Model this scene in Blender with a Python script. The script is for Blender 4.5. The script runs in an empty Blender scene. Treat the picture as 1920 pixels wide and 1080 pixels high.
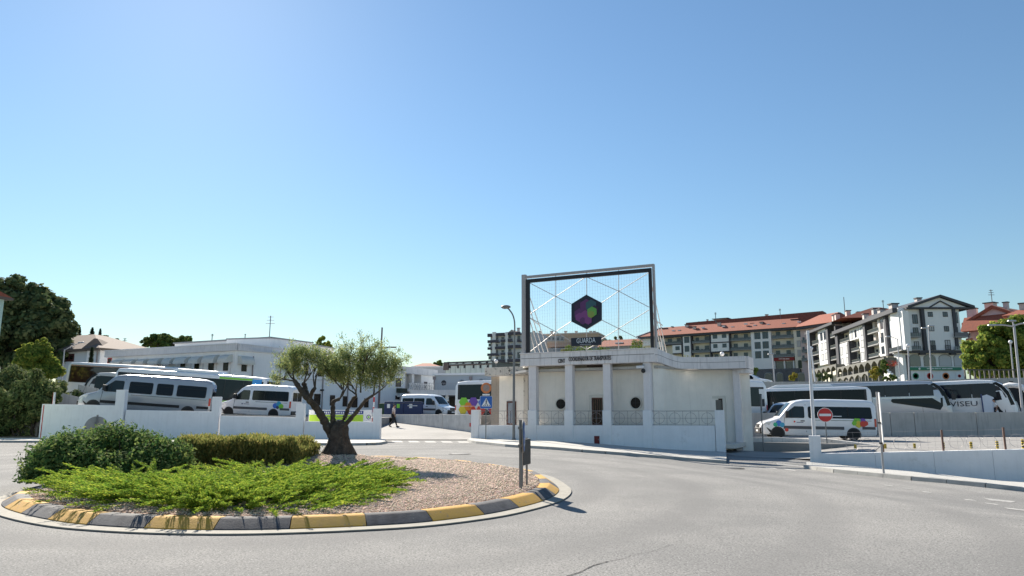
import bpy, math, random
import numpy as np
from mathutils import Vector, Matrix, Euler, noise
random.seed(7); RNG = np.random.default_rng(7)
SC = bpy.context.scene; COL = SC.collection
R = math.radians
# ---------------------------------------------------------------- camera, sky, sun, exposure
F, HOR, EYE = 1350.0, 776.0, 1.6
PITCH = math.atan((HOR-540)/F); CP, SP = math.cos(PITCH), math.sin(PITCH)
cam = bpy.data.cameras.new('camera'); cam.sensor_width = 36; cam.lens = 36*F/1920; cam.clip_end = 9000; cam.clip_start = .05
co = bpy.data.objects.new('camera', cam); COL.objects.link(co); co.location = (0, 0, EYE); co.rotation_euler = (math.pi/2+PITCH, 0, 0)
SC.camera = co
SHX, SHY = .68, -1.4                       # ground shadow of a 1 m upright
SUN_EL = math.atan(1/math.hypot(SHX, SHY))
w = bpy.data.worlds.new('World'); SC.world = w; w.use_nodes = True
nt = w.node_tree; sky = nt.nodes.new('ShaderNodeTexSky'); sky.sky_type = 'NISHITA'; sky.sun_disc = False
sky.sun_elevation = SUN_EL; sky.sun_rotation = math.atan2(-SHX, -SHY)
sky.altitude = 1000; sky.air_density = 1.6; sky.dust_density = .3; sky.ozone_density = 5
tn = nt.nodes.new('ShaderNodeMix'); tn.data_type = 'RGBA'; tn.blend_type = 'MULTIPLY'; tn.inputs[0].default_value = 1; tn.inputs[7].default_value = (.90, .975, 1.0, 1)
nt.links.new(sky.outputs[0], tn.inputs[6]); nt.links.new(tn.outputs[2], nt.nodes['Background'].inputs[0]); nt.nodes['Background'].inputs[1].default_value = .0505
sl = bpy.data.lights.new('sun', 'SUN'); sl.energy = 4.5; sl.angle = R(.5); sl.color = (1, .92, .80)
so = bpy.data.objects.new('sun', sl); COL.objects.link(so); so.location = (-20, 40, 40)
so.rotation_euler = Vector((SHX, SHY, -1)).to_track_quat('-Z', 'Y').to_euler()
SC.view_settings.view_transform = 'Standard'; SC.view_settings.look = 'None'; SC.view_settings.exposure = 1.28; SC.view_settings.gamma = 1
SC.cycles.max_bounces = 5; SC.cycles.diffuse_bounces = 3; SC.cycles.glossy_bounces = 3; SC.cycles.transmission_bounces = 4; SC.cycles.transparent_max_bounces = 8
# ---------------------------------------------------------------- pixel <-> place
def ray(px, py):
    a, b = (px-960)/F, -(py-540)/F
    return Vector((a, CP-b*SP, SP+b*CP))
CAM = Vector((0, 0, EYE))
def at(px, py, Y):
    d = ray(px, py); return CAM+d*(Y/d.y)
def ss(t): t = max(0., min(1., t)); return t*t*(3-2*t)
def g(x, y): return -.45*ss((x-1)/9)*ss((y-14+12*ss((x-4)/8))/18)-.55*ss((x-12.5)/7)*ss((46-y)/8)*ss((y-3)/10)
def onz(px, py, z):
    d = ray(px, py); return CAM+d*((z-EYE)/d.z)
def on(px, py, off=0.):
    d = ray(px, py); lo, hi = 3., 90.
    for k in range(400):                        # first crossing, then bisection
        hi = 3*1.01**k; p = CAM+d*hi
        if p.z < g(p.x, p.y)+off: break
        lo = hi
    for _ in range(30):
        m = (lo+hi)/2; p = CAM+d*m
        if p.z < g(p.x, p.y)+off: hi = m
        else: lo = m
    return CAM+d*hi
# ---------------------------------------------------------------- materials
MAT = {}
def mat(name, col, rough=.7, metal=0., noise_=0., scale=8., bump=0., bscale=60., spec=.5, col2=None, streak=0., stain=None, trans=0., coat=0., rnd=0., emit=0.):
    if name in MAT: return MAT[name]
    m = bpy.data.materials.new(name); m.use_nodes = True; n = m.node_tree; L = n.links.new
    b = n.nodes['Principled BSDF']; b.inputs['Roughness'].default_value = rough; b.inputs['Metallic'].default_value = metal
    b.inputs['Specular IOR Level'].default_value = spec
    if trans: b.inputs['Transmission Weight'].default_value = trans
    if coat: b.inputs['Coat Weight'].default_value = coat; b.inputs['Coat Roughness'].default_value = .08
    c = tuple(col)+(1,)
    b.inputs['Base Color'].default_value = c
    src = None
    tc = n.nodes.new('ShaderNodeTexCoord')
    def mix(a, bb, fac):
        x = n.nodes.new('ShaderNodeMix'); x.data_type = 'RGBA'
        for i, v in ((6, a), (7, bb)):
            if isinstance(v, tuple): x.inputs[i].default_value = v
            else: L(v, x.inputs[i])
        if isinstance(fac, float): x.inputs[0].default_value = fac
        else: L(fac, x.inputs[0])
        return x.outputs[2]
    def nz(sc_, det=4, vec=None, rough_=.6):
        t = n.nodes.new('ShaderNodeTexNoise'); t.inputs['Scale'].default_value = sc_; t.inputs['Detail'].default_value = det; t.inputs['Roughness'].default_value = rough_
        L(vec or tc.outputs['Object'], t.inputs['Vector']); return t.outputs[0]
    def ramp(v, lo, hi):
        t = n.nodes.new('ShaderNodeMapRange'); t.inputs[1].default_value = lo; t.inputs[2].default_value = hi; L(v, t.inputs[0]); return t.outputs[0]
    if noise_:
        c2 = tuple(col2)+(1,) if col2 else tuple(max(0, v*(1-noise_)) for v in col)+(1,)
        src = mix(c, c2, ramp(nz(scale), .35, .65))
    if streak:
        mp = n.nodes.new('ShaderNodeMapping'); mp.inputs['Scale'].default_value = (3.2, 3.2, .22); L(tc.outputs['Object'], mp.inputs[0])
        k = n.nodes.new('ShaderNodeMath'); k.operation = 'MULTIPLY'; k.inputs[1].default_value = streak
        L(ramp(nz(2.2, 6, mp.outputs[0]), .52, .72), k.inputs[0])
        src = mix(src or c, tuple(v*.38 for v in col)+(1,), k.outputs[0])
    if stain:                                  # (colour, low, high, scale)
        src = mix(src or c, tuple(stain[0])+(1,), ramp(nz(stain[3], 8, None, .72), stain[1], stain[2]))
    if rnd:
        oi = n.nodes.new('ShaderNodeNewGeometry'); hs = n.nodes.new('ShaderNodeHueSaturation')
        r1 = n.nodes.new('ShaderNodeMapRange'); r1.inputs[3].default_value = 1-rnd; r1.inputs[4].default_value = 1+rnd; L(oi.outputs['Random Per Island'], r1.inputs[0]); L(r1.outputs[0], hs.inputs['Value'])
        r2 = n.nodes.new('ShaderNodeMapRange'); r2.inputs[3].default_value = .5+.035*rnd/.3; r2.inputs[4].default_value = .5-.03*rnd/.3; L(oi.outputs['Random Per Island'], r2.inputs[0]); L(r2.outputs[0], hs.inputs['Hue'])
        if src: L(src, hs.inputs['Color'])
        else: hs.inputs['Color'].default_value = c
        src = hs.outputs[0]
    if src: L(src, b.inputs['Base Color'])
    if bump:
        bp = n.nodes.new('ShaderNodeBump'); bp.inputs['Strength'].default_value = bump; bp.inputs['Distance'].default_value = .02
        L(nz(bscale, 5), bp.inputs['Height']); L(bp.outputs[0], b.inputs['Normal'])
    MAT[name] = m; return m
def leafmat(name, col, rnd=.35, trans=.35, col2=None, scale=1.2):
    if name in MAT: return MAT[name]
    m = mat(name, col, .85, rnd=rnd, noise_=.35 if col2 is None else 1., col2=col2, scale=scale, spec=.06)
    n = m.node_tree; b = n.nodes['Principled BSDF']; out = n.nodes['Material Output']
    t = n.nodes.new('ShaderNodeBsdfTranslucent'); mx = n.nodes.new('ShaderNodeMixShader'); mx.inputs[0].default_value = trans
    s_ = b.inputs['Base Color'].links[0].from_socket; n.links.new(s_, t.inputs[0])
    n.links.new(b.outputs[0], mx.inputs[1]); n.links.new(t.outputs[0], mx.inputs[2]); n.links.new(mx.outputs[0], out.inputs[0])
    return m
def pmat(name, col, **k): return mat(name, col, rough=k.pop('rough', .3), coat=k.pop('coat', .6), **k)
mold = ((.13, .12, .11), .60, .70, 1.3)
white_wall = mat('white_wall', (.88, .87, .87), .85, noise_=.06, scale=1.5, bump=.2, bscale=30, streak=.11, stain=((.62, .60, .57), .58, .8, 1.4))
render_wall = mat('render_wall', (.90, .85, .77), .88, noise_=.08, scale=1.2, bump=.3, bscale=25, streak=.12, stain=((.5, .46, .4), .66, .8, .9))
fascia = mat('fascia', (.80, .76, .75), .85, noise_=.1, scale=2, streak=.55, bump=.2, stain=((.10, .10, .10), .68, .74, 3.))
mold_wall = mat('mold_wall', (.66, .61, .54), .88, noise_=.12, scale=2, streak=.35, bump=.3, stain=((.07, .065, .06), .56, .62, 3.4))
column_paint = mat('column_paint', (.78, .74, .74), .8, noise_=.06, scale=3, streak=.18)
station_wall = mat('station_wall', (.86, .85, .85), .85, noise_=.05, scale=1., streak=.14)
station_band = mat('station_band', (.70, .68, .69), .85, noise_=.10, scale=1.2, streak=.4)
rough_wall = mat('rough_wall', (.66, .64, .61), .9, noise_=.18, scale=1.6, streak=.4, bump=.4, bscale=20, stain=((.16, .15, .14), .6, .72, 2.2))
concrete = mat('concrete', (.46, .45, .43), .9, noise_=.14, scale=1.2, streak=.45, bump=.3, bscale=30)
kerb_conc = mat('kerb_concrete', (.42, .41, .38), .9, noise_=.2, scale=3, bump=.3)
apron_m = mat('apron_concrete', (.33, .31, .265), .92, noise_=.18, scale=5, bump=.3)
black_metal = mat('black_metal', (.012, .012, .018), .45)
grey_metal = mat('grey_metal', (.33, .33, .34), .5, metal=.3, noise_=.1)
galv = mat('galvanised_steel', (.20, .205, .21), .5, metal=.6, noise_=.15, scale=6)
white_metal = mat('white_metal', (.72, .72, .74), .45, noise_=.05)
rust = mat('rusty_steel', (.22, .13, .10), .8, noise_=.3, scale=20)
glass = mat('dark_glass', (.008, .009, .011), .12, spec=.3)
glass_b = mat('bus_glass', (.005, .006, .008), .1, spec=.25)
glass_l = mat('tinted_glass', (.016, .024, .027), .1, spec=.3)
glass_far = mat('far_glass', (.045, .055, .07), .12, spec=.8)
rubber = mat('rubber', (.015, .015, .015), .75)
tyre = mat('tyre', (.02, .02, .02), .85, bump=.2)
rim_m = mat('rim', (.42, .43, .44), .35, metal=.7)
plastic = mat('black_plastic', (.02, .02, .022), .55)
grey_plastic = mat('grey_plastic', (.09, .09, .095), .6)
van_white = pmat('van_white', (.84, .84, .85), noise_=.03, scale=2)
van_silver = pmat('van_silver', (.36, .38, .41), metal=.25, noise_=.04, scale=2)
bus_white = pmat('bus_white', (.84, .84, .84), noise_=.03, scale=2)
coach_silver = pmat('coach_silver', (.50, .52, .55), metal=.3)
lamp_red = mat('tail_red', (.5, .01, .01), .2, coat=.5)
lamp_clear = mat('headlight', (.55, .58, .6), .08, spec=.9)
red_p = mat('red_paint', (.55, .02, .02), .4)
white_p = mat('white_paint', (.78, .78, .78), .5)
blue_p = mat('blue_paint', (.012, .11, .42), .4)
orange_p = mat('orange_paint', (.62, .19, .06), .5)
yellow_p = mat('yellow_paint', (.75, .52, .03), .5)
navy = mat('navy_panel', (.006, .010, .028), .35)
lime_p = mat('lime_paint', (.25, .62, .05), .4)
brown_frame = mat('brown_frame', (.10, .03, .018), .6)
dark_brown = mat('dark_brown', (.04, .022, .018), .7)
roof_red = mat('roof_tiles', (.35, .10, .055), .85, noise_=.35, scale=3, col2=(.25, .08, .05), bump=.4, bscale=12, stain=((.5, .2, .11), .62, .75, 6.))
roof_old = mat('old_roof_tiles', (.20, .145, .115), .9, noise_=.4, scale=5, col2=(.17, .125, .105), bump=.4, bscale=14)
bark = mat('bark', (.085, .07, .055), .95, noise_=.5, scale=9, bump=1., bscale=22, stain=((.17, .15, .12), .56, .68, 7.))
bark2 = mat('plain_bark', (.09, .075, .06), .95, noise_=.3, scale=5, bump=.5)
# ---------------------------------------------------------------- mesh builder
class M:
    def __init__(s): s.v = []; s.f = []; s.m = []
    def quad(s, *p, m=0):
        b = len(s.v); s.v += [tuple(q) for q in p]; s.f.append(tuple(range(b, b+len(p)))); s.m.append(m); return s
    def box(s, x0, x1, y0, y1, z0, z1, m=0):
        return s.hexa([(x0, y0, z0), (x1, y0, z0), (x1, y1, z0), (x0, y1, z0), (x0, y0, z1), (x1, y0, z1), (x1, y1, z1), (x0, y1, z1)], m)
    def hexa(s, p, m=0):
        b = len(s.v); s.v += [tuple(q) for q in p]
        for q in ((3, 2, 1, 0), (4, 5, 6, 7), (0, 1, 5, 4), (1, 2, 6, 5), (2, 3, 7, 6), (3, 0, 4, 7)): s.f.append(tuple(b+i for i in q)); s.m.append(m)
        return s
    def prism(s, poly, a0, a1, axis='y', m=0):
        def P(u, v, a): return {'y': (u, a, v), 'x': (a, u, v), 'z': (u, v, a)}[axis]
        b = len(s.v); n = len(poly)
        s.v += [P(u, v, a0) for u, v in poly]+[P(u, v, a1) for u, v in poly]
        fs = [tuple(b+i for i in range(n)), tuple(b+n+i for i in reversed(range(n)))]
        fs += [(b+i, b+n+i, b+n+(i+1) % n, b+(i+1) % n) for i in range(n)]
        s.f += fs; s.m += [m]*len(fs); return s
    def tube(s, pts, r, n=6, m=0, cap=True):
        pts = [Vector(p) for p in pts]; rr = r if isinstance(r, (list, tuple)) else [r]*len(pts); b = len(s.v)
        up = Vector((.3, .2, 1)).normalized()
        for i, p in enumerate(pts):
            t = (pts[min(i+1, len(pts)-1)]-pts[max(i-1, 0)]).normalized()
            a = t.cross(up)
            if a.length < .1: a = t.cross(Vector((1, 0, 0)))
            a.normalize(); c = t.cross(a); up = (a.cross(t)).normalized() if False else up
            for k in range(n):
                th = 2*math.pi*k/n; s.v.append(tuple(p+a*math.cos(th)*rr[i]+c*math.sin(th)*rr[i]))
        for i in range(len(pts)-1):
            for k in range(n):
                s.f.append((b+i*n+k, b+i*n+(k+1) % n, b+(i+1)*n+(k+1) % n, b+(i+1)*n+k)); s.m.append(m)
        if cap:
            s.f.append(tuple(b+k for k in reversed(range(n)))); s.m.append(m)
            e = b+(len(pts)-1)*n; s.f.append(tuple(e+k for k in range(n))); s.m.append(m)
        return s
    def lathe(s, prof, n=16, c=(0, 0, 0), axis='z', m=0):     # prof: (r, h)
        b = len(s.v)
        for r, h in prof:
            for k in range(n):
                th = 2*math.pi*k/n; u, v = r*math.cos(th), r*math.sin(th)
                q = {'z': (u, v, h), 'y': (u, h, v), 'x': (h, u, v)}[axis]
                s.v.append((c[0]+q[0], c[1]+q[1], c[2]+q[2]))
        for i in range(len(prof)-1):
            for k in range(n): s.f.append((b+i*n+k, b+i*n+(k+1) % n, b+(i+1)*n+(k+1) % n, b+(i+1)*n+k)); s.m.append(m)
        s.f.append(tuple(b+k for k in reversed(range(n)))); s.m.append(m)
        e = b+(len(prof)-1)*n; s.f.append(tuple(e+k for k in range(n))); s.m.append(m)
        return s
    def ball(s, c, r, n=8, sq=(1, 1, 1), m=0):
        prof = [(max(1e-4, r*math.sin(math.pi*i/n)), -r*math.cos(math.pi*i/n)) for i in range(n+1)]
        b = len(s.v); s.lathe(prof, n+2, (0, 0, 0), 'z', m)
        for i in range(b, len(s.v)):
            v = s.v[i]; s.v[i] = (c[0]+v[0]*sq[0], c[1]+v[1]*sq[1], c[2]+v[2]*sq[2])
        return s
    def strip(s, pts, half, z0, z1, m=0):                     # wall of some thickness along a plan polyline; z may be lists
        n = len(pts); P = [Vector((p[0], p[1])) for p in pts]; Z0 = z0 if isinstance(z0, (list, tuple)) else [z0]*n; Z1 = z1 if isinstance(z1, (list, tuple)) else [z1]*n
        b = len(s.v)
        for i, p in enumerate(P):
            a = (P[i]-P[i-1]).normalized() if i else (P[1]-P[0]).normalized(); c = (P[i+1]-P[i]).normalized() if i < n-1 else a
            t = (a+c).normalized(); nn = Vector((-t.y, t.x))*half/max(.5, abs(t.dot(a)))
            for q, z in ((p-nn, Z0[i]), (p+nn, Z0[i]), (p+nn, Z1[i]), (p-nn, Z1[i])): s.v.append((q.x, q.y, z))
        for i in range(n-1):
            o = b+4*i
            for k in range(4): s.f.append((o+k, o+(k+1) % 4, o+4+(k+1) % 4, o+4+k)); s.m.append(m)
        s.f.append((b+3, b+2, b+1, b)); s.m.append(m); e = b+4*(n-1); s.f.append((e, e+1, e+2, e+3)); s.m.append(m)
        return s
    def grid(s, P, m=0):                                       # P[i][j] points
        b = len(s.v); ni, nj = len(P), len(P[0])
        for r in P: s.v += [tuple(q) for q in r]
        for i in range(ni-1):
            for j in range(nj-1): s.f.append((b+i*nj+j, b+i*nj+j+1, b+(i+1)*nj+j+1, b+(i+1)*nj+j)); s.m.append(m)
        return s
    def mesh(s, name, mats, smooth=None):
        me = bpy.data.meshes.new(name); me.from_pydata(s.v, [], s.f)
        for q in (mats if isinstance(mats, (list, tuple)) else [mats]): me.materials.append(q)
        me.polygons.foreach_set('material_index', s.m)
        if smooth: me.polygons.foreach_set('use_smooth', [True]*len(s.f)); me.set_sharp_from_angle(angle=R(smooth))
        me.update(); return me
def link(name, me, parent=None, loc=(0, 0, 0), rot=(0, 0, 0), scale=None):
    o = bpy.data.objects.new(name, me); COL.objects.link(o); o.parent = parent; o.location = loc; o.rotation_euler = rot
    if scale: o.scale = scale
    return o
def fixn(me):
    import bmesh
    b = bmesh.new(); b.from_mesh(me); bmesh.ops.recalc_face_normals(b, faces=b.faces); b.to_mesh(me); b.free()
def obj(name, mb, mats, parent=None, smooth=None, loc=(0, 0, 0), rot=(0, 0, 0), label=None, kind=None, bevel=0):
    me = mb.mesh(name, mats, None)
    if me.polygons and len(me.polygons) < 20000: fixn(me)
    if smooth: me.polygons.foreach_set('use_smooth', [True]*len(me.polygons)); me.set_sharp_from_angle(angle=R(smooth))
    o = link(name, me, parent, loc, rot)
    if label: o['label'] = label
    if kind: o['kind'] = kind
    if bevel:
        bm_ = o.modifiers.new('bevel', 'BEVEL'); bm_.width = bevel; bm_.segments = 2; bm_.limit_method = 'ANGLE'
    return o
def tag(o, label, cat, group=None):
    o['label'] = label; o['category'] = cat
    if group: o['group'] = group
    return o
def thing(name, label, cat, loc=(0, 0, 0), rz=0., group=None, rx=0., ry=0.):
    o = bpy.data.objects.new(name, None); COL.objects.link(o); o.location = loc; o.empty_display_size = .3
    o.rotation_euler = (rx, ry, rz); return tag(o, label, cat, group)
def struct(name, mb, mats, smooth=None): return obj(name, mb, mats, smooth=smooth, kind='structure')
def kids(o): return [c for c in bpy.data.objects if c.parent == o]
def dup(root, loc, rz=None, label=None, kidmap=None):
    km = kidmap
    def cp(o, par):
        c = o.copy(); COL.objects.link(c)
        if par: c.parent = par
        for k in km.get(o, []): cp(k, c)
        return c
    if km is None:
        km = {}
        for c in bpy.data.objects:
            if c.parent: km.setdefault(c.parent, []).append(c)
    r = cp(root, None); r.location = loc
    if rz is not None: r.rotation_euler.z = rz
    if label: r['label'] = label
    return r
_txt = {}
def text_mesh(txt, size, depth, m, name='lettering', cx=True, sx=1., bold=0.):
    k = (txt, size, m.name, sx)
    if k in _txt: return _txt[k]
    cu = bpy.data.curves.new('t', 'FONT'); cu.body = txt; cu.size = size; cu.extrude = depth; cu.offset = bold
    cu.align_x = 'CENTER' if cx else 'LEFT'; cu.align_y = 'CENTER'; cu.resolution_u = 2
    o = bpy.data.objects.new('t', cu); COL.objects.link(o)
    dg = bpy.context.evaluated_depsgraph_get(); me = bpy.data.meshes.new_from_object(o.evaluated_get(dg))
    bpy.data.objects.remove(o); me.name = name; me.materials.clear(); me.materials.append(m)
    me.transform(Matrix.Rotation(math.pi/2, 4, 'X')@Matrix.Diagonal((sx, 1, 1, 1)))    # upright, facing -Y
    _txt[k] = me; return me
class Fac:                                                       # a vertical facade between two seen corners
    def __init__(s, pa, Ya, pb, Yb, py=740.):
        s.a, s.b = at(pa, py, Ya), at(pb, py, Yb); d = s.b-s.a; s.L = math.hypot(d.x, d.y); s.rz = math.atan2(d.y, d.x)
        s.u_ = Vector((d.x/s.L, d.y/s.L, 0)); s.n = Vector((s.u_.y, -s.u_.x, 0)); s.o = Vector((s.a.x, s.a.y, 0))
    def uz(s, px, py, off=0.):
        d = ray(px, py); o = s.o+s.n*off; t = (o-CAM).dot(s.n)/d.dot(s.n); p = CAM+d*t
        return (p-o).dot(s.u_), p.z
    def rect(s, x0, y0, x1, y1, off=0.):
        ym, xm = (y0+y1)/2, (x0+x1)/2
        return s.uz(x0, ym, off)[0], s.uz(x1, ym, off)[0], s.uz(xm, y1, off)[1], s.uz(xm, y0, off)[1]
    def root(s, name, label, cat, group=None): return thing(name, label, cat, s.o, s.rz, group)
    def world(s, u, y, z): return s.o+s.u_*u-s.n*y+Vector((0, 0, z))      # local y points away from the viewer
_win = {}
def window(root, x0, x1, z0, z1, y=0., fm=None, gm=None, sill=False, mull=1, fw=.07, name='window', deep=.05):
    """frame proud of the wall plus a pane set into it; local -y faces out"""
    fm = fm or white_metal; gm = gm or glass_far; W, H = round(x1-x0, 1), round(z1-z0, 1); W = max(W, .3); H = max(H, .3)
    k = (W, H, fm.name, gm.name, mull, fw, sill, name)
    if k not in _win:
        a = M(); t = fw
        a.box(0, W, -deep, .02, 0, t); a.box(0, W, -deep, .02, H-t, H); a.box(0, t, -deep, .02, t, H-t); a.box(W-t, W, -deep, .02, t, H-t)
        for i in range(mull): xx = W*(i+1)/(mull+1); a.box(xx-t*.4, xx+t*.4, -deep*.8, .02, t, H-t)
        if sill: a.box(-.08, W+.08, -deep-.1, 0, -.07, -.003)
        p = M().box(t*.5, W-t*.5, -deep*.4, -.004, t*.5, H-t*.5)
        _win[k] = (a.mesh(name, fm), p.mesh('pane', gm))
    a, p = _win[k]; o = link(name, a, root, (x0, y, z0)); link('pane', p, o); return o
# vegetation ------------------------------------------------------------------
def quads_mesh(name, C, T, S, size, aspect, mats, fold=0.):
    """leaf quads: centres C, long axis T, side axis S (unit arrays)"""
    n = len(C); sz = size if hasattr(size, '__len__') else np.full(n, size); sz = np.asarray(sz)[:, None]
    a = T*sz*.5; b = S*sz*.5*aspect
    V = np.empty((n, 4, 3), np.float32); V[:, 0] = C-a; V[:, 1] = C+b; V[:, 2] = C+a; V[:, 3] = C-b
    me = bpy.data.meshes.new(name); me.vertices.add(4*n); me.vertices.foreach_set('co', V.ravel())
    me.loops.add(4*n); me.loops.foreach_set('vertex_index', np.arange(4*n, dtype=np.int32))
    me.polygons.add(n); me.polygons.foreach_set('loop_start', np.arange(0, 4*n, 4, dtype=np.int32)); me.polygons.foreach_set('loop_total', np.full(n, 4, np.int32))
    me.materials.append(mats); me.update(calc_edges=True); return me
def unit(a): return a/np.maximum(1e-6, np.linalg.norm(a, axis=1, keepdims=True))
def rdir(n): return unit(RNG.normal(size=(n, 3)))
def leaf_frames(n, up=.3):
    T = unit(rdir(n)+np.array([0, 0, up*.3])); S = unit(np.cross(T, rdir(n))); return T, S
def clumps(centres, radii, n, squash=.75, shell=.55):
    """points in clump volumes, denser toward the surface; centres in crown space"""
    centres = np.asarray(centres, float); radii = np.asarray(radii, float); w_ = radii**2; w_ /= w_.sum()
    k = RNG.choice(len(centres), n, p=w_); d = rdir(n); r = radii[k]*(shell+(1-shell)*RNG.random(n))**.7*(.85+.25*RNG.random(n))
    return centres[k]+d*r[:, None]*np.array([1, 1, squash]), d
def crown_mesh(blobs, n, leaf, mt, aspect=.6, nsub=60, subr=.28, squash=.85, name='crown'):
    """blobs: (x,y,z,rx,ry,rz); sub-clumps on each blob give an uneven outline"""
    cs, rs = [], []
    tot = sum((b[3]*b[5])+b[3]*b[4] for b in blobs)
    for b in blobs:
        m_ = max(6, int(nsub*((b[3]*b[5])+b[3]*b[4])/tot)); d = rdir(m_); q = .70+.30*RNG.random(m_)
        c = np.array(b[:3])+d*q[:, None]*np.array(b[3:6]); cs.append(c); rs.append((.6+.8*RNG.random(m_))*subr*(b[3]+b[5])/2)
    cs = np.vstack(cs); rs = np.concatenate(rs)
    P, d = clumps(cs, rs, n, squash, .5)
    T, S = leaf_frames(n); N = unit(d*.9+rdir(n)*.6+np.array([0, 0, .35])); T = unit(np.cross(N, rdir(n))); S = np.cross(N, T)
    return quads_mesh(name, P.astype(np.float32), T, S, leaf*(.6+.8*RNG.random(n)), aspect, mt)
def limb(mb, p0, p1, r0, r1, bend=.15, n=5, seg=6):
    p0, p1 = Vector(p0), Vector(p1); L = (p1-p0).length; pts = []
    off = Vector((random.uniform(-1, 1), random.uniform(-1, 1), random.uniform(-.3, .6)))*bend*L
    for i in range(seg+1):
        t = i/seg; pts.append(p0.lerp(p1, t)+off*math.sin(math.pi*t)+Vector((random.uniform(-1, 1), random.uniform(-1, 1), random.uniform(-1, 1)))*.012*L)
    mb.tube(pts, [r0+(r1-r0)*i/seg for i in range(seg+1)], n); return pts
def tree(name, label, cat, loc, blobs, leaf, n, mt, trunk_r=.2, nsub=60, subr=.28, group=None, aspect=.6, tilt=0, bk=None, squash=.85):
    t = thing(name, label, cat, loc, 0, group); tr = M(); zc = min(b[2]-b[5]*.5 for b in blobs); b0 = blobs[0]
    top = (b0[0], b0[1], max(.3, zc)); limb(tr, (0, 0, -.2), top, trunk_r, trunk_r*.6, .05, 8)
    for b in blobs:
        for _ in range(3): limb(tr, top, (b[0]+random.uniform(-.5, .5)*b[3], b[1]+random.uniform(-.5, .5)*b[4], b[2]+random.uniform(-.2, .5)*b[5]), trunk_r*.45, trunk_r*.08, .12, 5)
    obj('trunk', tr, bk or bark2, t, 60)
    link('crown', crown_mesh(blobs, n, leaf, mt, aspect, nsub, subr, squash), t); return t
# ================================================================ GROUND, ROAD, YARDS
import bpy
def terr(x, y):
    """far terrain: climbs to the right and behind"""
    base = g(x, y)
    k = ss((x-2)/20)*ss((y-74)/14); r = 1.2+.0455*min(max(y-12, 0), 520)
    l = ss((y-52)/30)*ss((-x-2)/10)*1.3+ss((y-95)/60)*2.0+ss((-x-40)/40)*ss((y-60)/60)*2.5
    m_ = base*(1-k)+k*r+(1-k)*l
    return m_-.35*ss((y-47)/1.)-.16
def axis(vals): 
    out = []
    for a, b, n in vals: out += list(np.linspace(a, b, n, endpoint=False))
    return out+[vals[-1][1]]
xs = axis([(-3500, -300, 8), (-300, -60, 16), (-60, 60, 60), (60, 300, 24), (300, 3500, 8)]); ys = axis([(-400, -20, 6), (-20, 60, 40), (60, 320, 60), (320, 6000, 10)])
earth = mat('dry_earth', (.20, .17, .12), .95, noise_=.35, scale=.15, col2=(.10, .12, .05), bump=.3, bscale=4)
struct('ground', M().grid([[(x, y, terr(x, y)) for x in xs] for y in ys]), earth, 60)
# asphalt
am = bpy.data.materials.new('asphalt'); am.use_nodes = True; n = am.node_tree; L = n.links.new; b = n.nodes['Principled BSDF']; tc = n.nodes.new('ShaderNodeTexCoord')
def _nz(sc_, det, scl=None, rough=.6):
    t = n.nodes.new('ShaderNodeTexNoise'); t.inputs['Scale'].default_value = sc_; t.inputs['Detail'].default_value = det; t.inputs['Roughness'].default_value = rough
    if scl:
        mp = n.nodes.new('ShaderNodeMapping'); mp.inputs['Scale'].default_value = scl; L(tc.outputs['Object'], mp.inputs[0]); L(mp.outputs[0], t.inputs[0])
    else: L(tc.outputs['Object'], t.inputs[0])
    return t.outputs[0]
def _mr(v, a, b_, c=0., d=1.):
    t = n.nodes.new('ShaderNodeMapRange'); L(v, t.inputs[0])
    for i, q in enumerate((a, b_, c, d)): t.inputs[i+1].default_value = q
    return t.outputs[0]
def _mx(a, b_, f):
    x = n.nodes.new('ShaderNodeMix'); x.data_type = 'RGBA'; L(f, x.inputs[0])
    for i, v in ((6, a), (7, b_)):
        if isinstance(v, tuple): x.inputs[i].default_value = v+(1,)
        else: L(v, x.inputs[i])
    return x.outputs[2]
c1 = _mx((.225, .222, .215), (.30, .292, .278), _mr(_nz(.22, 6), .42, .6))
c2 = _mx(c1, (.175, .173, .17), _mr(_nz(.9, 6, (1., .14, 1)), .5, .78, 0, .45))
c3 = _mx(c2, (.13, .13, .128), _mr(_nz(38, 2), .50, .60, 0, .9))
c4 = _mx(c3, (.5, .49, .47), _mr(_nz(52, 1), .66, .72, 0, .85))
# tyre-worn rings round the island
sx = n.nodes.new('ShaderNodeVectorMath'); sx.operation = 'DISTANCE'; mp = n.nodes.new('ShaderNodeMapping'); mp.inputs['Scale'].default_value = (1, .78, 0); L(tc.outputs['Object'], mp.inputs[0]); L(mp.outputs[0], sx.inputs[0]); sx.inputs[1].default_value = (-4.6, 13.9, 0)
sn = n.nodes.new('ShaderNodeMath'); sn.operation = 'SINE'; ml = n.nodes.new('ShaderNodeMath'); ml.operation = 'MULTIPLY'; ml.inputs[1].default_value = 3.1; L(sx.outputs['Value'], ml.inputs[0]); L(ml.outputs[0], sn.inputs[0])
c5 = _mx(c4, (.17, .168, .165), _mr(sn.outputs[0], .2, 1., 0, .42))
vo = n.nodes.new('ShaderNodeTexVoronoi'); vo.feature = 'DISTANCE_TO_EDGE'; vo.inputs['Scale'].default_value = .16; wv = n.nodes.new('ShaderNodeVectorMath'); wv.operation = 'ADD'; nn = n.nodes.new('ShaderNodeTexNoise'); nn.inputs['Scale'].default_value = .8; nn.inputs['Detail'].default_value = 6; L(tc.outputs['Object'], nn.inputs[0])
sc2 = n.nodes.new('ShaderNodeVectorMath'); sc2.operation = 'SCALE'; sc2.inputs['Scale'].default_value = 2.2; L(nn.outputs[1], sc2.inputs[0]); L(tc.outputs['Object'], wv.inputs[0]); L(sc2.outputs[0], wv.inputs[1]); L(wv.outputs[0], vo.inputs['Vector'])
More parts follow.
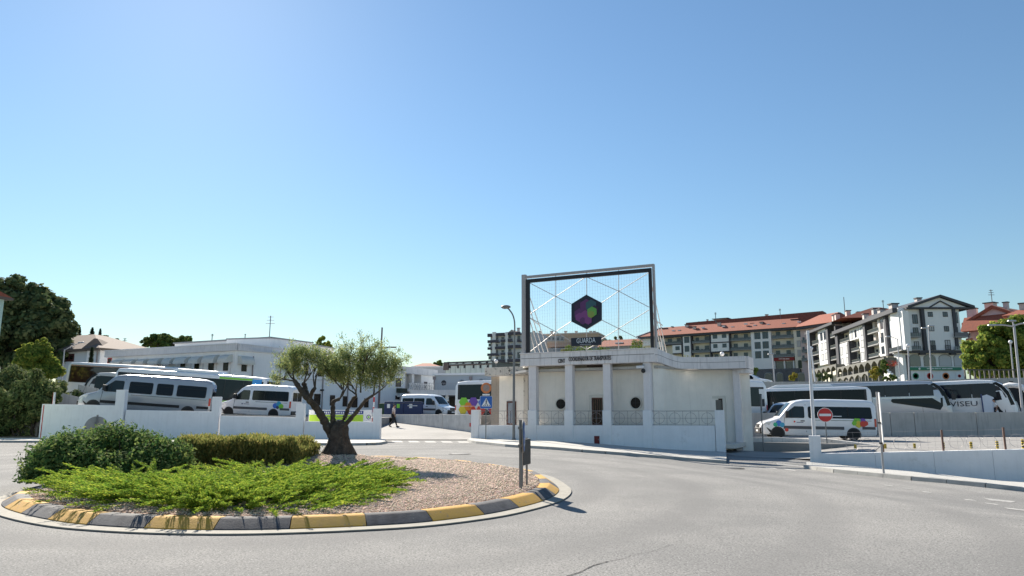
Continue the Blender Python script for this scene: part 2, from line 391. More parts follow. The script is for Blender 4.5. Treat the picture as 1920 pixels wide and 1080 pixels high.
mm = n.nodes.new('ShaderNodeMath'); mm.operation = 'MULTIPLY'; L(_mr(vo.outputs[0], .0015, .0045, 1, 0), mm.inputs[0]); mm.inputs[1].default_value = 0.0
c6 = _mx(c5, (.05, .05, .05), mm.outputs[0])
L(c6, b.inputs['Base Color']); b.inputs['Roughness'].default_value = .95; b.inputs['Specular IOR Level'].default_value = .15
bp = n.nodes.new('ShaderNodeBump'); bp.inputs['Strength'].default_value = .6; bp.inputs['Distance'].default_value = .012; L(_nz(90, 3), bp.inputs['Height']); L(bp.outputs[0], b.inputs['Normal'])
asphalt = am; MAT['asphalt'] = am
X = np.linspace(-75, 45, 121); Yr = np.linspace(-12, 49.4, 90)
struct('road', M().grid([[(x, y, g(x, y)+.004) for x in X] for y in Yr]), asphalt, 60)
yard_m = mat('yard_asphalt', (.29, .28, .265), .9, noise_=.22, scale=.5, bump=.3, bscale=50)
# ramp up to the yard
RZ = [(44, 0), (47, .08), (50, .3), (57, .58), (66, .95), (80, 1.5)]
def rampz(y): return float(np.interp(y, [a for a, _ in RZ], [c for _, c in RZ]))
def rl(y): return np.interp(y, [44, 60, 80], [-9.6, -14, -24])
def rr(y): return np.interp(y, [44, 50.4, 66.5, 80], [-2.0, -2.7, -11.8, -18])
struct('ramp', M().grid([[(rl(y)+(rr(y)-rl(y))*t, y, rampz(y)+.012) for t in np.linspace(0, 1, 8)] for y in np.linspace(45.2, 80, 30)]), yard_m, 60)
def lyz(x, y=50.): return 1.3+max(0., (-x-20))*(.04+.001*min(40, max(0, y-50)))
def slab(name, poly, zf, mt, bot=-1.2):
    m_ = M(); nP = len(poly); b_ = len(m_.v)
    m_.v += [(x, y, zf(x, y)) for x, y in poly]+[(x, y, bot) for x, y in poly]
    m_.f.append(tuple(range(nP))); m_.m.append(0)
    for i in range(nP): j = (i+1) % nP; m_.f.append((i, j, nP+j, nP+i)); m_.m.append(0)
    return struct(name, m_, mt)
m_ = M(); XX = np.linspace(-80, -10.4, 30)
m_.grid([[(x, y, lyz(x, y)) for x in XX] for y in np.linspace(48.6, 110, 12)]); m_.quad((-80, 48.6, -1), (-10.4, 48.6, -1), (-10.4, 48.6, lyz(-10.4)), (-80, 48.6, lyz(-80)))
m_.quad((-10.4, 48.6, -1), (-10.4, 62, -1), (-10.4, 62, lyz(-10.4)), (-10.4, 48.6, lyz(-10.4)))
struct('yard_left', m_, yard_m)
slab('yard_middle', [(-2.4, 50.7), (4.5, 48.9), (9, 62), (9, 112), (-30, 112), (-18.1, 80), (-11.6, 66.7)], lambda x, y: 1.50, yard_m)
slab('yard_right', [(10.4, 42.9), (13.5, 41.9), (19.3, 38.4), (62, 38.4), (62, 53), (10.4, 53)], lambda x, y: .02, yard_m)
struct('yard_right_front', M().grid([[tuple(Vector(a).lerp(Vector(c), t)) for t in np.linspace(0, 1, 10)] for a, c in (((14.9, 31.2, -.32), (19.3, 38.39, .02)), ((17.3, 30.2, -.2), (24, 38.39, .02)), ((20.2, 28.9, -.1), (30, 38.39, .02)), ((28.5, 25.6, -.02), (45, 38.39, .02)), ((44, 14, .1), (62, 38.39, .02)))]), yard_m, 60)
slab('yard_right_upper', [(14.6, 53.2), (62, 53.2), (62, 76), (14.6, 76)], lambda x, y: .8, yard_m)
slab('upper_street', [(14, 76.4), (150, 76.4), (150, 100), (14, 100)], lambda x, y: 4.4, yard_m, -.5)
# side street dropping to the road between the two white walls
SD = [(11.2, 41.9, -.66), (13.2, 41.3, -.62)]
m_ = M(); A_ = [(on(1356, 852)), (on(1520, 871))]
def _ss(s_, t):
    l_ = Vector((11.0, 36.5)).lerp(Vector((11.0, 42.3)), s_); r_ = Vector((14.9, 31.2)).lerp(Vector((19.3, 38.39)), s_); p = l_.lerp(r_, t); return (p.x, p.y, g(p.x, p.y)+.016+(-.32+.34*s_-g(p.x, p.y))*ss((t-.3)/.7))
struct('side_street', M().grid([[_ss(s_, t) for t in np.linspace(0, 1, 16)] for s_ in np.linspace(0, 1, 12)]), yard_m, 60)
# pavements with kerbs ----------------------------------------------------------
pave_m = mat('pavement', (.46, .45, .42), .9, noise_=.14, scale=2, bump=.4, bscale=40, stain=((.22, .21, .19), .6, .75, 3.))
def pavement(name, inner, outer, h=.12, mt=None):
    """inner edge along the wall, outer edge along the road; kerb stones are parts"""
    A = [on(*p, h) for p in inner]; B = [on(*p, h) for p in outer]; m_ = M()
    def res(P, k): 
        d = [0]
        for i in range(len(P)-1): d.append(d[-1]+(P[i+1]-P[i]).length)
        q = np.linspace(0, d[-1], k); return [Vector([float(np.interp(t, d, [p[j] for p in P])) for j in range(3)]) for t in q], d[-1]
    A, _ = res(A, 40); B, Ld = res(B, 40)
    for P_ in (A, B):
        for p in P_: p.z = g(p.x, p.y)+h
    m_.grid([[a.lerp(b_, t) for t in (0, .5, 1)] for a, b_ in zip(A, B)])
    m_.grid([[a, a-Vector((0, 0, h+.1))] for a in A])
    s_ = struct(name, m_, mt or pave_m, 60)
    nk = int(Ld/1.0); Bk, _ = res([on(*p, h) for p in outer], nk+1)
    for i in range(nk):
        a, b_ = Bk[i].copy(), Bk[i+1].copy()
        for p in (a, b_): p.z = g(p.x, p.y)
        d = (b_-a).normalized(); a = a+d*.008; b_ = b_-d*.008; no = Vector((d.y, -d.x, 0)); h2 = h+.006+random.uniform(0, .004)
        q = M().hexa([a-no*.02, b_-no*.02, b_+no*.14, a+no*.14]+[p+Vector((0, 0, h2)) for p in (a-no*.02, b_-no*.02, b_+no*.12, a+no*.12)])
        obj('kerb_stone', q, kerb_conc, s_)
    return s_
pavement('pavement_left', [(-30, 818), (80, 818), (400, 821), (713, 823), (724, 824)], [(-30, 826), (80, 826), (400, 829), (640, 831), (705, 830.5), (722, 827)])
pavement('pavement_middle', [(883, 820), (978, 826.5), (1228, 839), (1358, 847), (1362, 847.5)], [(880, 823), (890, 827), (960, 834), (1100, 843.5), (1250, 855), (1362, 863.5)])
pavement('pavement_right', [(1512, 866), (1600, 874), (1720, 885), (1920, 904), (1990, 911)], [(1512, 872), (1560, 879), (1720, 894), (1920, 914), (1990, 921)])
# painted markings ----------------------------------------------------------------
paint = mat('road_paint', (.42, .41, .39), .85, noise_=.3, scale=6, stain=((.2, .2, .19), .5, .62, 9.))
def onp(px, py, off): return on(px, py, off)
def marking(quads_, name='road_marking'):
    m_ = M()
    for q in quads_: m_.quad(*[on(x, y, .012) for x, y in q])
    return struct(name, m_, paint)
marking([[(733+i*31, 826.2+i*.25), (752+i*31, 826.4+i*.25), (757+i*31, 829.6+i*.25), (737+i*31, 829.4+i*.25)] for i in range(5)], 'crossing_marking')
marking([[(1395+i*36, 872+i*3.4), (1416+i*36, 874+i*3.4), (1424+i*36, 876.6+i*3.4), (1402+i*36, 874.6+i*3.4)] for i in range(3)]+[[(1455, 868.6), (1515, 874.5), (1518, 877), (1458, 871)]], 'give_way_marking')
marking([[(1655, 908.5), (1671, 910), (1677, 912), (1661, 910.5)], [(1690, 914), (1705, 915.5), (1711, 917.5), (1696, 916)], [(1726, 920.5), (1741, 922), (1748, 924.5), (1732, 923)], [(1805, 935), (1825, 937), (1832, 939.5), (1812, 937.5)], [(1845, 942), (1866, 944.5), (1874, 947), (1852, 944.5)], [(1882, 951), (1925, 956), (1935, 959.5), (1890, 954)], [(1845, 933.5), (1905, 940), (1895, 942.2), (1855, 938)]], 'lane_marking')
# crack, manhole covers
tar = mat('crack_tar', (.03, .03, .03), .9)
pts = [(1062, 1080), (1090, 1072), (1105, 1063), (1118, 1058), (1140, 1052), (1165, 1048), (1190, 1040), (1222, 1034), (1245, 1026), (1262, 1021)]
m_ = M()
for i in range(len(pts)-1):
    a, c = on(*pts[i], .009), on(*pts[i+1], .009); k = 4
    for j in range(k):
        p, q = a.lerp(c, j/k), a.lerp(c, (j+1)/k); wd = (.020 if i < 4 else .006)*random.uniform(.3, 1.2); jt = Vector((0, random.uniform(-.02, .02), 0)); m_.quad(p-Vector((0, wd, 0)), q-Vector((0, wd*.7, 0))+jt, q+Vector((0, wd*.7, 0))+jt, p+Vector((0, wd, 0)))
struct('road_crack', m_, tar)
iron = mat('cast_iron', (.10, .10, .10), .6, metal=.4, noise_=.3, scale=30)
for i, (px, py, lb) in enumerate([(862, 851.5, 'round iron manhole cover in the road beyond the island'), (1372, 878, 'round iron manhole cover in the road near the side street'), (1160, 849, None)]):
    if lb is None: continue
    p = on(px, py, .006); o = obj('manhole_cover', M().lathe([(.34, 0), (.34, .012), (.32, .016)], 20), iron, smooth=30); o.location = p; tag(o, lb, 'manhole')
    obj('rim', M().lathe([(.46, 0), (.46, .006), (.36, .006), (.36, 0)], 20), tar, o)
# ================================================================ ISLAND
ipix = [(0, 970), (80, 988), (167, 997), (283, 1003), (417, 1005), (533, 1003), (660, 998), (793, 990), (893, 978), (960, 967), (1027, 950), (1060, 937), (1072, 923), (1060, 910), (1033, 895), (990, 887), (893, 872.5), (810, 866), (753, 863)]
IP = [(p.x, p.y) for p in (onz(*q, 0) for q in ipix)]+[(-5.6, 26.0), (-7.6, 24.8), (-9.2, 21.8), (-10.1, 18.2), (-10.1, 15.2), (-9.3, 13.1)]
def crom(P, k=8):
    out = []; N = len(P)
    for i in range(N):
        a, b_, c, d = [Vector(P[(i+j) % N]) for j in (-1, 0, 1, 2)]
        for t in range(k):
            u = t/k; out.append(.5*((2*b_)+(c-a)*u+(2*a-5*b_+4*c-d)*u*u+(3*b_-a-3*c+d)*u**3))
    return out
OUT = crom(IP)
for _ in range(6): OUT = [(OUT[i-1]+OUT[i]*2+OUT[(i+1) % len(OUT)])/4 for i in range(len(OUT))]
def inset(P, d):
    o = []; N = len(P)
    for i in range(N):
        t = (P[(i+2) % N]-P[i-2]).normalized(); o.append(P[i]+Vector((-t.y, t.x))*d)
    return o
def resamp(P, k):
    P = P+[P[0]]; d = [0]
    for i in range(len(P)-1): d.append(d[-1]+(P[i+1]-P[i]).length)
    return [Vector((float(np.interp(t, d, [p.x for p in P])), float(np.interp(t, d, [p.y for p in P])))) for t in np.linspace(0, d[-1], k, endpoint=False)], d[-1]
OUT, PER = resamp(OUT, 300)
ar = sum(OUT[i].x*OUT[(i+1) % 300].y-OUT[(i+1) % 300].x*OUT[i].y for i in range(300))
if ar < 0: OUT = OUT[::-1]
K0, K1, K2 = inset(OUT, .26), inset(OUT, .46), inset(OUT, .66)
def z3(p, h=0.): return (p.x, p.y, g(p.x, p.y)+h)
N3 = 300
m_ = M()
m_.grid([[z3(OUT[i % N3], .012), z3(OUT[i % N3], .03), z3(K0[i % N3], .035)] for i in range(N3+1)])
struct('island_apron', m_, apron_m)
# kerb stones painted in turn yellow and black, as parts
kern = struct('island_kerb', M().grid([[z3(K0[i % N3], -.02), z3(K0[i % N3], .02)] for i in range(N3+1)]), kerb_conc)
ky = mat('kerb_yellow', (.58, .32, .035), .85, noise_=.4, scale=7, col2=(.52, .28, .05), bump=.3, stain=((.17, .16, .15), .60, .68, 11.))
kb = mat('kerb_black', (.045, .046, .055), .85, noise_=.4, scale=6, col2=(.10, .10, .105), bump=.3, stain=((.30, .29, .27), .64, .72, 12.))
NS = int(round(PER/1.08/2)*2); 
i0 = min(range(N3), key=lambda i: (K0[i]-Vector((onz(290, 990, 0).x, onz(290, 990, 0).y))).length)
for s_ in range(NS):
    a, c = i0+s_*N3/NS, i0+(s_+1)*N3/NS; kk = 5; rows = []
    for j in range(kk+1):
        f_ = a+.05+(c-a-.1)*j/kk; i = int(f_) % N3; fr = f_-int(f_); i2 = (i+1) % N3
        q0, q1, q2 = K0[i].lerp(K0[i2], fr), K1[i].lerp(K1[i2], fr), K2[i].lerp(K2[i2], fr)
        rows.append([z3(q0, .0), z3(q0, .05), z3(q0.lerp(q1, .85), .155), z3(q1, .17), z3(q2, .165), z3(q2, .0)])
    mb = M().grid(rows); mb.quad(*rows[0]); mb.quad(*rows[-1][::-1])
    obj('kerb_stone', mb, ky if s_ % 2 == 0 else kb, kern, 40)
# mound of reddish gravel
cxm, cym = onz(640, 850, .3).x, 20.4
def hm(x, y):
    return .16+.34*math.exp(-(((x+5.0)/1.7)**2+((y-20.3)/2.0)**2))+.10*math.exp(-(((x+2.5)/2.8)**2+((y-17)/4.)**2))+.12*math.exp(-(((x+6.5)/2.5)**2+((y-15)/3)**2))
cen = Vector((-4.6, 17.6)); rows = []
for t in np.linspace(0, 1, 40):
    rows.append([(lambda p: (p.x, p.y, hm(p.x, p.y)*ss((1-t)*6+.0)+.16*(1-ss((1-t)*6))))(cen.lerp(K2[i % N3], t)) for i in range(0, N3+1, 3)])
grav = mat('gravel_bed', (.40, .26, .19), .95, noise_=.5, scale=28, col2=(.21, .14, .11), bump=1., bscale=40)
struct('gravel_bed', M().grid(rows), grav, 60)
def inside(x, y, P=K2):
    c = False; j = len(P)-1
    for i in range(len(P)):
        if (P[i].y > y) != (P[j].y > y) and x < (P[j].x-P[i].x)*(y-P[i].y)/(P[j].y-P[i].y)+P[i].x: c = not c
        j = i
    return c
K2c = K2[::6]
# loose stones lying on it
cnt = 60000; pos = []
while len(pos) < cnt:
    q = RNG.random((6000, 2))*np.array([11.5, 16.])+np.array([-10.2, 10.2])
    for x, y in q:
        if (x < -6.6 and y > 15): continue
        if random.random() > min(1, (13./max(8, y))**1.6) : continue
        if inside(x, y, K2c): pos.append((x, y, hm(x, y)))
        if len(pos) >= cnt: break
P = np.array(pos); n_ = len(P); sz = (.009+.015*RNG.random(n_)**2)*np.clip(P[:, 1]/13, .9, 1.5)
octv = np.array([(1, 0, 0), (-1, 0, 0), (0, 1, 0), (0, -1, 0), (0, 0, 1), (0, 0, -.5)]); 
V = np.empty((n_, 6, 3)); sc3 = np.stack([sz*(1+.6*RNG.random(n_)), sz*(.7+.5*RNG.random(n_)), sz*(.55+.3*RNG.random(n_))], 1); th = RNG.random(n_)*6.28
for k in range(6):
    v = octv[k]*sc3*(.8+.4*RNG.random((n_, 3))); V[:, k, 0] = v[:, 0]*np.cos(th)-v[:, 1]*np.sin(th); V[:, k, 1] = v[:, 0]*np.sin(th)+v[:, 1]*np.cos(th); V[:, k, 2] = v[:, 2]
V += P[:, None, :]
tri = np.array([(0, 2, 4), (2, 1, 4), (1, 3, 4), (3, 0, 4), (2, 0, 5), (1, 2, 5), (3, 1, 5), (0, 3, 5)])
Fc = (tri[None]+(np.arange(n_)*6)[:, None, None]).reshape(-1, 3)
me = bpy.data.meshes.new('gravel'); me.vertices.add(6*n_); me.vertices.foreach_set('co', V.astype(np.float32).ravel()); me.loops.add(Fc.size); me.loops.foreach_set('vertex_index', Fc.ravel().astype(np.int32))
me.polygons.add(len(Fc)); me.polygons.foreach_set('loop_start', np.arange(0, Fc.size, 3, dtype=np.int32)); me.polygons.foreach_set('loop_total', np.full(len(Fc), 3, np.int32)); me.update(calc_edges=True)
me.materials.append(mat('gravel_stone', (.56, .42, .31), .9, rnd=.4, noise_=.25, scale=20, col2=(.64, .52, .40)))
o = link('gravel', me); o['kind'] = 'stuff'; tag(o, 'loose reddish gravel covering the roundabout island', 'gravel')
# ---- plants on the island
def bush_mesh(name, c, rx, ry, rz, n, leaf, mt, aspect=.45, bumps=40, subr=.3):
    d = rdir(bumps*2); d = d[d[:, 2] > -.25][:bumps]; cs = d*np.array([rx, ry, rz])*.78; rs = (.5+.7*RNG.random(len(cs)))*subr*rx
    P, dd = clumps(cs, rs, n, .8, .45); keep = P[:, 2] > -rz*.1; P, dd = P[keep], dd[keep]; N = unit(dd+rdir(len(P))*.7+np.array([0, 0, .5])); T = unit(np.cross(N, rdir(len(P)))+dd*.4); S = unit(np.cross(N, T))
    return quads_mesh(name, (P+np.array(c)).astype(np.float32), T, S, leaf*(.6+.7*RNG.random(len(P))), aspect, mt)
lf_arb = leafmat('arbutus_leaf', (.17, .25, .075), .5, .4, (.09, .15, .045), 2.5)
lf_hedge = leafmat('hedge_leaf', (.29, .28, .085), .4, .45, (.18, .19, .055), 2.)
lf_jun = leafmat('juniper_spray', (.30, .40, .055), .4, .45, (.19, .29, .04), 1.6)
lf_olive = leafmat('olive_leaf', (.27, .32, .135), .5, .5, (.18, .23, .085), 2.)
wood = mat('shrub_wood', (.06, .045, .035), .9, noise_=.3)
# rounded evergreen bush, left of the island
bc = at(200, 895, 16.2); t = thing('rounded_bush', 'large rounded dark green bush at the left end of the roundabout island', 'bush', (bc.x, bc.y, .2))
st = M()
for _ in range(16):
    a = random.uniform(0, 6.28); r_ = random.uniform(.5, 1.5); limb(st, (random.uniform(-.2, .2), random.uniform(-.2, .2), 0), (r_*math.cos(a), r_*math.sin(a), random.uniform(.5, 1.)), .035, .01, .2, 5)
obj('stem', st, wood, t)
link('foliage', bush_mesh('foliage', (0, 0, .12), 1.66, 1.5, .9, 60000, .095, lf_arb, .45, 100, .32), t)
# clipped yellow-green hedge
h0, h1 = at(345, 868, 19.5), at(585, 868, 19.5)
t = thing('clipped_hedge', 'low yellow-green hedge between the rounded bush and the olive tree', 'hedge', ((h0.x+h1.x)/2, 19.3, .25))
n_ = 60000; u = RNG.random(n_); xx = (u-.5)*(h1.x-h0.x); yy = (RNG.random(n_)-.5)*2.0; top = .70+.035*np.sin(xx*4.1+1)+.03*np.sin(xx*9.3)+.03*np.sin(yy*7); top *= np.clip((1-np.abs(u-.5)*2)*6, .45, 1)**.5
zz = top*(1-RNG.random(n_)**2.2*.95); ed = np.abs(yy) > .8; 
Pp = np.stack([xx, yy, zz], 1)+RNG.normal(size=(n_, 3))*.035; T = unit(np.array([0, 0, 1.])+rdir(n_)*.55); S = unit(np.cross(T, rdir(n_)))
link('foliage', quads_mesh('foliage', Pp.astype(np.float32), T, S, .075*(.6+.8*RNG.random(n_)), .32, lf_hedge), t)
st = M()
for _ in range(30):
    x_ = random.uniform(-.48, .48)*(h1.x-h0.x); limb(st, (x_, random.uniform(-.8, .8), -.05), (x_+random.uniform(-.2, .2), random.uniform(-.9, .9), .5), .015, .006, .1, 4, 3)
obj('stem', st, wood, t)
# spreading juniper
def juniper(name, label, plants, dens=1.):
    Cs, Ts, Ss, Sz = [], [], [], []
    for (x0, y0, rx, ry, nb, lean) in plants:
        for _ in range(int(nb*dens*.62)):
            a = random.uniform(0, 2*math.pi); q = random.random()**.55; bx, by = x0+math.cos(a)*rx*q*.86, y0+math.sin(a)*ry*q*.86
            if not inside(bx, by, K2c): continue
            out = Vector((math.cos(a)*.8+lean, math.sin(a)*.55-.15, 0)); out.normalize(); out = (out+Vector((random.uniform(-.35, .35), random.uniform(-.35, .35), 0))).normalized()
            if not inside(bx+out.x*.62, by+out.y*.62, K2c): continue
            Ln = random.uniform(.5, 1.05); el = R(random.uniform(10, 32)); base = Vector((bx, by, hm(bx, by)-.10+.20*(1-q*q)+random.uniform(-.09, .07)-max(0, by-14.5)*.05))
            k = int(62*Ln/.5); tt = np.linspace(.0, 1, k)
            px_ = np.array(base)[None]+np.outer(tt*Ln*math.cos(el), np.array(out))+np.outer(tt*Ln*math.sin(el)-tt**2*Ln*.12, [0, 0, 1.])
            side = np.array((-out.y, out.x, 0)); 
            for rep in range(2):
                sg = RNG.choice([-1, 1], k)[:, None]; dirn = unit(np.array(out)[None]*1.1+side[None]*sg*(.45+.3*RNG.random((k, 1)))+RNG.normal(size=(k, 3))*.22+np.array([0, 0, .35]))
                wd = (.13*(1-tt)**.55*(.35+tt)**.3+.015)[:, None]; c = px_+side[None]*sg*wd*.35*RNG.random((k, 1))+RNG.normal(size=(k, 3))*.012+np.array([0, 0, 1])*wd*.25
                Cs.append(c); Ts.append(dirn); Ss.append(unit(np.cross(dirn, rdir(k)))); Sz.append(.066*(1.1-.4*tt)*(.7+.6*RNG.random(k)))
    C_, T_, S_, Z_ = np.vstack(Cs), np.vstack(Ts), np.vstack(Ss), np.concatenate(Sz)
    o = link(name, quads_mesh(name, C_.astype(np.float32), T_, S_, Z_, .26, lf_jun)); o['kind'] = 'stuff'; return tag(o, label, 'ground cover')
juniper('juniper_groundcover', 'bright green spreading juniper covering the near half of the island', [(-6.3, 13.0, 1.7, 1.3, 320, -.45), (-5.4, 12.4, 1.9, 1.7, 400, -.1), (-4.2, 12.6, 1.7, 1.9, 400, .25), (-3.6, 14.0, 1.35, 2.2, 330, .5), (-4.9, 15.4, 1.6, 1.5, 260, .2), (-7.3, 13.8, .9, 1.0, 110, -.5), (-3.5, 15.6, 1.1, 1.5, 170, .55)], 1.)
juniper('juniper_groundcover', 'small patch of green juniper behind the olive trunk', [(-4.1, 22.4, 1.1, .8, 110, .7), (-5.9, 21.2, .8, .7, 90, -.3)])
dirt = None
# olive tree ---------------------------------------------------------------------
OL = at(632, 846, 20.2); OL.z = hm(OL.x, OL.y)-.05
t = thing('olive_tree', 'old olive tree with thick trunk and bare lower limbs on the island mound', 'tree', OL)
def oz(px, py, dy=0.): p = at(px, py, 20.2+dy); return p-OL
tk = M(); prof = [(0, .42), (.12, .35), (.35, .28), (.55, .25), (.72, .23), (.86, .17), (.95, .07)]
rings = []
for k, (h_, r_) in enumerate(prof):
    ring = []
    for j in range(28):
        a = 2*math.pi*j/28; rr_ = r_*(1+.15*math.sin(3*a+h_*2)+.11*math.sin(7*a+h_*4)+.07*math.sin(11*a-h_*3)+.08*math.sin(h_*9+2*a)); ring.append((rr_*math.cos(a)*1.05+(.03*h_), rr_*math.sin(a)*.9, h_))
    ring.append(ring[0]); rings.append(ring)
tk.grid(rings); tk.quad(*rings[-1][:-1]); obj('trunk', tk, bark, t, 60)
def br(pts, r0, r1, n=9, name='limb'):
    q = []; rs = []
    P_ = [Vector(p) for p in pts]
    for i in range(len(P_)-1):
        a = P_[max(i-1, 0)]; b_ = P_[i]; c = P_[i+1]; d = P_[min(i+2, len(P_)-1)]
        for k in range(5):
            u = k/5; q.append(.5*((2*b_)+(c-a)*u+(2*a-5*b_+4*c-d)*u*u+(3*b_-a-3*c+d)*u**3))
    q.append(P_[-1]); N_ = len(q); mb = M(); mb.tube([p+Vector((random.uniform(-1, 1), random.uniform(-1, 1), 0))*.008 for p in q], [(r0+(r1-r0)*i/(N_-1))*(1+.12*math.sin(i*1.9)) for i in range(N_)], n)
    obj(name, mb, bark, t, 60); return q
j0 = oz(622, 800)
limbs = [([oz(624, 818), oz(612, 797, -.05), oz(603, 780, -.1), (oz(588, 758, -.2)), oz(575, 745, -.3), oz(562, 728, -.3), oz(553, 715, -.3)], .13, .06),
         ([oz(577, 748, -.25), oz(574, 735, -.1), oz(571, 722, 0), oz(569, 720, 0)], .075, .055),
         ([oz(580, 752, -.25), oz(584, 738, -.3), oz(590, 728, -.4)], .065, .05),
         ([oz(626, 812), oz(624, 795), oz(624, 780), oz(624, 762), oz(625, 753), oz(637, 748)], .085, .045),
         ([oz(630, 815, .05), oz(636, 798, .1), oz(645, 786, .1), oz(652, 768, .2), oz(662, 748, .2), oz(668, 744, .2)], .08, .04),
         ([oz(632, 818), oz(641, 802), oz(655, 788, -.1), oz(672, 768, -.2), oz(684, 752, -.3), (oz(700, 741, -.3))], .08, .035)]
tips = []
for p_, a, c in limbs: br(p_, a, c)
# thin branches into the crown
crown = [(-.02, 0, 0)]
bl = []
def cb(px, py, rx, rz, dy=0.): c = oz(px, py, dy); bl.append((c.x, c.y, c.z, rx, rx*.8, rz)); return c
src_ = [((553, 715), (555, 680)), ((553, 715), (535, 690)), ((569, 720), (590, 690)), ((569, 720), (575, 670)), ((590, 728), (590, 690)), ((590, 728), (612, 680)), ((553, 714), (520, 712)), ((637, 748), (642, 712)), ((637, 748), (655, 700)), ((642, 730), (622, 705)), ((668, 744), (655, 715)), ((668, 744), (680, 700)), ((676, 735), (695, 690)), ((700, 741), (728, 716)), ((700, 741), (706, 700)), ((668, 740), (645, 718)), ((680, 700), (690, 660)), ((655, 700), (650, 660)), ((706, 700), (735, 680)), ((675, 720), (678, 655)), ((655, 715), (628, 692))]
sm = M(); ends = []
for a, c in src_:
    dy = random.uniform(-.5, .5); p1 = oz(*c, dy); limb(sm, oz(*a, -.1), p1, .026, .009, .12, 5, 7); ends.append(p1)
    for _ in range(5):
        e = p1+Vector((random.uniform(-.5, .5), random.uniform(-.5, .5), random.uniform(.05, .5))); limb(sm, oz(*a, -.1).lerp(p1, random.uniform(.4, 1)), e, .011, .004, .15, 4, 5); ends.append(e)
obj('branch', sm, bark, t)
for q in [(548, 672, .38, .30), (575, 664, .42, .26), (600, 672, .36, .3), (560, 690, .28, .22), (532, 685, .2, .2), (608, 690, .26, .2), (632, 700, .28, .25), (640, 676, .4, .3), (668, 668, .48, .34), (700, 668, .46, .36), (722, 680, .4, .32), (742, 684, .24, .2), (684, 694, .5, .3), (650, 700, .4, .25), (715, 702, .35, .25), (690, 715, .3, .15), (520, 708, .10, .08)]: cb(*q, random.uniform(-.4, .4))
n_ = 30000
cs, rs = [], []
for b_ in bl:
    k = max(3, int(b_[3]*40)); d = rdir(k); cs.append(np.array(b_[:3])+d*(RNG.random(k)**.4)[:, None]*np.array(b_[3:6])); rs.append(np.full(k, .15)+.12*RNG.random(k))
cs = np.vstack(cs+[np.array([tuple(e) for e in ends])]); rs = np.concatenate(rs+[np.full(len(ends), .16)])
P_, d_ = clumps(cs, rs, n_, 1., .0); T = unit(d_*.5+rdir(n_)*.8+np.array([0, 0, .6])); S = unit(np.cross(T, rdir(n_)))
link('crown', quads_mesh('crown', P_.astype(np.float32), T, S, .062*(.7+.7*RNG.random(n_)), .28, lf_olive), t)
# upright sprigs on top
# roundabout signs -----------------------------------------------------------------
sg = at(980, 918, 14.35); sg.z = hm(sg.x, sg.y)-.02
t = thing('roundabout_sign', 'blue roundabout sign seen edge-on on the right tip of the island', 'traffic sign', sg, R(86))
obj('pole', M().tube([(0, .04, -.1), (0, .04, 1.32)], .03, 10), galv, t)
H_ = 1.00
obj('disc', M().lathe([(.30, .0), (.31, .006), (.31, .022), (.30, .028)], 32, (0, -.03, H_), 'y'), galv, t, 30)
obj('face', M().lathe([(.285, 0), (.285, .004)], 32, (0, -.036, H_), 'y'), blue_p, t)
mb = M()
for k in range(3):
    a0 = k*2.094; P3 = [(math.cos(a0+i*.18)*.17, math.sin(a0+i*.18)*.17) for i in range(8)]
    for i in range(7): mb.quad(*[(x*s_, -.042, H_+z*s_) for (x, z), s_ in ((P3[i], .85), (P3[i+1], .85), (P3[i+1], 1.15), (P3[i], 1.15))])
    e = P3[-1]; tn = (-e[1], e[0]); mb.quad((e[0]*1.4, -.042, H_+e[1]*1.4), (e[0]*.6, -.042, H_+e[1]*.6), (e[0]+tn[0]*.5, -.042, H_+e[1]+tn[1]*.5))
obj('arrow', mb, white_p, t)
for q in (.14, -.2): obj('clamp', M().box(-.05, .05, -.02, .085, H_+q, H_+q+.05), galv, t)
p = at(985, 905, 14.9); p.z = hm(p.x, p.y)-.02
t = thing('panel_sign', 'small rectangular panel sign on two posts seen from the side behind the roundabout sign', 'traffic sign', p, R(74))
obj('post', M().box(-.2, -.16, 0, .035, -.1, .95), galv, t); obj('post', M().box(.16, .2, 0, .035, -.1, .95), galv, t)
obj('panel', M().box(-.30, .30, -.03, -.004, .42, .93), mat('sign_back', (.38, .33, .28), .6, noise_=.1), t); obj('panel_face', M().box(-.29, .29, -.038, -.031, .43, .92), plastic, t)
p = at(177, 838, 24.3)
t = thing('roundabout_sign', 'grey back of a round sign standing behind the rounded bush', 'traffic sign', (p.x, p.y, .15), R(215))
obj('pole', M().tube([(0, .04, -.1), (0, .04, 1.42)], .03, 10), galv, t)
obj('disc', M().lathe([(.34, 0), (.35, .008), (.35, .02), (.34, .026)], 32, (0, -.02, 1.02), 'y'), mat('sign_grey', (.30, .31, .30), .55, noise_=.08), t, 30)
obj('face', M().lathe([(.32, 0), (.32, .004)], 32, (0, -.026, 1.02), 'y'), blue_p, t); obj('clamp', M().box(-.06, .06, 0, .09, 1.13, 1.17), galv, t); obj('clamp', M().box(-.06, .06, 0, .09, .86, .9), galv, t)
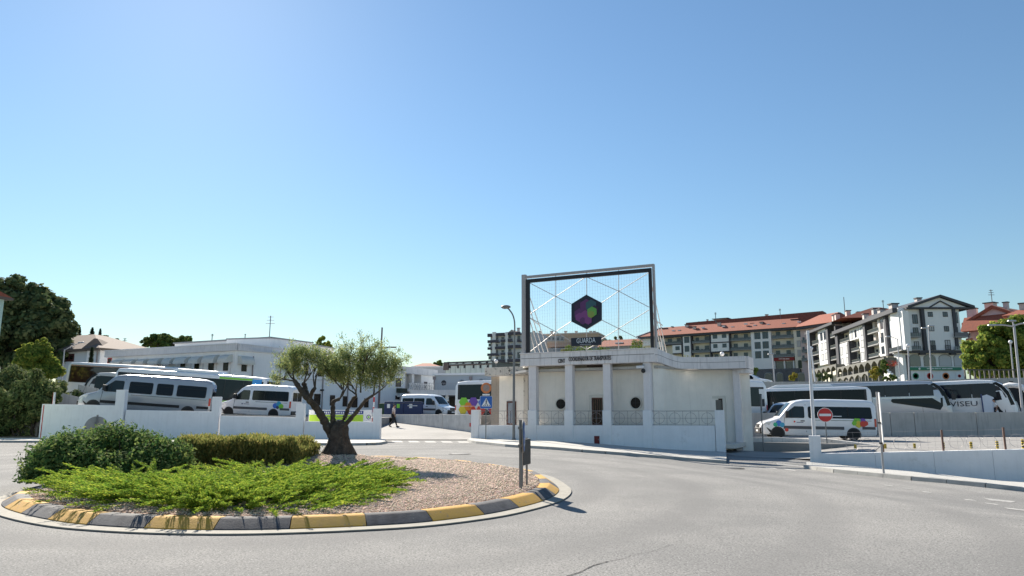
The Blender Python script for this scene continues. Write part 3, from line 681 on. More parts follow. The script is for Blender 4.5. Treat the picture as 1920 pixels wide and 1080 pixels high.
# ================================================================ WHITE WALLS
def zat(px, py, P): # height of a ray at plan point depth
    return at(px, py, P.y).z
def planar(px, py, A, B):
    d = ray(px, py); u = (B-A); n_ = Vector((u.y, -u.x, 0)); t = (A-CAM).dot(n_)/d.dot(n_); return CAM+d*t
def wall_run(name, label, A, B, spans, piers, y_far, mt=white_wall, thick=.25, pth=.34, copings=True, bot=None):
    """spans: (px0,px1,ytop0,ytop1); piers: (px0,px1,ytop). A,B: plan ends"""
    root = thing(name, label, 'wall', (A.x, A.y, 0), math.atan2(B.y-A.y, B.x-A.x)); U = (B-A); U.z = 0; U.normalize()
    def uv(px, py): p = planar(px, py, A, B); return (p-A).dot(U), p.z
    zb = -1.3 if bot is None else bot
    for a, b_, y0, y1 in spans:
        (u0, z0), (u1, z1) = uv(a, y0), uv(b_, y1); obj('wall_panel', M().hexa([(u0, 0, zb), (u1, 0, zb), (u1, thick, zb), (u0, thick, zb), (u0, 0, z0), (u1, 0, z1), (u1, thick, z1), (u0, thick, z0)]), mt, root, bevel=.012)
    for a, b_, y in piers:
        (u0, z0), (u1, z1) = uv(a, y), uv(b_, y); obj('pier', M().box(u0, u1, -.05, -.05+pth, zb, (z0+z1)/2), mt, root, bevel=.015)
    return root, uv
A, B = at(79, 800, 46.), at(714, 800, 44.)
WL, uvL = wall_run('boundary_wall', 'long white wall with stepped top left of the yard ramp', A, B, [(79, 219, 757.5, 760), (236, 399, 768.5, 771.5), (413, 556, 779.5, 782.5), (571, 700, 790, 791)], [(219, 236, 731), (399, 413, 744), (556, 571, 757), (700, 714, 766)], None)
obj('end_face', M().box(-.06, -.004, -.01, .26, -.3, 2.15), red_p, WL, label='red painted end of the wall')
u0, z0 = uvL(93, 757); u1, z1 = uvL(101, 734)
tg = thing('gate_post', 'thin white post with red edge on the left end of the white wall', 'post', WL.matrix_basis@Vector((u0+.1, .12, z0-.05)), WL.rotation_euler.z)
obj('post', M().box(0, .09, 0, .09, 0, z1-z0), white_metal, tg); obj('reflector', M().box(-.025, -.004, 0, .09, 0, z1-z0), red_p, tg)
A, B = at(884, 800, 45.6), at(1356, 800, 38.65)
CW, uvC = wall_run('boundary_wall', 'white wall with low piers in front of the pavilion', A, B, [(898, 991, 797.3, 797.3), (1005, 1059.5, 797.5, 797.5), (1073.5, 1131, 797.5, 797.5), (1145, 1206.5, 797.6, 797.6), (1220.5, 1340, 797.8, 798.2)], [(884, 898, 768.5), (1340, 1356, 769)], None)
for a, b_ in ((991, 1005), (1059.5, 1073.5), (1131, 1145), (1206.5, 1220.5)):
    (u0, _), (u1, z1) = uvC(a, 780), uvC(b_, 769.5); obj('pier', M().box(u0-.03, u1+.03, -.06, .40, -1.3, z1), white_wall, CW, bevel=.012)
(u0, z0), (u1, z1) = uvC(1114.5, 832), uvC(1124, 817.5)
hb = thing('hydrant_cabinet', 'dark red hydrant box set into the white wall below the entrance', 'cabinet', CW.matrix_basis@Vector((u0, -.003, z0)), CW.rotation_euler.z)
dkred = mat('dark_red', (.16, .012, .012), .5); obj('door', M().box(.015, u1-u0-.015, -.03, 0, .015, z1-z0-.015), dkred, hb); obj('frame', M().box(0, u1-u0, -.018, -.001, 0, z1-z0), mat('dark_red2', (.09, .01, .01), .6), hb); obj('handle', M().box(u1-u0-.07, u1-u0-.05, -.045, -.03, .2, .28), grey_metal, hb)
# railings between the piers: ring pattern
rail_m = mat('railing', (.30, .26, .25), .6, metal=.2)
for k, (a, b_) in enumerate(((898, 991), (1005, 1059.5), (1073.5, 1131), (1145, 1206.5), (1220.5, 1340))):
    (u0, z0), (u1, z1) = uvC(a, 797.4), uvC(b_, 770.5)
    lab = ['railing with rings between the left end pier and the first column', 'railing with rings below the left column bay', 'railing with rings in front of the entrance door', 'railing with rings in front of the right round window', 'long railing with rings right of the last column'][k]
    rt_ = thing('railing', lab, 'railing', CW.matrix_basis@Vector((u0, .14, z0)), CW.rotation_euler.z, 'railings on the pavilion wall'); Wd, Hh = u1-u0, z1-z0
    obj('rail', M().tube([(0, 0, Hh), (Wd, 0, Hh)], .016, 6), rail_m, rt_); obj('rail', M().tube([(0, 0, .03), (Wd, 0, .03)], .012, 6), rail_m, rt_); obj('rail', M().tube([(0, 0, Hh*.5), (Wd, 0, Hh*.5)], .009, 5), rail_m, rt_)
    nr = max(1, int(Wd/.85)); st_ = Wd/nr; bmx = M().tube([(0, 0, 0), (0, 0, Hh)], .010, 5).mesh('bar', rail_m); r_ = Hh*.38
    rg = M().tube([(r_*math.cos(q*math.pi/10), 0, r_*math.sin(q*math.pi/10)) for q in range(21)], .009, 5).mesh('ring', rail_m)
    for i in range(nr*2+1): link('bar', bmx, rt_, (i*st_/2, 0, 0))
    for i in range(nr): link('ring', rg, rt_, ((i+.5)*st_, -.012, Hh*.5))
# right wall with fence
A, B = on(1516, 868), on(1925, 905.5); A.z = B.z = 0; Bx = B+(B-A).normalized()*3
RW, uvR = wall_run('boundary_wall', 'low white wall with end pier along the right road', A, B, [(1538, 1640, 850.5, 848.4), (1640.3, 1750, 848.4, 846), (1750.3, 1860, 846, 843.5), (1860.3, 1990, 843.5, 840.5), (1990.3, 2500, 840.5, 832)], [(1516, 1538, 817)], None)
fr = thing('wire_fence', 'wire fence with round hoops on rusty posts above the right white wall', 'fence', RW.location, RW.rotation_euler.z)
def fz(px): return uvR(px, 850.5-(px-1538)*10/452.)
for px in (1657, 1770, 1887, 2000):
    u, z = fz(px); _, zt = uvR(px, 806-(px-1770)*.04); obj('post', M().box(u-.035, u+.035, .09, .16, z-.1, zt), rust, fr)
ua, za = fz(1545); ub, zb_ = fz(1985); wire = mat('wire', (.50, .46, .45), .5, metal=.4)
for k in range(4):
    t = (k+.4)/4.2; pa, pb = uvR(1545, 848-44*t)[1], uvR(1985, 839-44*t)[1]; obj('wire', M().tube([(ua, .12, pa), (ub, .12, pb)], .004, 4), wire, fr)
for i, px in enumerate(range(1560, 1985, 14)):
    u, z = fz(px); _, zt = uvR(px, 812-(px-1538)*.03); obj('wire', M().tube([(u, .12, z), (u, .12, zt)], .0035, 4), wire, fr)
for px in (1600, 1628, 1690, 1715, 1795, 1828, 1858, 1910, 1940):
    u, z = fz(px); r_ = .25; c = z+.32; obj('hoop', M().tube([(u+r_*math.cos(q*math.pi/9), .10, c+r_*math.sin(q*math.pi/9)) for q in range(19)], .007, 5), wire, fr)
# bollards
for i, (px, py, cl) in enumerate([(1605, 850, 'nearest the end pier'), (1661, 848.5, 'second from the end pier'), (1716, 848, 'third from the end pier'), (1770, 846, 'beside the first tall rusty post'), (1822, 845, 'between the two rusty posts'), (1871, 843, 'just left of the second rusty post'), (1919, 840, 'at the right edge of the photo')]):
    Yd = 34.5; p = at(px, py+2, Yd); zb_ = .0; ztop = at(px, py-14.5, Yd).z; b_ = thing('marker_post', 'striped marker post behind the right white wall, '+cl, 'bollard', (p.x, p.y, zb_-.04), 0, 'striped marker posts'); H = ztop+.05
    nseg = 7
    for s_ in range(nseg): obj('band', M().lathe([(.058, s_*H/nseg+.04), (.058, (s_+1)*H/nseg+.04)], 10), yellow_p if s_ % 2 == 0 else plastic, b_, 40)
# rough low wall along the side street, and grey retaining walls
A, B = at(1357, 830, 42.6), at(1520, 830, 41.2)
rw, uvW = wall_run('low_wall', 'stained low plaster wall below the parked minibus by the side street', A, B, [(1357, 1462, 819.5, 819.5), (1462, 1560, 820, 826)], [], None, rough_wall, .2); 
tm = link('graffiti', text_mesh('Y', .62, .002, plastic, 'graffiti'), rw, (uvW(1366, 835)[0], -.006, uvW(1366, 833)[1]))
A, B = at(1538, 830, 41.), at(1642, 836, 38.)
rw2, _ = wall_run('low_wall', 'tapering low wall behind the right end pier', A, B, [(1538, 1642, 821, 834)], [], None, rough_wall, .2)
A, B = at(1555, 800, 53.1), at(1925, 800, 53.1)
rt2, uvB = wall_run('retaining_wall', 'grey retaining wall behind the right yard with vertical joints', A, B, [(1400, 1668, 774, 773.4), (1669, 1713, 773.4, 773.2), (1714, 1829, 773.2, 773), (1830, 1990, 773, 772.6)], [], None, concrete, .25)
A, B = at(714, 800, 66.5), at(890, 800, 50.6)
rt3, uvG = wall_run('retaining_wall', 'pale stained wall on the right side of the yard ramp', A, B, [(700, 826, 777, 777.2), (827, 896, 777.2, 777.6)], [(825, 830, 776)], None, rough_wall, .25)
obj('reflector', M().box(uvG(881, 780)[0], uvG(885, 780)[0], -.03, -.003, uvG(883, 800)[1], uvG(883, 793)[1]), red_p, rt3)
# upper street wall, railing with openings
A, B = at(1395, 720, 76.3), at(1990, 720, 76.3)
rt4, uvU = wall_run('retaining_wall', 'long concrete wall carrying the upper street above the buses', A, B, [(1395, 1530, 716, 715.5), (1531, 1700, 715.5, 714), (1701, 1870, 713, 709), (1871, 1990, 709, 707)], [], None, concrete, .3)
u0, z0 = uvU(1868, 775); u1, z1 = uvU(1990, 727); obj('underpass_opening', M().box(u0, u1, -.04, -.004, z0-1, z1), mat('dark_opening', (.02, .02, .022), .9), rt4)
u0, z0 = uvU(1893, 722); obj('sign_plate', M().box(u0, u0+.35, -.05, -.004, z0-.1, z0+.4), plastic, rt4)
rl_ = thing('balustrade', 'grey railing with ring openings on the upper wall at right', 'railing', rt4.location, rt4.rotation_euler.z)
fm_ = mat('railing_grey', (.10, .09, .085), .7)
u0, z0 = uvU(1812, 710.5); u1, z1 = uvU(1812, 694)
for k in range(28):
    u = u0+k*.52; obj('baluster', M().box(u-.07, u+.07, .1, .2, z0+k*.004, z1+k*.01), fm_, rl_)
obj('rail', M().box(u0, u0+28*.52, .08, .22, z1+.0, z1+.09), fm_, rl_)
# left hillside concrete wall and fence by the hedge
A, B = at(93, 745, 50.), at(152, 745, 51.5)
wall_run('concrete_wall', 'short grey concrete wall beside the hedge at the left end of the white wall', A, B, [(101, 150, 733, 745)], [], None, concrete, .2)
A, B = at(148, 745, 57.), at(186, 745, 58)
wall_run('concrete_wall', 'grey concrete panel wall between the hedge and the silver minibus', A, B, [(148, 186, 721, 729)], [], None, concrete, .2)
# ================================================================ PAVILION (station entrance building)
Lf = (B-A)
A, B = at(884, 800, 45.6), at(1356, 800, 38.65); A.z = B.z = 0; U = (B-A).normalized(); RZP = math.atan2(U.y, U.x)
PV = thing('station_pavilion', 'low white pavilion with four columns, curved fascia and a big frame on its roof', 'building', A, RZP)
fasc = fascia; Lu = lambda px, py, back=0.: planar2(px, py, back)
NV = Vector((-U.y, U.x, 0))              # points away from the viewer
def planar2(px, py, back=0.):
    o = A+NV*back; d = ray(px, py); n_ = Vector((U.y, -U.x, 0)); t = (o-CAM).dot(n_)/d.dot(n_); p = CAM+d*t; return (p-A).dot(U), p.z
zt_, zb2 = planar2(1100, 659.5)[1], planar2(1100, 683)[1]
uL, uR = planar2(977, 675)[0], planar2(1229, 665)[0]
obj('entablature', M().box(uL, uR, -.12, .5, zb2, zt_), fasc, PV, bevel=.02); obj('groove', M().box(uL+.05, uR-.05, -.128, -.121, zb2+(zt_-zb2)*.60, zb2+(zt_-zb2)*.63), dark_brown, PV)
obj('parapet_cap', M().box(uL-.04, uR+.04, -.16, .55, zt_+.003, zt_+.06), fasc, PV, bevel=.01)
let = mat('letters', (.05, .04, .045), .7)
ch = 'CENT    COORDENADOR DE TRANSPORTES'
u0, zl = planar2(1048, 676.5); u1, _ = planar2(1147, 673)
tmp = text_mesh('CENT', .32, .02, let, sx=1.0)
cu = 'COORDENADOR DE TRANSPORTES'
def put_text(txt, px0, px1, py, size, parent, mt, y=-.14, depth=.02, name='lettering', flex=True):
    (a, z), (b_, _) = planar2(px0, py), planar2(px1, py); me = text_mesh(txt, size, depth, mt, name); xs_ = [v.co.x for v in me.vertices]; wdt = max(xs_)-min(xs_)
    return link(name, me, parent, ((a+b_)/2, y, z), (0, 0, 0), ((b_-a)/wdt, 1, 1))
put_text('CENT', 1048, 1061, 677.6, .34, PV, let); put_text('COORDENADOR DE TRANSPORTES', 1068, 1147, 674.4, .34, PV, let)
# columns
for a, b_ in ((991, 1005), (1059.5, 1073.5), (1131, 1145), (1206.5, 1220.5)):
    (c0, _), (c1, z1) = planar2(a, 730), planar2(b_, 730); zb3 = planar2(a, 770)[1]
    obj('column', M().box(c0, c1, .0, .42, zb3-.02, zb2-.003), column_paint, PV, bevel=.012)
# slab / porch ceiling and recess wall
REC = 1.0
def lw(px, back): return planar2(px, 740, back)[0]
soff = mat('soffit', (.70, .67, .60), .85)
obj('porch_floor', M().box(uL-3, uR+4, .3, 3.9, -.2, .02), mat('porch_floor', (.6, .57, .52), .8), PV)
obj('porch_ceiling', M().prism([(uL+.1, .5), (uR-.05, .5), (uR-.05, 6.), (uL-3.2, 6.)], zb2+.05, zb2+.25, 'z'), soff, PV)
# concave recess wall as a curved strip
cr = []
for t in np.linspace(0, 1, 15):
    u = lw(1003, REC)+(lw(1222, 1.0)-lw(1003, REC))*t; cr.append((u, 1.0+.35*math.sin(math.pi*t), 0))
zf = .25
obj('recess_wall', M().strip(cr, .12, zf-.8, zb2+.04), render_wall, PV, 60)
def recy(u): return float(np.interp(u, [c[0] for c in cr], [c[1] for c in cr]))-.125
def solve(px, py):
    y = 1.5
    for _ in range(8): u, z = planar2(px, py, y); y = recy(u)
    return u, y, z
def round_window(px, py, rpx):
    u, y, z = solve(px, py); r = rpx/1350*42.; t = obj('round_window', M().lathe([(r*1.18, 0), (r*1.18, .05), (r, .05), (r, 0)], 28), soff, PV, 30, (u, y-.07, z), (math.pi/2, 0, 0))
    sl_ = math.atan2(recy(u+.3)-recy(u-.3), .6); t.location = (u+.0, y-.02, z); t.rotation_euler = Euler((math.pi/2, 0, 0)).to_matrix().to_euler(); t.rotation_euler = (Matrix.Rotation(sl_, 3, 'Z')@Matrix.Rotation(math.pi/2, 3, 'X')).to_euler(); obj('pane', M().lathe([(r*.99, 0), (r*.99, .03)], 28), mat('porthole_glass', (.012, .010, .010), .35, spec=.2), t); obj('grid', M().box(-.012, .012, -r*.95, r*.95, .03, .045).box(-r*.95, -.02, -.012, .012, .03, .044).box(.02, r*.95, -.012, .012, .03, .044), plastic, t)
round_window(1052, 757.5, 9.5); round_window(1192.5, 755.5, 10.3)
u, y, z = solve(1120.5, 746); dz0 = solve(1120.5, 800)[2]-.1; wd = solve(1131, 770)[0]-solve(1111, 770)[0]
dr = obj('door', M().box(0, wd, 0, .05, 0, z-dz0), brown_frame, PV, loc=(u-wd/2, y-.07, dz0)); obj('door_surround', M().box(-.16, -.01, -.06, .06, 0, z-dz0+.16).box(wd+.01, wd+.16, -.06, .06, 0, z-dz0+.16).box(-.008, wd+.008, -.06, .06, z-dz0+.01, z-dz0+.16), soff, PV, loc=(u-wd/2, y-.05, dz0))
for k in range(2): obj('door_leaf', M().box(.06+k*wd*.47, wd*.47+k*wd*.47, -.02, -.003, .28, z-dz0-.08), glass, dr)
for k in range(5): obj('bar', M().box(.1+k*wd*.19, .12+k*wd*.19, -.05, -.03, .3, z-dz0-.1), rust, dr)
# left wing
zLt, zLb = planar2(945, 689, 3.)[1], planar2(945, 704.5, 3.)[1]
lw0, lw1 = planar2(914, 700, 3.)[0], planar2(990, 700, 3.)[0]
obj('wing_fascia', M().box(lw0, lw1, 2.6, 3.1, zLb, zLt), mold_wall, PV, bevel=.02, label='beige fascia blotched with black mould')
a0, a1, a2 = planar2(936, 740, 3.4)[0], planar2(985, 740, 3.4)[0], planar2(926, 740, 3.8)[0]
obj('wing_wall', M().box(a0, a1+.6, 3.4, 3.62, -.5, zLb-.003), render_wall, PV)
obj('side_pier', M().box(a2, a0-.004, 3.42, 4.6, -.5, zLb-.003), mat('beige_pier', (.40, .34, .28), .9, noise_=.1, streak=.3, stain=((.07, .06, .06), .62, .68, 3.)), PV)
obj('wall_end', M().box(a1+.02, a1+.32, 3.1, 3.39, -.5, zLb-.003), mold_wall, PV)
wx0, wx1 = planar2(951, 770, 3.4)[0], planar2(968, 770, 3.4)[0]; wz0, wz1 = planar2(960, 797, 3.4)[1], planar2(960, 752.5, 3.4)[1]
wn = obj('window', M().box(0, .09, -.09, 0, 0, wz1-wz0).box(wx1-wx0-.09, wx1-wx0, -.09, 0, 0, wz1-wz0).box(.09, wx1-wx0-.09, -.09, 0, wz1-wz0-.09, wz1-wz0).box(.09, wx1-wx0-.09, -.09, 0, 0, .12), brown_frame, PV, loc=(wx0, 3.397, wz0)); obj('pane', M().box(.05, wx1-wx0-.05, -.05, -.03, .05, wz1-wz0-.05), mat('blue_glass', (.10, .16, .24), .1, spec=.9), wn)
for k in range(4): obj('bar', M().box(.1+k*.09, .12+k*.09, -.075, -.06, .1, wz1-wz0-.1), white_metal, wn)
obj('corner_pilaster', M().box(planar2(1014, 740, 1.6)[0], planar2(1026, 740, 1.6)[0], 1.3, 1.7, -.4, zb2+.04), mold_wall, PV)
# right wing with concave curved fascia
zRt, zRb = planar2(1360, 670.5, 3.6)[1], planar2(1360, 692.5, 3.6)[1]
pl = [(uR+.02, -.1), (uR+.25, .9), (uR+.75, 1.8), (uR+1.5, 2.5), (uR+2.4, 2.9), (planar2(1398, 680, 3.0)[0], 3.0)]
pc = []
for i in range(len(pl)-1):
    for k in range(6):
        t = k/6; a_ = pl[max(i-1, 0)]; b_ = pl[i]; c_ = pl[i+1]; d_ = pl[min(i+2, len(pl)-1)]
        pc.append(tuple(.5*((2*b_[j])+(c_[j]-a_[j])*t+(2*a_[j]-5*b_[j]+4*c_[j]-d_[j])*t*t+(3*b_[j]-a_[j]-3*c_[j]+d_[j])*t**3) for j in (0, 1)))
pc.append(pl[-1]); nP = len(pc)
z1s = [zt_+(zRt-zt_)*ss(i/(nP*.45)) for i in range(nP)]; z0s = [zb2+(zRb-zb2)*ss(i/(nP*.45)) for i in range(nP)]
obj('curved_fascia', M().strip(pc, .14, z0s, z1s), fasc, PV, 50); obj('fascia_groove', M().strip([(a, b_-.006) for a, b_ in pc], .1405, [a+(b_-a)*.52 for a, b_ in zip(z0s, z1s)], [a+(b_-a)*.56 for a, b_ in zip(z0s, z1s)]), mat('groove', (.3, .28, .28), .9), PV)
ex = pl[-1][0]
obj('fascia_return', M().box(ex-.12, ex+.14, 3.145, 4.9, zRb, zRt), fasc, PV)
cw = [(a+.02, b_+.9) for a, b_ in pc[:-1]]+[(planar2(1388, 740, 3.8)[0], 3.9)]
cw = [(lw(1224, .5), .45)]+[c for c in cw if c[0] > lw(1224, .5)+.35]
obj('curved_wall', M().strip(cw, .12, -.6, min(z0s)+.3), render_wall, PV, 60)
u0 = planar2(1377, 750, 3.6)[0]; u1 = planar2(1389.5, 750, 3.6)[0]
obj('corner_pilaster', M().box(u0, u1, 3.45, 4.8, -.8, zRb-.002), column_paint, PV, bevel=.01)
obj('roof_slab', M().prism([(uL-2.6, 3.1), (uL+.1, .5), (uR, .4), (uR+1.2, 2.8), (ex-.13, 3.1), (ex-.13, 4.9), (uL+2, 9), (uL-3, 9)], zRb-.02, zRb+.12, 'z'), concrete, PV)
obj('eaves_soffit', M().box(ex-.5, ex+.13, 3.2, 4.8, zRb-.25, zRb-.03), fasc, PV); obj('rear_wall', M().box(uL-3, uL+2, 9.0, 9.2, -.6, zRb-.03), render_wall, PV)
obj('side_wall', M().box(uL-3, uL-2.8, 4.6, 8.99, -.6, zRb-.03), render_wall, PV)
# door, downpipes, cctv, wall stains
u0, z1 = planar2(1334, 747.5, 3.78); u1, _ = planar2(1355, 747.5, 3.78); wd = u1-u0; zd = -.05
dr = obj('door', M().box(0, wd, 0, .05, 0, z1-zd), dark_brown, PV, loc=(u0, 3.70, zd)); obj('transom', M().box(.06, wd-.06, -.02, -.003, (z1-zd)*.64, z1-zd-.08), mat('grey_pane', (.12, .12, .11), .3), dr); obj('door_leaf', M().box(.06, wd-.06, -.02, -.003, .1, (z1-zd)*.6), glass, dr)
obj('door_surround', M().box(-.16, -.01, -.06, .04, 0, z1-zd+.16).box(wd+.01, wd+.16, -.06, .04, 0, z1-zd+.16).box(-.008, wd+.008, -.06, .04, z1-zd+.01, z1-zd+.16), soff, PV, loc=(u0, 3.70, zd))
up, _ = planar2(1306, 740, 3.7); zp_ = planar2(1306, 697, 3.6)[1]
dp = obj('downpipe', M().tube([(0, 0, -.1), (0, 0, zp_)], .06, 8), mat('pipe_pv', (.16, .14, .14), .7), PV, 50, (up, 3.45, 0))
for q in (.3, .45, .62, .8): obj('pipe_bracket', M().box(-.1, .1, -.02, .2, q*zp_, q*zp_+.06), dark_brown, dp)
obj('wall_strip', M().box(up-.22, up+.30, 3.58, 3.69, -.4, zRb-.004), column_paint, PV)
cu0, cz0 = planar2(1207, 690, -.1)
ct = thing('security_camera', 'white and black security camera on the right column under the fascia', 'camera', (A+U*cu0+NV*-.15+Vector((0, 0, cz0))), RZP)
obj('body', M().box(-.38, .06, -.14, .0, -.02, .13), white_metal, ct, bevel=.02); obj('dome', M().ball((.0, -.06, -.16), .13, 8), plastic, ct, 50); obj('bracket', M().box(-.03, .03, -.1, .12, .13, .19), grey_metal, ct)
obj('beam', M().box(planar2(1095, 681, .1)[0], planar2(1131, 681, .1)[0], .55, .75, zb2-.12, zb2+.045), dark_brown, PV)
# ================================================================ ROOF FRAME
FR = thing('billboard', 'tall steel frame with a grey outer and black inner border standing on the pavilion roof', 'sign', A, RZP)
def P2(px, py, back=.15): u, z = planar2(px, py, back); return Vector((u, back, z))
def bar(name, p, q, r, mt, n=6): 
    return obj(name, M().tube([p, q], r, n), mt, FR, 40)
tl, bl_, tr_, br_ = P2(984, 517), P2(983, 663), P2(1223.5, 494.5), P2(1229.5, 657)
gf = mat('frame_grey', (.45, .43, .43), .6, noise_=.08)
zb_l = zt_+.06
def vbar(name, px0, px1, pyt, pyb, y0, y1, mt):
    a_, zt2 = planar2(px0, (pyt+pyb)/2, .15); b_, _ = planar2(px1, (pyt+pyb)/2, .15); zz1 = planar2((px0+px1)/2, pyt, .15)[1]; return obj(name, M().box(a_, b_, y0, y1, zb_l-.01, zz1), mt, FR, bevel=.01)
vbar('outer_post', 978.5, 986, 515, 664, .10, .34, gf); vbar('outer_post', 1225.5, 1229, 494.5, 656, .10, .34, gf)
a_, za = planar2(979, 516.5, .15); b_, zb4 = planar2(1229, 494.5, .15); zc = (za+zb4)/2
obj('outer_beam', M().box(a_+.26, b_-.12, .12, .32, zc-.17, zc-.02), gf, FR, bevel=.01)
iu0, iz = planar2(986.5, 600, -.0); iu1, _ = planar2(1224.5, 600, -.0); izt = (planar2(989, 523.5, 0)[1]+planar2(1220, 503, 0)[1])/2
obj('inner_post', M().box(iu0, iu0+.24, -.06, .10, zb_l-.01, izt), black_metal, FR, bevel=.01); obj('inner_post', M().box(iu1-.17, iu1, -.06, .10, zb_l-.01, izt), black_metal, FR, bevel=.01)
obj('inner_beam', M().box(iu0+.241, iu1-.171, -.06, .10, izt-.22, izt), black_metal, FR, bevel=.01)
steel = mat('brace_steel', (.50, .48, .48), .5, metal=.2)
for px, y0, y1 in ((1042, 512, 662), (1100, 507, 662), (1160, 501, 658)): bar('vertical_brace', P2(px, y0), P2(px, y1), .022, steel)
N1, N2, N3_, N4 = (1042, 556), (1160, 546), (1042, 622), (1160, 616)
for a_, b_ in (((992, 530), N1), ((992, 590), N1), (N1, (1099, 519)), (N1, (1071, 570)), ((1099, 519), N2), (N2, (1217, 511)), (N2, (1128, 568)), (N2, (1217, 576)), ((992, 595), N3_), ((992, 661), N3_), (N3_, (1071, 603)), (N4, (1128, 600)), (N4, (1217, 581)), (N4, (1217, 645)), (N4, (1128, 636)), (N3_, (1071, 640)), ((1100, 655), (1071, 640)), ((1100, 655), (1128, 640))):
    bar('diagonal_brace', P2(*a_), P2(*b_), .022, steel)
# back stays down to the roof
for px, pt, pe, bk in ((992, 553, 1041, 4.8), (992, 575, 1031, 4.0), (993, 600, 1023, 3.2), (993, 622, 1013, 2.4), (1222, 535, 1256, 4.9), (1223, 560, 1250, 4.3), (1224, 585, 1246, 3.6), (1225, 610, 1240, 2.9)):
    p = P2(px, pt, .2); e = Vector((planar2(pe, 665, bk)[0], bk, zRb+.12)); bar('back_stay', p, e, .028, steel)
for s_, px in ((0, 992), (1, 1222)):
    p = P2(px, 595, .2); e = Vector((planar2((1012, 1243)[s_], 640, 2.6)[0], 2.6, planar2((1012, 1243)[s_], 610, 2.6)[1])); bar('cross_strut', p, e, .03, steel)
w_ = M(); nw = 0
uu0, uu1 = iu0+.25, iu1-.18; z0_, z1_ = zb_l, izt-.22
for k in range(1, 46): x_ = uu0+(uu1-uu0)*k/46; w_.tube([(x_, .06, z0_), (x_, .06, z1_)], .0035, 3, cap=False)
for k in range(1, 22): zz = z0_+(z1_-z0_)*k/22; w_.tube([(uu0, .065, zz), (uu1, .065, zz)], .003, 3, cap=False)
obj('wire_net', w_, mat('net_wire', (.35, .38, .42), .6), FR, kind='stuff')
# hexagon panel and name panel
hx = [(1099.5, 552.5), (1128, 567.5), (1128, 600.5), (1100, 617.5), (1071.5, 603), (1071.5, 570)]
hp = [planar2(*q, -.1) for q in hx]
HX = obj('hexagon_panel', M().prism([(u, z) for u, z in hp], -.12, -.02, 'y'), navy, FR)
hcx, hcz = sum(u for u, _ in hp)/6, sum(z for _, z in hp)/6
vio = [mat('hex_violet', (.10, .028, .12), .5), mat('hex_magenta', (.19, .05, .19), .5), mat('hex_green', (.12, .36, .07), .5), mat('hex_teal', (.03, .10, .12), .5), mat('hex_dark', (.035, .015, .05), .5), mat('hex_gold', (.22, .30, .06), .5)]
def hexf(cx, cz, r, y, mt, name='coloured_hexagon'): obj(name, M().prism([(cx+r*math.sin(k*math.pi/3), cz+r*math.cos(k*math.pi/3)) for k in range(6)], y, y+.004, 'y'), mt, HX)
rH = (hp[0][1]-hp[3][1])/2
for i, (dx, dz, r, c) in enumerate([(-.35, .25, .42, 4), (.0, .34, .42, 0), (-.42, -.1, .34, 0), (.30, .35, .36, 3), (.5, .1, .26, 4), (-.42, -.28, .27, 1), (-.05, -.22, .33, 1), (-.2, -.5, .22, 0), (.12, -.5, .24, 1), (.36, -.02, .32, 2), (.30, -.16, .22, 5)]): hexf(hcx+dx*rH, hcz+dz*rH, r*rH, -.126-i*.0045, vio[c])
nu0, nz1 = planar2(1071, 634, -.1); nu1, nz0 = planar2(1127.5, 647, -.1)
NP = obj('name_panel', M().box(nu0, nu1, -.14, -.04, nz0, nz1+.0), navy, FR, bevel=.008)
me = text_mesh('GUARDA', .42, .006, mat('sign_letters', (.62, .66, .70), .5)); xs_ = [v.co.x for v in me.vertices]; wdt = max(xs_)-min(xs_)
link('lettering', me, NP, ((nu0+nu1)/2, -.15, nz0+(nz1-nz0)*.60), (0, 0, 0), ((nu1-nu0)*.63/wdt, 1, 1))

obj('tagline', M().box(nu0+(nu1-nu0)*.3, nu0+(nu1-nu0)*.68, -.146, -.141, nz0+.07, nz0+.085), MAT['sign_letters'], NP)
# weeds on the roof
lf_weed = leafmat('weed_leaf', (.13, .20, .035), .4, .3); lf_dry = leafmat('dry_leaf', (.30, .29, .12), .3, .3)
def shrub(name, label, cat, loc, rx, rz, n, leaf, mt, group=None):
    t = thing(name, label, cat, loc, 0, group); st = M()
    for _ in range(5): limb(st, (0, 0, -.05), (random.uniform(-.6, .6)*rx, random.uniform(-.5, .5)*rx, rz*random.uniform(.5, 1.)), .02*rx+.005, .005, .1, 4, 4)
    obj('stem', st, wood, t); link('foliage', bush_mesh('foliage', (0, 0, rz*.35), rx, rx*.8, rz*.75, n, leaf, mt, .5, 26, .4), t); return t
for px, py, r_, h_, m__, lb, bk in ((1072, 655, .6, .55, lf_weed, 'green weeds behind the parapet under the left end of the name panel', 1.2), (1092, 654, .75, .5, lf_weed, 'green weeds on the roof below the name panel', 1.2), (1130, 652, .55, .3, lf_weed, 'low weeds on the roof right of the name panel', 1.2), (1196, 650, .42, .75, lf_weed, 'small green shrub on the roof near the right frame post', 1.2), (1285, 668, 1.1, .42, lf_dry, 'dry yellowish weeds on the curved parapet', 4.2), (1060, 656, .4, .3, lf_dry, 'thin dry weeds left of the roof weeds', 1.2)):
    u, z = planar2(px, py+10, bk); w3 = A+U*u+NV*bk; shrub('roof_weeds', lb, 'plant', (w3.x, w3.y, zRb+.1 if bk > 2 else zt_-.25), r_, h_+.25, 900, .09, m__)
for px, pb, ht, lb in ((1354, 662, 0, None),):
    u, z = planar2(px, pb, 4.); w3 = A+U*u+NV*4.; t = thing('globe_light', 'small white dome on a short stem above the right wing', 'lamp', (w3.x, w3.y, zRb+.1)); obj('stem', M().tube([(0, 0, 0), (0, 0, z-zRb-.25)], .02, 6), galv, t); obj('dome', M().ball((0, 0, z-zRb-.15), .13, 8), white_metal, t, 50)
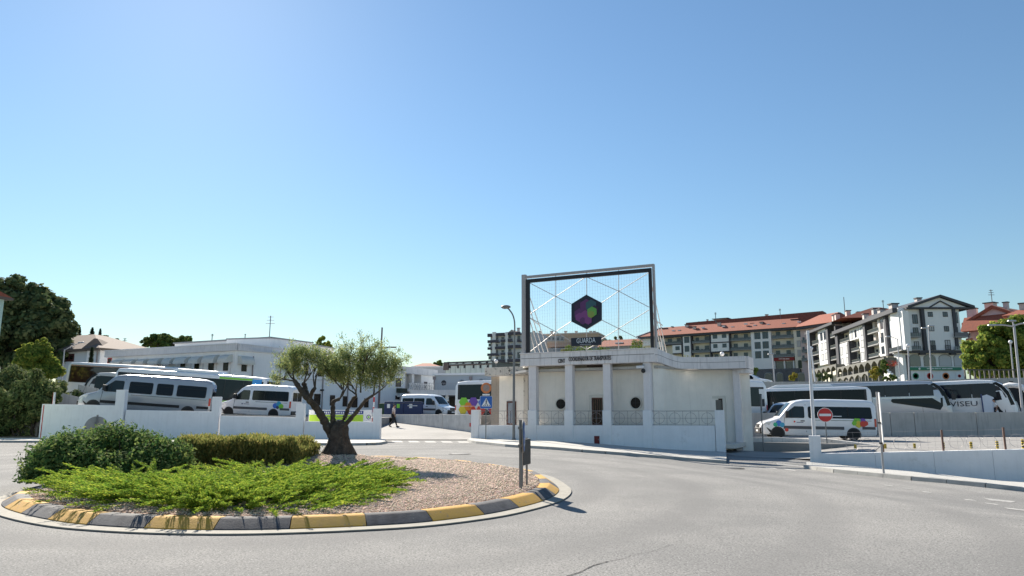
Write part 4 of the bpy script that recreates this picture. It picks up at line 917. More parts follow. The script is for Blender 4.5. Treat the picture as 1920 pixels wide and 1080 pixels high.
u, z = planar2(930, 678, 4.); w3 = A+U*u+NV*4.; t = thing('globe_light', 'small pale dome on a stem above the mouldy left wing', 'lamp', (w3.x, w3.y, zRb-.2)); obj('stem', M().tube([(0, 0, 0), (0, 0, z-zRb+.1)], .02, 6), galv, t); obj('dome', M().ball((0, 0, z-zRb+.22), .14, 8), white_metal, t, 50)
# ================================================================ VEHICLES
class Body:
    """lofted vehicle body; local x from nose (0) to tail (L), z up; both sides alike"""
    def __init__(s, st, belt, tum, rt=.18):
        s.st = st; s.belt = belt; s.tum = tum; s.rt = rt; s.H = max(q[2] for q in st); s.L = st[-1][0]
    def prof(s, x):
        X_ = [q[0] for q in s.st]; return [float(np.interp(x, X_, [q[k] for q in s.st])) for k in (1, 2, 3)]
    def side(s, x, z):
        hw = s.prof(x)[2]; return hw-s.tum*max(0, z-s.belt)/max(.1, s.H-s.belt)
    def mesh_(s, nx=44):
        m = M(); rows = []
        X_ = sorted(set([q[0] for q in s.st]+list(np.linspace(0, s.L, nx))))
        for x in X_:
            zb, zt, hw = s.prof(x); r = min(s.rt, (zt-zb)*.3); pts = []
            for z, ins in ((zb, .06), (zb+.1, .0), ((zb+zt-r)/2, 0), (zt-r, 0), (zt-r*.55, r*.13), (zt-r*.18, r*.45)):
                pts.append((s.side(x, z)-ins, z))
            pts.append((s.side(x, zt)-r*1.05, zt)); pts.append((s.side(x, zt)*.4, zt+.025)); pts.append((0, zt+.03))
            rows.append([(x, -y, z) for y, z in pts]+[(x, y, z) for y, z in reversed(pts[:-1])]+[(x, -pts[0][0], zb)])
        m.grid(rows); m.quad(*rows[0][:-1]); m.quad(*rows[-1][:-1][::-1]); return m
    def plate(s, poly, sg, eps=.012, th=.03, m=None, mi=0):
        m = m or M(); n = len(poly); b = len(m.v)
        m.v += [(x, sg*(s.side(x, z)+eps), z) for x, z in poly]+[(x, sg*(s.side(x, z)+eps-th), z) for x, z in poly]
        m.f.append(tuple(b+i for i in range(n))); m.f.append(tuple(b+n+i for i in reversed(range(n))))
        for i in range(n): j = (i+1) % n; m.f.append((b+i, b+n+i, b+n+j, b+j))
        m.m += [mi]*(n+2); return m
    def top(s, x0, x1, inset, eps=.014, k=6, w_=None):
        rows = []
        for x in np.linspace(x0, x1, k):
            zb, zt, hw = s.prof(x); y = s.side(x, zt)-inset; r = []
            for t in np.linspace(-1, 1, 9): r.append((x-eps, y*t, zt+.03+eps-.035*abs(t)**2.5-(.06*max(0, abs(t)-.86)/.14)))
            rows.append(r)
        m = M().grid(rows); return m
def rrect(x0, x1, z0, z1, r=.08, sl=0., sr=0.):
    """rounded rectangle; sl / sr lean the left / right edge"""
    o = []
    for cx, cz, a0 in ((x1-r, z0+r, -90), (x1-r, z1-r, 0), (x0+r, z1-r, 90), (x0+r, z0+r, 180)):
        for k in range(4): a = R(a0+k*30); o.append((cx+r*math.cos(a), cz+r*math.sin(a)))
    return [(x+(sl if x < (x0+x1)/2 else sr)*(z-z0), z) for x, z in o]
_wh = {}
def wheel(root, x, sg, B_, r=.34, wd=.22, y=None):
    if r not in _wh:
        t = M().lathe([(r*.62, -wd/2), (r*.97, -wd/2), (r, -wd/2+.03), (r, wd/2-.03), (r*.97, wd/2), (r*.62, wd/2)], 24, axis='y'); q = M().lathe([(r*.62, -.06), (r*.6, -.085), (r*.34, -.05), (r*.2, -.09), (.001, -.095)], 20, axis='y')
        _wh[r] = (t.mesh('tyre', tyre, 40), q.mesh('rim', rim_m, 40))
        for me in _wh[r]: fixn(me)
    y = B_.prof(x)[2]-wd/2+.012 if y is None else y
    o = link('wheel', _wh[r][0], root, (x, sg*y, r), (0, 0, 0 if sg < 0 else math.pi)); link('rim', _wh[r][1], o)
    arch = [(x+(r+.075)*math.cos(R(a)), r+.0+(r+.075)*math.sin(R(a))) for a in range(-25, 206, 15)]
    obj('wheel_arch', B_.plate(arch, sg, .006, .02), plastic, root)
def put(name, label, cat, pf, pr, L, group=None):
    """pf, pr: seen wheel-line points (px, py, Y) of nose and tail; kept at real length about the middle"""
    a, b_ = at(*pf), at(*pr); d = b_-a; f = L/d.length; c = (a+b_)/2; a2 = c-d*.5*f
    hx_ = math.atan2(d.y, d.x); sl = math.atan2(d.z, math.hypot(d.x, d.y))
    t = thing(name, label, cat, a2, 0, group); t.rotation_euler = (Matrix.Rotation(hx_, 3, 'Z')@Matrix.Rotation(-sl, 3, 'Y')).to_euler(); return t
def van(root, L, H, paint, mode, deco=None, r=.34, W=.99, sides=(-1, 1), amber=False):
    k = H/2.55
    st = [(0, .42, .78*k, .72), (.07, .30, .93*k, .86), (.3, .26, 1.07*k, .95), (.7, .25, 1.18*k, W-.01), (1.1, .25, 1.33*k, W), (1.5, .25, 1.83*k, W), (1.82, .25, 2.2*k, W), (2.1, .25, 2.38*k, W), (2.6, .25, 2.48*k, W), (L*.6, .25, 2.52*k, W), (L-.5, .27, 2.50*k, W), (L-.12, .3, 2.42*k, W-.01), (L, .36, 2.25*k, W-.05)]
    B_ = Body(st, 1.25*k, .13*k); obj('body', B_.mesh_(), paint, root, 38)
    obj('windscreen', B_.top(1.16, 1.88, .14), glass_l, root, 60)
    z0, z1 = 1.36*k, 2.03*k
    def pane(poly, sg, name='window', m=glass_b):
        cx = sum(p[0] for p in poly)/len(poly); cz = sum(p[1] for p in poly)/len(poly)
        big = [(cx+(x-cx)*(1+.05/max(.3, abs(x-cx)+.2)), cz+(z-cz)*1.09) for x, z in poly]
        f = obj(name, B_.plate(big, sg, .006, .02), rubber, root); obj('pane', B_.plate(poly, sg, .013, .02), m, f)
        return f
    for sg in sides:
        f = pane([(1.50, z0), (2.52, z0), (2.56, z0+.1), (2.56, z1-.05), (2.5, z1), (2.05, z1), (1.62, z0+.34*k)], sg, 'door_window', glass_l)
        obj('divider', B_.plate([(1.84, z0), (1.88, z0), (1.88, z1-.14), (1.84, z1-.17)], sg, .018, .01), rubber, f)
        if mode == 'three':
            for a, b_ in ((2.95, 4.3), (4.6, 5.55), (5.85, L-.4)):
                f = pane(rrect(a, b_, z0, z1, .09), sg); obj('divider', B_.plate([(a+.04, z1-.2), (b_-.04, z1-.2), (b_-.04, z1-.17), (a+.04, z1-.17)], sg, .018, .01), rubber, f)
        elif mode == 'band':
            pane(rrect(2.85, L-.28, z0, z1, .09, .0, -.06), sg)
            for q in (.32, .62): xx = 2.85+(L-3.13)*q; obj('window_pillar', B_.plate([(xx, z0+.02), (xx+.05, z0+.02), (xx+.05, z1-.02), (xx, z1-.02)], sg, .017, .01), rubber, root)
        elif mode == 'two':
            for a, b_ in ((2.85, 4.1), (4.25, L-.28)): pane(rrect(a, b_, z0, z1, .09), sg)
        obj('side_moulding', B_.plate([(1.35, .62), (L-1.9+.0, .62), (L-1.9, .80), (1.35, .80)], sg, .02, .03), grey_plastic if mode != 'three' else rubber, root)
        obj('side_moulding', B_.plate([(L-.85, .66), (L-.1, .66), (L-.1, .82), (L-.85, .82)], sg, .02, .03), grey_plastic if mode != 'three' else rubber, root)
        obj('door_seam', B_.plate([(2.66, .45), (2.68, .45), (2.68, 2.2*k), (2.66, 2.2*k)], sg, .004, .01), rubber, root); obj('door_seam', B_.plate([(1.32, .6), (1.34, .6), (1.42, z0), (1.40, z0)], sg, .004, .01), rubber, root)
        obj('slide_rail', B_.plate([(3.1, 1.2*k), (L-.3, 1.2*k), (L-.3, 1.225*k), (3.1, 1.225*k)], sg, .006, .01), rubber, root)
        obj('door_handle', B_.plate(rrect(2.34, 2.58, 1.12*k, 1.18*k, .02), sg, .03, .03), plastic, root)
        obj('headlight', B_.plate([(.06, .72*k), (.5, .86*k), (.62, 1.08*k), (.32, 1.02*k), (.1, .9*k)], sg, .012, .03), lamp_clear, root)
        obj('bumper', B_.plate([(.0, .3), (.62, .28), (.62, .5), (.35, .68), (.0, .66)], sg, .02, .04), plastic, root)
        obj('tail_light', B_.plate(rrect(L-.14, L-.01, .85*k, 1.35*k, .03), sg, .012, .04), lamp_red, root)
        mi = obj('mirror', M().box(1.42, 1.62, min(sg*(W+.08), sg*(W+.3)), max(sg*(W+.08), sg*(W+.3)), z0+.02, z0+.38), plastic, root, bevel=.03); obj('arm', M().box(1.5, 1.56, min(sg*(W-.05), sg*(W+.1)), max(sg*(W-.05), sg*(W+.1)), z0+.06, z0+.12), plastic, mi)
        for x in (.98, L-1.35): wheel(root, x, sg, B_, r)
    obj('front_bumper', M().box(-.05, .12, -.8, .8, .3, .66), plastic, root, bevel=.04); obj('grille', M().box(-.03, .05, -.42, .42, .68, .88), plastic, root, bevel=.02)
    obj('number_plate', M().box(-.062, -.052, -.26, .26, .42, .53), white_p, root)
    obj('rear_window', M().box(L+.003, L+.02, -.74, -.04, z0, z1-.02), glass_b, root); obj('rear_window', M().box(L+.003, L+.02, .04, .74, z0, z1-.02), glass_b, root); obj('rear_bumper', M().box(L-.1, L+.07, -.88, .88, .33, .62), plastic, root, bevel=.03)
    obj('number_plate', M().box(L+.072, L+.08, -.26, .26, .42, .53), white_p, root)
    if deco: deco(B_, root, k)
    return B_
def hexpts(cx, cz, r, ph=0): return [(cx+r*math.sin(R(60*i+ph)), cz+r*math.cos(R(60*i+ph))) for i in range(6)]
dec = dict(g=mat('decal_green', (.22, .60, .04), .4), b=mat('decal_blue', (.03, .16, .60), .4), p=mat('decal_violet', (.17, .07, .40), .4), r=mat('decal_red', (.68, .05, .03), .4), o=mat('decal_orange', (.78, .26, .02), .4), y=mat('decal_yellow', (.75, .60, .04), .4), c=mat('decal_cyan', (.03, .34, .55), .4), k=mat('decal_navy', (.02, .04, .14), .4), t=mat('decal_teal', (.02, .42, .25), .4))
def decal(B_, root, items, sg=(-1, 1)):
    for s_ in sg:
        for i, (cx, cz, r, c, shp) in enumerate(items):
            pts = hexpts(cx, cz, r) if shp == 6 else (hexpts(cx, cz, r, 30) if shp == 7 else [(cx+r*math.cos(R(24*j)), cz+r*math.sin(R(24*j))) for j in range(15)])
            obj('livery_decal', B_.plate(pts, s_, .008+.0015*i, .01), dec[c], root)
# silver minibus, with another van behind, white minibus with blue and green circles
t = put('minibus', 'silver minibus with three separate side windows parked behind the left white wall', 'minibus', (150, 770.5, 47.6), (394, 786.5, 49.6), 8.0)
van(t, 8.0, 2.62, van_silver, 'three', r=.36)
t = put('van', 'plain white van half hidden right behind the silver minibus', 'van', (168, 765, 54.5), (402, 781, 54.2), 8.2); van(t, 8.2, 2.7, van_white, 'two', r=.36)
def d1(B_, root, k):
    decal(B_, root, [(4.75, .98, .20, 'b', 15), (5.02, 1.12, .20, 'c', 15), (5.22, .94, .20, 'g', 15), (4.95, .86, .12, 'k', 15), (2.05, 1.02, .055, 'k', 6)])
    for s_ in (-1, 1): obj('livery_lettering', B_.plate([(2.16, 1.0), (2.62, 1.0), (2.62, 1.035), (2.16, 1.035)], s_, .008, .01), dec['k'], root)
t = put('minibus', 'white minibus with blue and green circles on its side behind the left white wall', 'minibus', (412, 779.5, 57), (560, 787, 56), 6.0); van(t, 6.0, 2.55, van_white, 'band', d1)
# right minibus
def d2(B_, root, k):
    decal(B_, root, [(5.62, 1.18, .22, 'g', 7), (5.95, 1.14, .20, 'p', 7), (5.70, .96, .22, 'y', 6), (5.95, .98, .20, 'r', 6), (5.45, 1.02, .15, 'g', 7), (6.1, 1.02, .16, 'r', 6), (1.05, .94, .18, 'b', 15), (1.25, .85, .15, 'c', 15), (.85, .86, .13, 't', 15), (1.5, .56, .11, 'r', 15), (1.98, 1.06, .06, 'r', 6)])
    for s_ in (-1, 1): obj('livery_lettering', B_.plate([(2.1, 1.0), (2.5, 1.0), (2.5, 1.035), (2.1, 1.035)], s_, .008, .01), dec['k'], root); obj('window_lettering', B_.plate([(4.05, 1.45*k), (4.75, 1.45*k), (4.75, 1.50*k), (4.05, 1.50*k)], s_, .02, .008), white_p, root)
t = put('minibus', 'white minibus with a rainbow of hexagons near its tail parked in the right yard', 'minibus', (1432, 821.5, 46.), (1625, 825.5, 45.2), 6.75); van(t, 6.75, 2.46, van_white, 'band', d2)
for o_ in kids(t):
    if o_.name.startswith('tail_light'): obj('light_band', M().box(-.001, .001, -.001, .001, 0, .001), white_p, o_) if False else None
t = put('van', 'pale blue-grey van nose showing behind the rainbow minibus', 'van', (1398, 815, 51.5), (1560, 816, 58), 5.9); van(t, 5.9, 2.45, pmat('van_blue_grey', (.40, .46, .54)), 'two')
# central white van and its colourful neighbour
t = put('van', 'white minibus parked beside the blue recycling containers in the middle yard', 'minibus', (860, 782.5, 70.), (752, 780, 74.), 5.9); van(t, 5.9, 2.2, van_white, 'two')
# ---- buses and coaches
def bus(root, L, H, paint, W=1.25, band=(1.35, None), panes=7, gm=glass_b, rt=.16, front='flat', wheels=(2.6, -3.0), pod=None, r=.46, doors=(), sides=(-1, 1), nose=.25, skirt=.32):
    hb = band[0]; ht = band[1] or H-.42
    if front == 'flat': st = [(0, .4, H-.5, W-.16), (.05, .36, H-.28, W-.06), (nose, skirt, H-.08, W), (1.2, skirt, H, W), (L-1, skirt, H, W), (L-.2, skirt, H-.08, W), (L, .4, H-.35, W-.06)]
    else: st = [(0, .38, 1.2, W-.25), (.12, .33, 1.75, W-.12), (.5, skirt, H-.95, W-.03), (.9, skirt, H-.38, W), (1.5, skirt, H-.10, W), (2.6, skirt, H, W), (L-1, skirt, H, W), (L-.2, skirt, H-.15, W), (L, .42, H-.5, W-.06)]
    B_ = Body(st, 1.2, .09, rt); obj('body', B_.mesh_(60), paint, root, 40); x0 = .35 if front == 'flat' else .95
    for sg in sides:
        up = [(x0, hb), (L-.25, hb), (L-.25, ht), (x0+(.0 if front == 'flat' else .75), ht)] if front == 'flat' else [(.62, hb), (L-.3, hb), (L-.3, ht), (1.75, ht), (1.1, ht-.35), (.75, hb+.35)]
        wb_ = obj('window_band', B_.plate(up, sg, .008, .03), plastic, root); n = panes; a0 = x0+.15 if front == 'flat' else 1.35
        for i in range(n): a = a0+(L-.4-a0)*i/n; c = a0+(L-.4-a0)*(i+1)/n-.05; obj('pane', B_.plate([(a, hb+.05), (c, hb+.05), (c, ht-.05), (a, ht-.05)], sg, .014, .02), gm, wb_)
        for x in wheels: wheel(root, x if x > 0 else L+x, sg, B_, r, .28)
        obj('sill_line', B_.plate([(.6, skirt+.16), (L-.3, skirt+.16), (L-.3, skirt+.18), (.6, skirt+.18)], sg, .004, .01), rubber, root)
        obj('tail_light', B_.plate(rrect(L-.1, L-.02, .9, 1.3, .02), sg, .01, .03), lamp_red, root); obj('side_lamp', B_.plate(rrect(L*.5, L*.5+.1, .6, .65, .01), sg, .01, .02), orange_p, root)
        for a, c in doors:
            if sg > 0: continue
            d_ = obj('door', B_.plate(rrect(a, c, .42, ht, .04), sg, .02, .03), plastic, root)
            for q in (0, 1): m0 = a+(c-a)*q/2; obj('pane', B_.plate([(m0+.05, .6), (m0+(c-a)/2-.05, .6), (m0+(c-a)/2-.05, ht-.1), (m0+.05, ht-.1)], sg, .026, .02), gm, d_)
    if front == 'flat':
        obj('windscreen', M().box(-.03, .04, -W+.22, W-.22, 1.1, H-.62), glass_b, root, bevel=.02); obj('destination_sign', M().box(-.035, .0, -W+.35, W-.35, H-.6, H-.52), plastic, root)
    else:
        obj('windscreen', B_.top(.14, 1.4, .16, k=10), glass_b, root, 60)
        for sg in sides: k_ = H/3.75; obj('windscreen_wrap', B_.plate([(.14, 1.55*k_), (.42, 1.5*k_), (.58, 2.3*k_), (.95, 2.95*k_), (1.5, 3.42*k_), (1.25, 3.5*k_), (.82, 3.2*k_), (.45, 2.65*k_)], sg, .02, .02), glass_b, root)
    obj('rear_window', M().box(L+.002, L+.02, -W+.3, W-.3, 1.5, H-.7), glass_b, root)
    obj('front_bumper', M().box(-.05, .1, -W+.3, W-.3, .35, .75), plastic if front != 'flat' else paint, root, bevel=.03)
    for s_ in (-1, 1): obj('headlight', M().box(-.06, .03, s_*W*.72-.16, s_*W*.72+.16, .78, .98), lamp_clear, root, bevel=.03)
    if pod:
        for a, c, h_ in pod: obj('roof_unit', M().prism([(a, H+.0), (a+.25, H+h_), (c-.7, H+h_), (c, H+.02)], -.75, .75, 'y'), bus_white, root, bevel=.06)
    return B_
# long city bus with green and blue tail (left yard)
t = put('city_bus', 'long white city bus with a green and blue end behind the silver minibus', 'bus', (516, 781.5, 63), (214, 758, 65), 14.2)
t2 = t; L_ = 14.2; B_ = bus(t, L_, 3.25, bus_white, band=(1.1, 2.88), panes=8, gm=glass_l, pod=((4.6, 9.3, .28),), wheels=(2.6, -3.3))
for sg in (-1, 1):
    obj('green_roof_stripe', B_.plate([(1.3, 2.9), (4.4, 2.9), (4.4, 3.06), (1.3, 3.06)], sg, .006, .01), dec['g'], t); obj('blue_panel', B_.plate([(.5, 1.0), (1.35, 1.0), (1.35, 3.04), (.5, 3.04)], sg, .02, .02), mat('bus_blue', (.02, .30, .72), .35), t); obj('green_skirt', B_.plate([(.35, .5), (4.2, .5), (4.2, 1.08), (.35, 1.08)], sg, .006, .01), dec['g'], t)
obj('black_front', M().box(-.02, .3, -1.1, 1.1, 1.4, 2.95), plastic, t, bevel=.06)
# brown-windowed coach further left
t = put('coach', 'white coach with bronze windows behind the light green tree', 'coach', (116, 749, 78), (372, 764, 76.5), 13.5)
bronze = mat('bronze_glass', (.05, .025, .018), .07, spec=.9); B_ = bus(t, 13.5, 4.0, bus_white, band=(1.9, 3.62), panes=5, gm=bronze, front='flat', wheels=(2.8, -3.6)); obj('orange_stripe', B_.plate([(.4, 3.64), (13.1, 3.64), (13.1, 3.72), (.4, 3.72)], -1, .01, .01), mat('rust_orange', (.4, .13, .04), .5), t)
t = put('coach', 'small dark-windowed coach nose between the hedge and the city bus', 'coach', (156, 754, 68), (330, 768, 66.5), 8.5); bus(t, 8.5, 2.9, pmat('coach_cream', (.55, .52, .47)), band=(1.1, 2.55), panes=4, front='slope', wheels=(2.2, -2.3), gm=glass_l, r=.42)
# rainbow coach by the no parking sign
def hexcoach(t):
    B_ = bus(t, 9.5, 3.25, bus_white, band=(1.75, 2.95), panes=4, front='flat', wheels=(2.4, -2.6), gm=glass_l)
    for sg in (-1, 1):
        for i, (cx, cz, r, c) in enumerate([(8.7, 1.55, .42, 'g'), (7.85, 1.55, .42, 'p'), (7.0, 1.5, .42, 'b'), (8.75, .95, .40, 'y'), (8.0, .9, .42, 'r'), (7.2, .85, .42, 'r'), (8.3, 1.2, .36, 'o'), (6.3, 1.2, .40, 'p'), (6.2, .8, .3, 'r')]):
            obj('livery_decal', B_.plate([(x, max(.4, min(1.9, z))) for x, z in hexpts(cx, cz, r, 30)], sg, .016+.0012*i, .01), dec[c], t)
        obj('white_line', B_.plate([(5.8, 1.2), (9.2, 1.2), (9.2, 1.23), (5.8, 1.23)], sg, .032, .01), white_p, t)
t = put('coach', 'white coach with rainbow hexagon end behind the pedestrian sign', 'coach', (1075, 790, 57.), (862, 790, 60.5), 9.5); hexcoach(t)
# right yard: bus end, city bus, silver coach, white coach
t = put('city_bus', 'white-roofed bus end with open dark doorway right beside the pavilion', 'bus', (1250, 792, 55), (1440, 792, 56.5), 7.0)
B_ = bus(t, 7.0, 3.15, bus_white, band=(1.2, 2.65), panes=4, gm=glass_l, wheels=(2., -2.2)); obj('pillar_white', B_.plate([(6.35, .5), (6.8, .5), (6.8, 2.5), (6.35, 2.5)], -1, .02, .02), white_p, t)
t = put('city_bus', 'dark-windowed city bus with white roof pod behind the rainbow minibus', 'bus', (1618, 794, 57.5), (1380, 796, 61.), 11.0)
bus(t, 11.0, 2.86, bus_white, band=(.9, 2.62), panes=6, gm=glass_b, pod=((2.6, 7.6, .28),), wheels=(2.6, -3.2), doors=((1.3, 2.5), (5.6, 6.8)))
t = put('coach', 'silver coach with swooping dark side window in the right yard', 'coach', (1772, 793.5, 64.5), (1500, 797, 69.5), 13.2)
B_ = bus(t, 13.2, 3.75, coach_silver, band=(2.35, 3.42), panes=6, gm=mat('navy_glass', (.008, .010, .022), .08, spec=.45), front='slope', wheels=(3.0, -3.6))
for sg in (-1, 1): obj('swoop_window', B_.plate([(1.0, 1.15), (1.6, 1.3), (3.0, 1.55), (4.6, 1.85), (4.75, 2.0), (4.65, 2.2), (.7, 2.2), (.75, 1.5)], sg, .012, .02), glass, t); obj('luggage_seam', B_.plate([(2.3, .55), (2.32, .55), (2.32, 1.4), (2.3, 1.4)], sg, .005, .01), rubber, t); obj('trim_line', B_.plate([(1.2, 2.24), (12.8, 2.28), (12.8, 2.34), (1.2, 2.30)], sg, .014, .01), mat('chrome', (.6, .6, .62), .2, metal=.8), t)
for s_ in (-1, 1):
    mi = obj('mirror', M().box(-.25, .05, min(s_*1.3, s_*1.5), max(s_*1.3, s_*1.5), 2.0, 2.55), plastic, t, bevel=.04); obj('arm', M().tube([(.5, s_*1.15, 3.0), (.0, s_*1.38, 2.95), (-.1, s_*1.4, 2.5)], .04, 6), plastic, mi)
t = put('coach', 'white coach with open door and large lettering at the right end of the yard', 'coach', (1884, 793.5, 63), (1640, 797, 69.5), 12.6)
B_ = bus(t, 12.6, 3.75, bus_white, band=(2.15, 3.42), panes=6, gm=MAT['navy_glass'], front='slope', wheels=(3.55, -3.6))
obj('dark_nose', B_.top(1.35, 2.4, .08, .02), plastic, t, 60)
me = text_mesh('DE VISEU', .62, .004, mat('lettering_dark', (.03, .035, .05), .6)); 
xs_ = [v.co.x for v in me.vertices]; wdt = max(xs_)-min(xs_); lt = link('lettering', me, t, (4.45, B_.side(5, 1.7)+.03, 1.7), (0, 0, math.pi), (3.3/wdt, 1, 1))
for s_ in (-1, 1):
    dd = obj('door_glass', B_.plate([(1.25, .6), (2.35, .9), (2.45, 1.2), (2.35, 2.35), (2.0, 2.45), (1.55, 2.2)], s_, .30, .04), mat('door_white_film', (.62, .66, .74), .2), t) if s_ > 0 else None
    obj('door_opening', B_.plate([(.75, .45), (2.0, .45), (2.0, 2.55), (1.1, 2.7)], s_, .012, .02), mat('dark_interior', (.012, .012, .014), .9), t)
    mi = obj('mirror_arm', M().tube([(.75, s_*1.1, 3.15), (.3, s_*1.3, 3.22), (-.35, s_*1.42, 3.1), (-.75, s_*1.46, 2.75), (-.85, s_*1.46, 2.3)], [.13, .18, .2, .2, .16], 8), white_p, t, 50); obj('mirror', M().box(-.78, -.72, min(s_*1.36, s_*1.56), max(s_*1.36, s_*1.56), 2.05, 2.6), glass, mi)
obj('door_frame', B_.plate([(2.36, .5), (2.46, .5), (2.46, 2.5), (2.36, 2.5)], 1, .33, .06), dec['k'], t)
# parked car on the upper street
def car(root, L, H, paint, W=.86):
    st = [(0, .4, .62, W-.2), (.08, .28, .78, W-.06), (.5, .22, .88, W), (1.15, .22, 1.0, W), (1.5, .22, 1.22, W), (1.95, .22, H-.05, W), (2.5, .22, H, W), (L-.9, .22, H-.08, W), (L-.35, .24, H-.4, W), (L-.05, .3, .95, W-.05), (L, .4, .8, W-.1)]
    B_ = Body(st, .9, .2, .12); obj('body', B_.mesh_(), paint, root, 40); obj('windscreen', B_.top(1.22, 1.9, .12), glass_b, root, 60); obj('rear_window', B_.top(L-.85, L-.38, .14, -.0), glass_b, root, 60)
    for sg in (-1, 1):
        obj('window', B_.plate([(1.6, .95), (2.45, .95), (2.45, H-.12), (2.05, H-.12)], sg, .01, .02), glass_b, root); obj('window', B_.plate([(2.52, .95), (L-.75, .95), (L-.95, H-.15), (2.52, H-.12)], sg, .01, .02), glass_b, root)
        obj('headlight', B_.plate([(.08, .6), (.4, .66), (.4, .8), (.12, .76)], sg, .01, .02), lamp_clear, root); obj('tail_light', B_.plate(rrect(L-.22, L-.06, .7, .9, .03), sg, .01, .02), lamp_red, root)
        obj('mirror', M().box(1.6, 1.75, min(sg*(W+.02), sg*(W+.2)), max(sg*(W+.02), sg*(W+.2)), .92, 1.05), paint, root, bevel=.03)
        for x in (.8, L-.8): wheel(root, x, sg, B_, .3, .18)
t = put('parked_car', 'white car on the upper street just right of the pavilion roof', 'car', (1431, 724.5, 80), (1396, 724.5, 81), 3.9); t.location.z = 4.42; t.rotation_euler.x = 0; t.rotation_euler.y = 0; car(t, 4.1, 1.5, van_white)
# ================================================================ PERSON
def person(name, label, loc, rz, shirt, trousers, stride=.30, H=1.74):
    t = thing(name, label, 'person', loc, rz); s = H/1.75
    J = dict(pel=(0, 0, .93), sp=(.01, 0, 1.12), ch=(.02, 0, 1.32), nk=(.02, 0, 1.47), hd=(.05, 0, 1.56), tp=(.05, 0, 1.70),
             sl=(.02, .17, 1.40), el=(-.10, .23, 1.13), wl=(-.03, .24, .88), hl=(.01, .24, .79), sr=(.02, -.17, 1.40), er=(.02, -.23, 1.12), wr=(.16, -.23, .92), hr=(.21, -.23, .84),
             pl=(0, .09, .90), kl=(.13, .10, .50), al=(stride, .10, .09), tl=(stride+.16, .11, .04), pr=(0, -.09, .90), kr=(.03, -.10, .49), ar=(-stride+.02, -.10, .14), tr=(-stride+.13, -.11, .03))
    Rr = dict(pel=.125, sp=.115, ch=.135, nk=.055, hd=.085, tp=.075, sl=.062, el=.042, wl=.030, hl=.03, sr=.062, er=.042, wr=.030, hr=.03, pl=.095, kl=.062, al=.043, tl=.035, pr=.095, kr=.062, ar=.043, tr=.035)
    def skin_(names, edges, nm, mt, grow=0.):
        me = bpy.data.meshes.new(nm); ix = {n_: i for i, n_ in enumerate(names)}; me.from_pydata([Vector(J[n_])*s for n_ in names], [(ix[a], ix[b_]) for a, b_ in edges], []); me.materials.append(mt)
        o = link(nm, me, t); md = o.modifiers.new('skin', 'SKIN'); sv = me.skin_vertices.new(name='') if not me.skin_vertices else me.skin_vertices[0]
        for n_, i in ix.items(): sv.data[i].radius = ((Rr[n_]+grow)*s,)*2
        sv.data[0].use_root = True; o.modifiers.new('sub', 'SUBSURF').levels = 2; o.modifiers['sub'].render_levels = 2
        dg = bpy.context.evaluated_depsgraph_get(); dg.update(); m2 = bpy.data.meshes.new_from_object(o.evaluated_get(dg)); m2.name = nm; o.modifiers.clear(); o.data = m2; m2.polygons.foreach_set('use_smooth', [True]*len(m2.polygons)); return o
    E_ = [('pel', 'sp'), ('sp', 'ch'), ('ch', 'nk'), ('nk', 'hd'), ('hd', 'tp'), ('ch', 'sl'), ('sl', 'el'), ('el', 'wl'), ('wl', 'hl'), ('ch', 'sr'), ('sr', 'er'), ('er', 'wr'), ('wr', 'hr'), ('pel', 'pl'), ('pl', 'kl'), ('kl', 'al'), ('pel', 'pr'), ('pr', 'kr'), ('kr', 'ar'), ('al', 'tl'), ('ar', 'tr')]
    skin = mat('skin', (.42, .24, .16), .6); skin_(list(J), E_, 'body', skin)
    skin_(['pel', 'sp', 'ch', 'sl', 'sr'], [('pel', 'sp'), ('sp', 'ch'), ('ch', 'sl'), ('ch', 'sr')], 'shirt', shirt, .018)
    for q, sgn in (('l', 1), ('r', -1)):
        a = Vector(J['s'+q])*s; c = Vector(J['e'+q])*s; obj('sleeve', M().tube([a+Vector((0, 0, .03)), a.lerp(c, .4), a.lerp(c, .75)], [.075, .066, .058], 10), shirt, t, 60)
        f = Vector(J['a'+q])*s; to = Vector(J['t'+q])*s; d = (to-f); d.z = 0; d.normalize(); nn_ = Vector((-d.y, d.x, 0)); zb = min(f.z, to.z)-.03
        obj('shoe', M().hexa([f-d*.06-nn_*.045+Vector((0, 0, -.09)), to+d*.06-nn_*.04+Vector((0, 0, -.035)), to+d*.06+nn_*.04+Vector((0, 0, -.035)), f-d*.06+nn_*.045+Vector((0, 0, -.09)), f-d*.06-nn_*.04, to+d*.04-nn_*.035+Vector((0, 0, .03)), to+d*.04+nn_*.035+Vector((0, 0, .03)), f-d*.06+nn_*.04]), plastic, t, bevel=.015)
        h_ = Vector(J['h'+q])*s
        for k in range(4): obj('finger', M().tube([h_+Vector((.02*(k-1.5), 0, 0)), h_+Vector((.02*(k-1.5)+.005, -.01*sgn, -.05)), h_+Vector((.02*(k-1.5)+.0, -.03*sgn, -.085+.008*abs(k-1.5)))], [.011, .0095, .008], 6), skin, t, 60)
        obj('thumb', M().tube([h_+Vector((.03, 0, .02)), h_+Vector((.055, -.012*sgn, -.02)), h_+Vector((.06, -.018*sgn, -.045))], [.012, .011, .009], 6), skin, t, 60)
    skin_(['pel', 'pl', 'kl', 'al', 'pr', 'kr', 'ar'], [('pel', 'pl'), ('pl', 'kl'), ('kl', 'al'), ('pel', 'pr'), ('pr', 'kr'), ('kr', 'ar')], 'trousers', trousers, .014)
    hd = Vector((.055, 0, 1.645))*s
    obj('hair', M().ball(hd+Vector((-.012, 0, .03)), .098, 10, (1.02, .88, .95)), mat('hair', (.025, .018, .013), .8), t, 60)
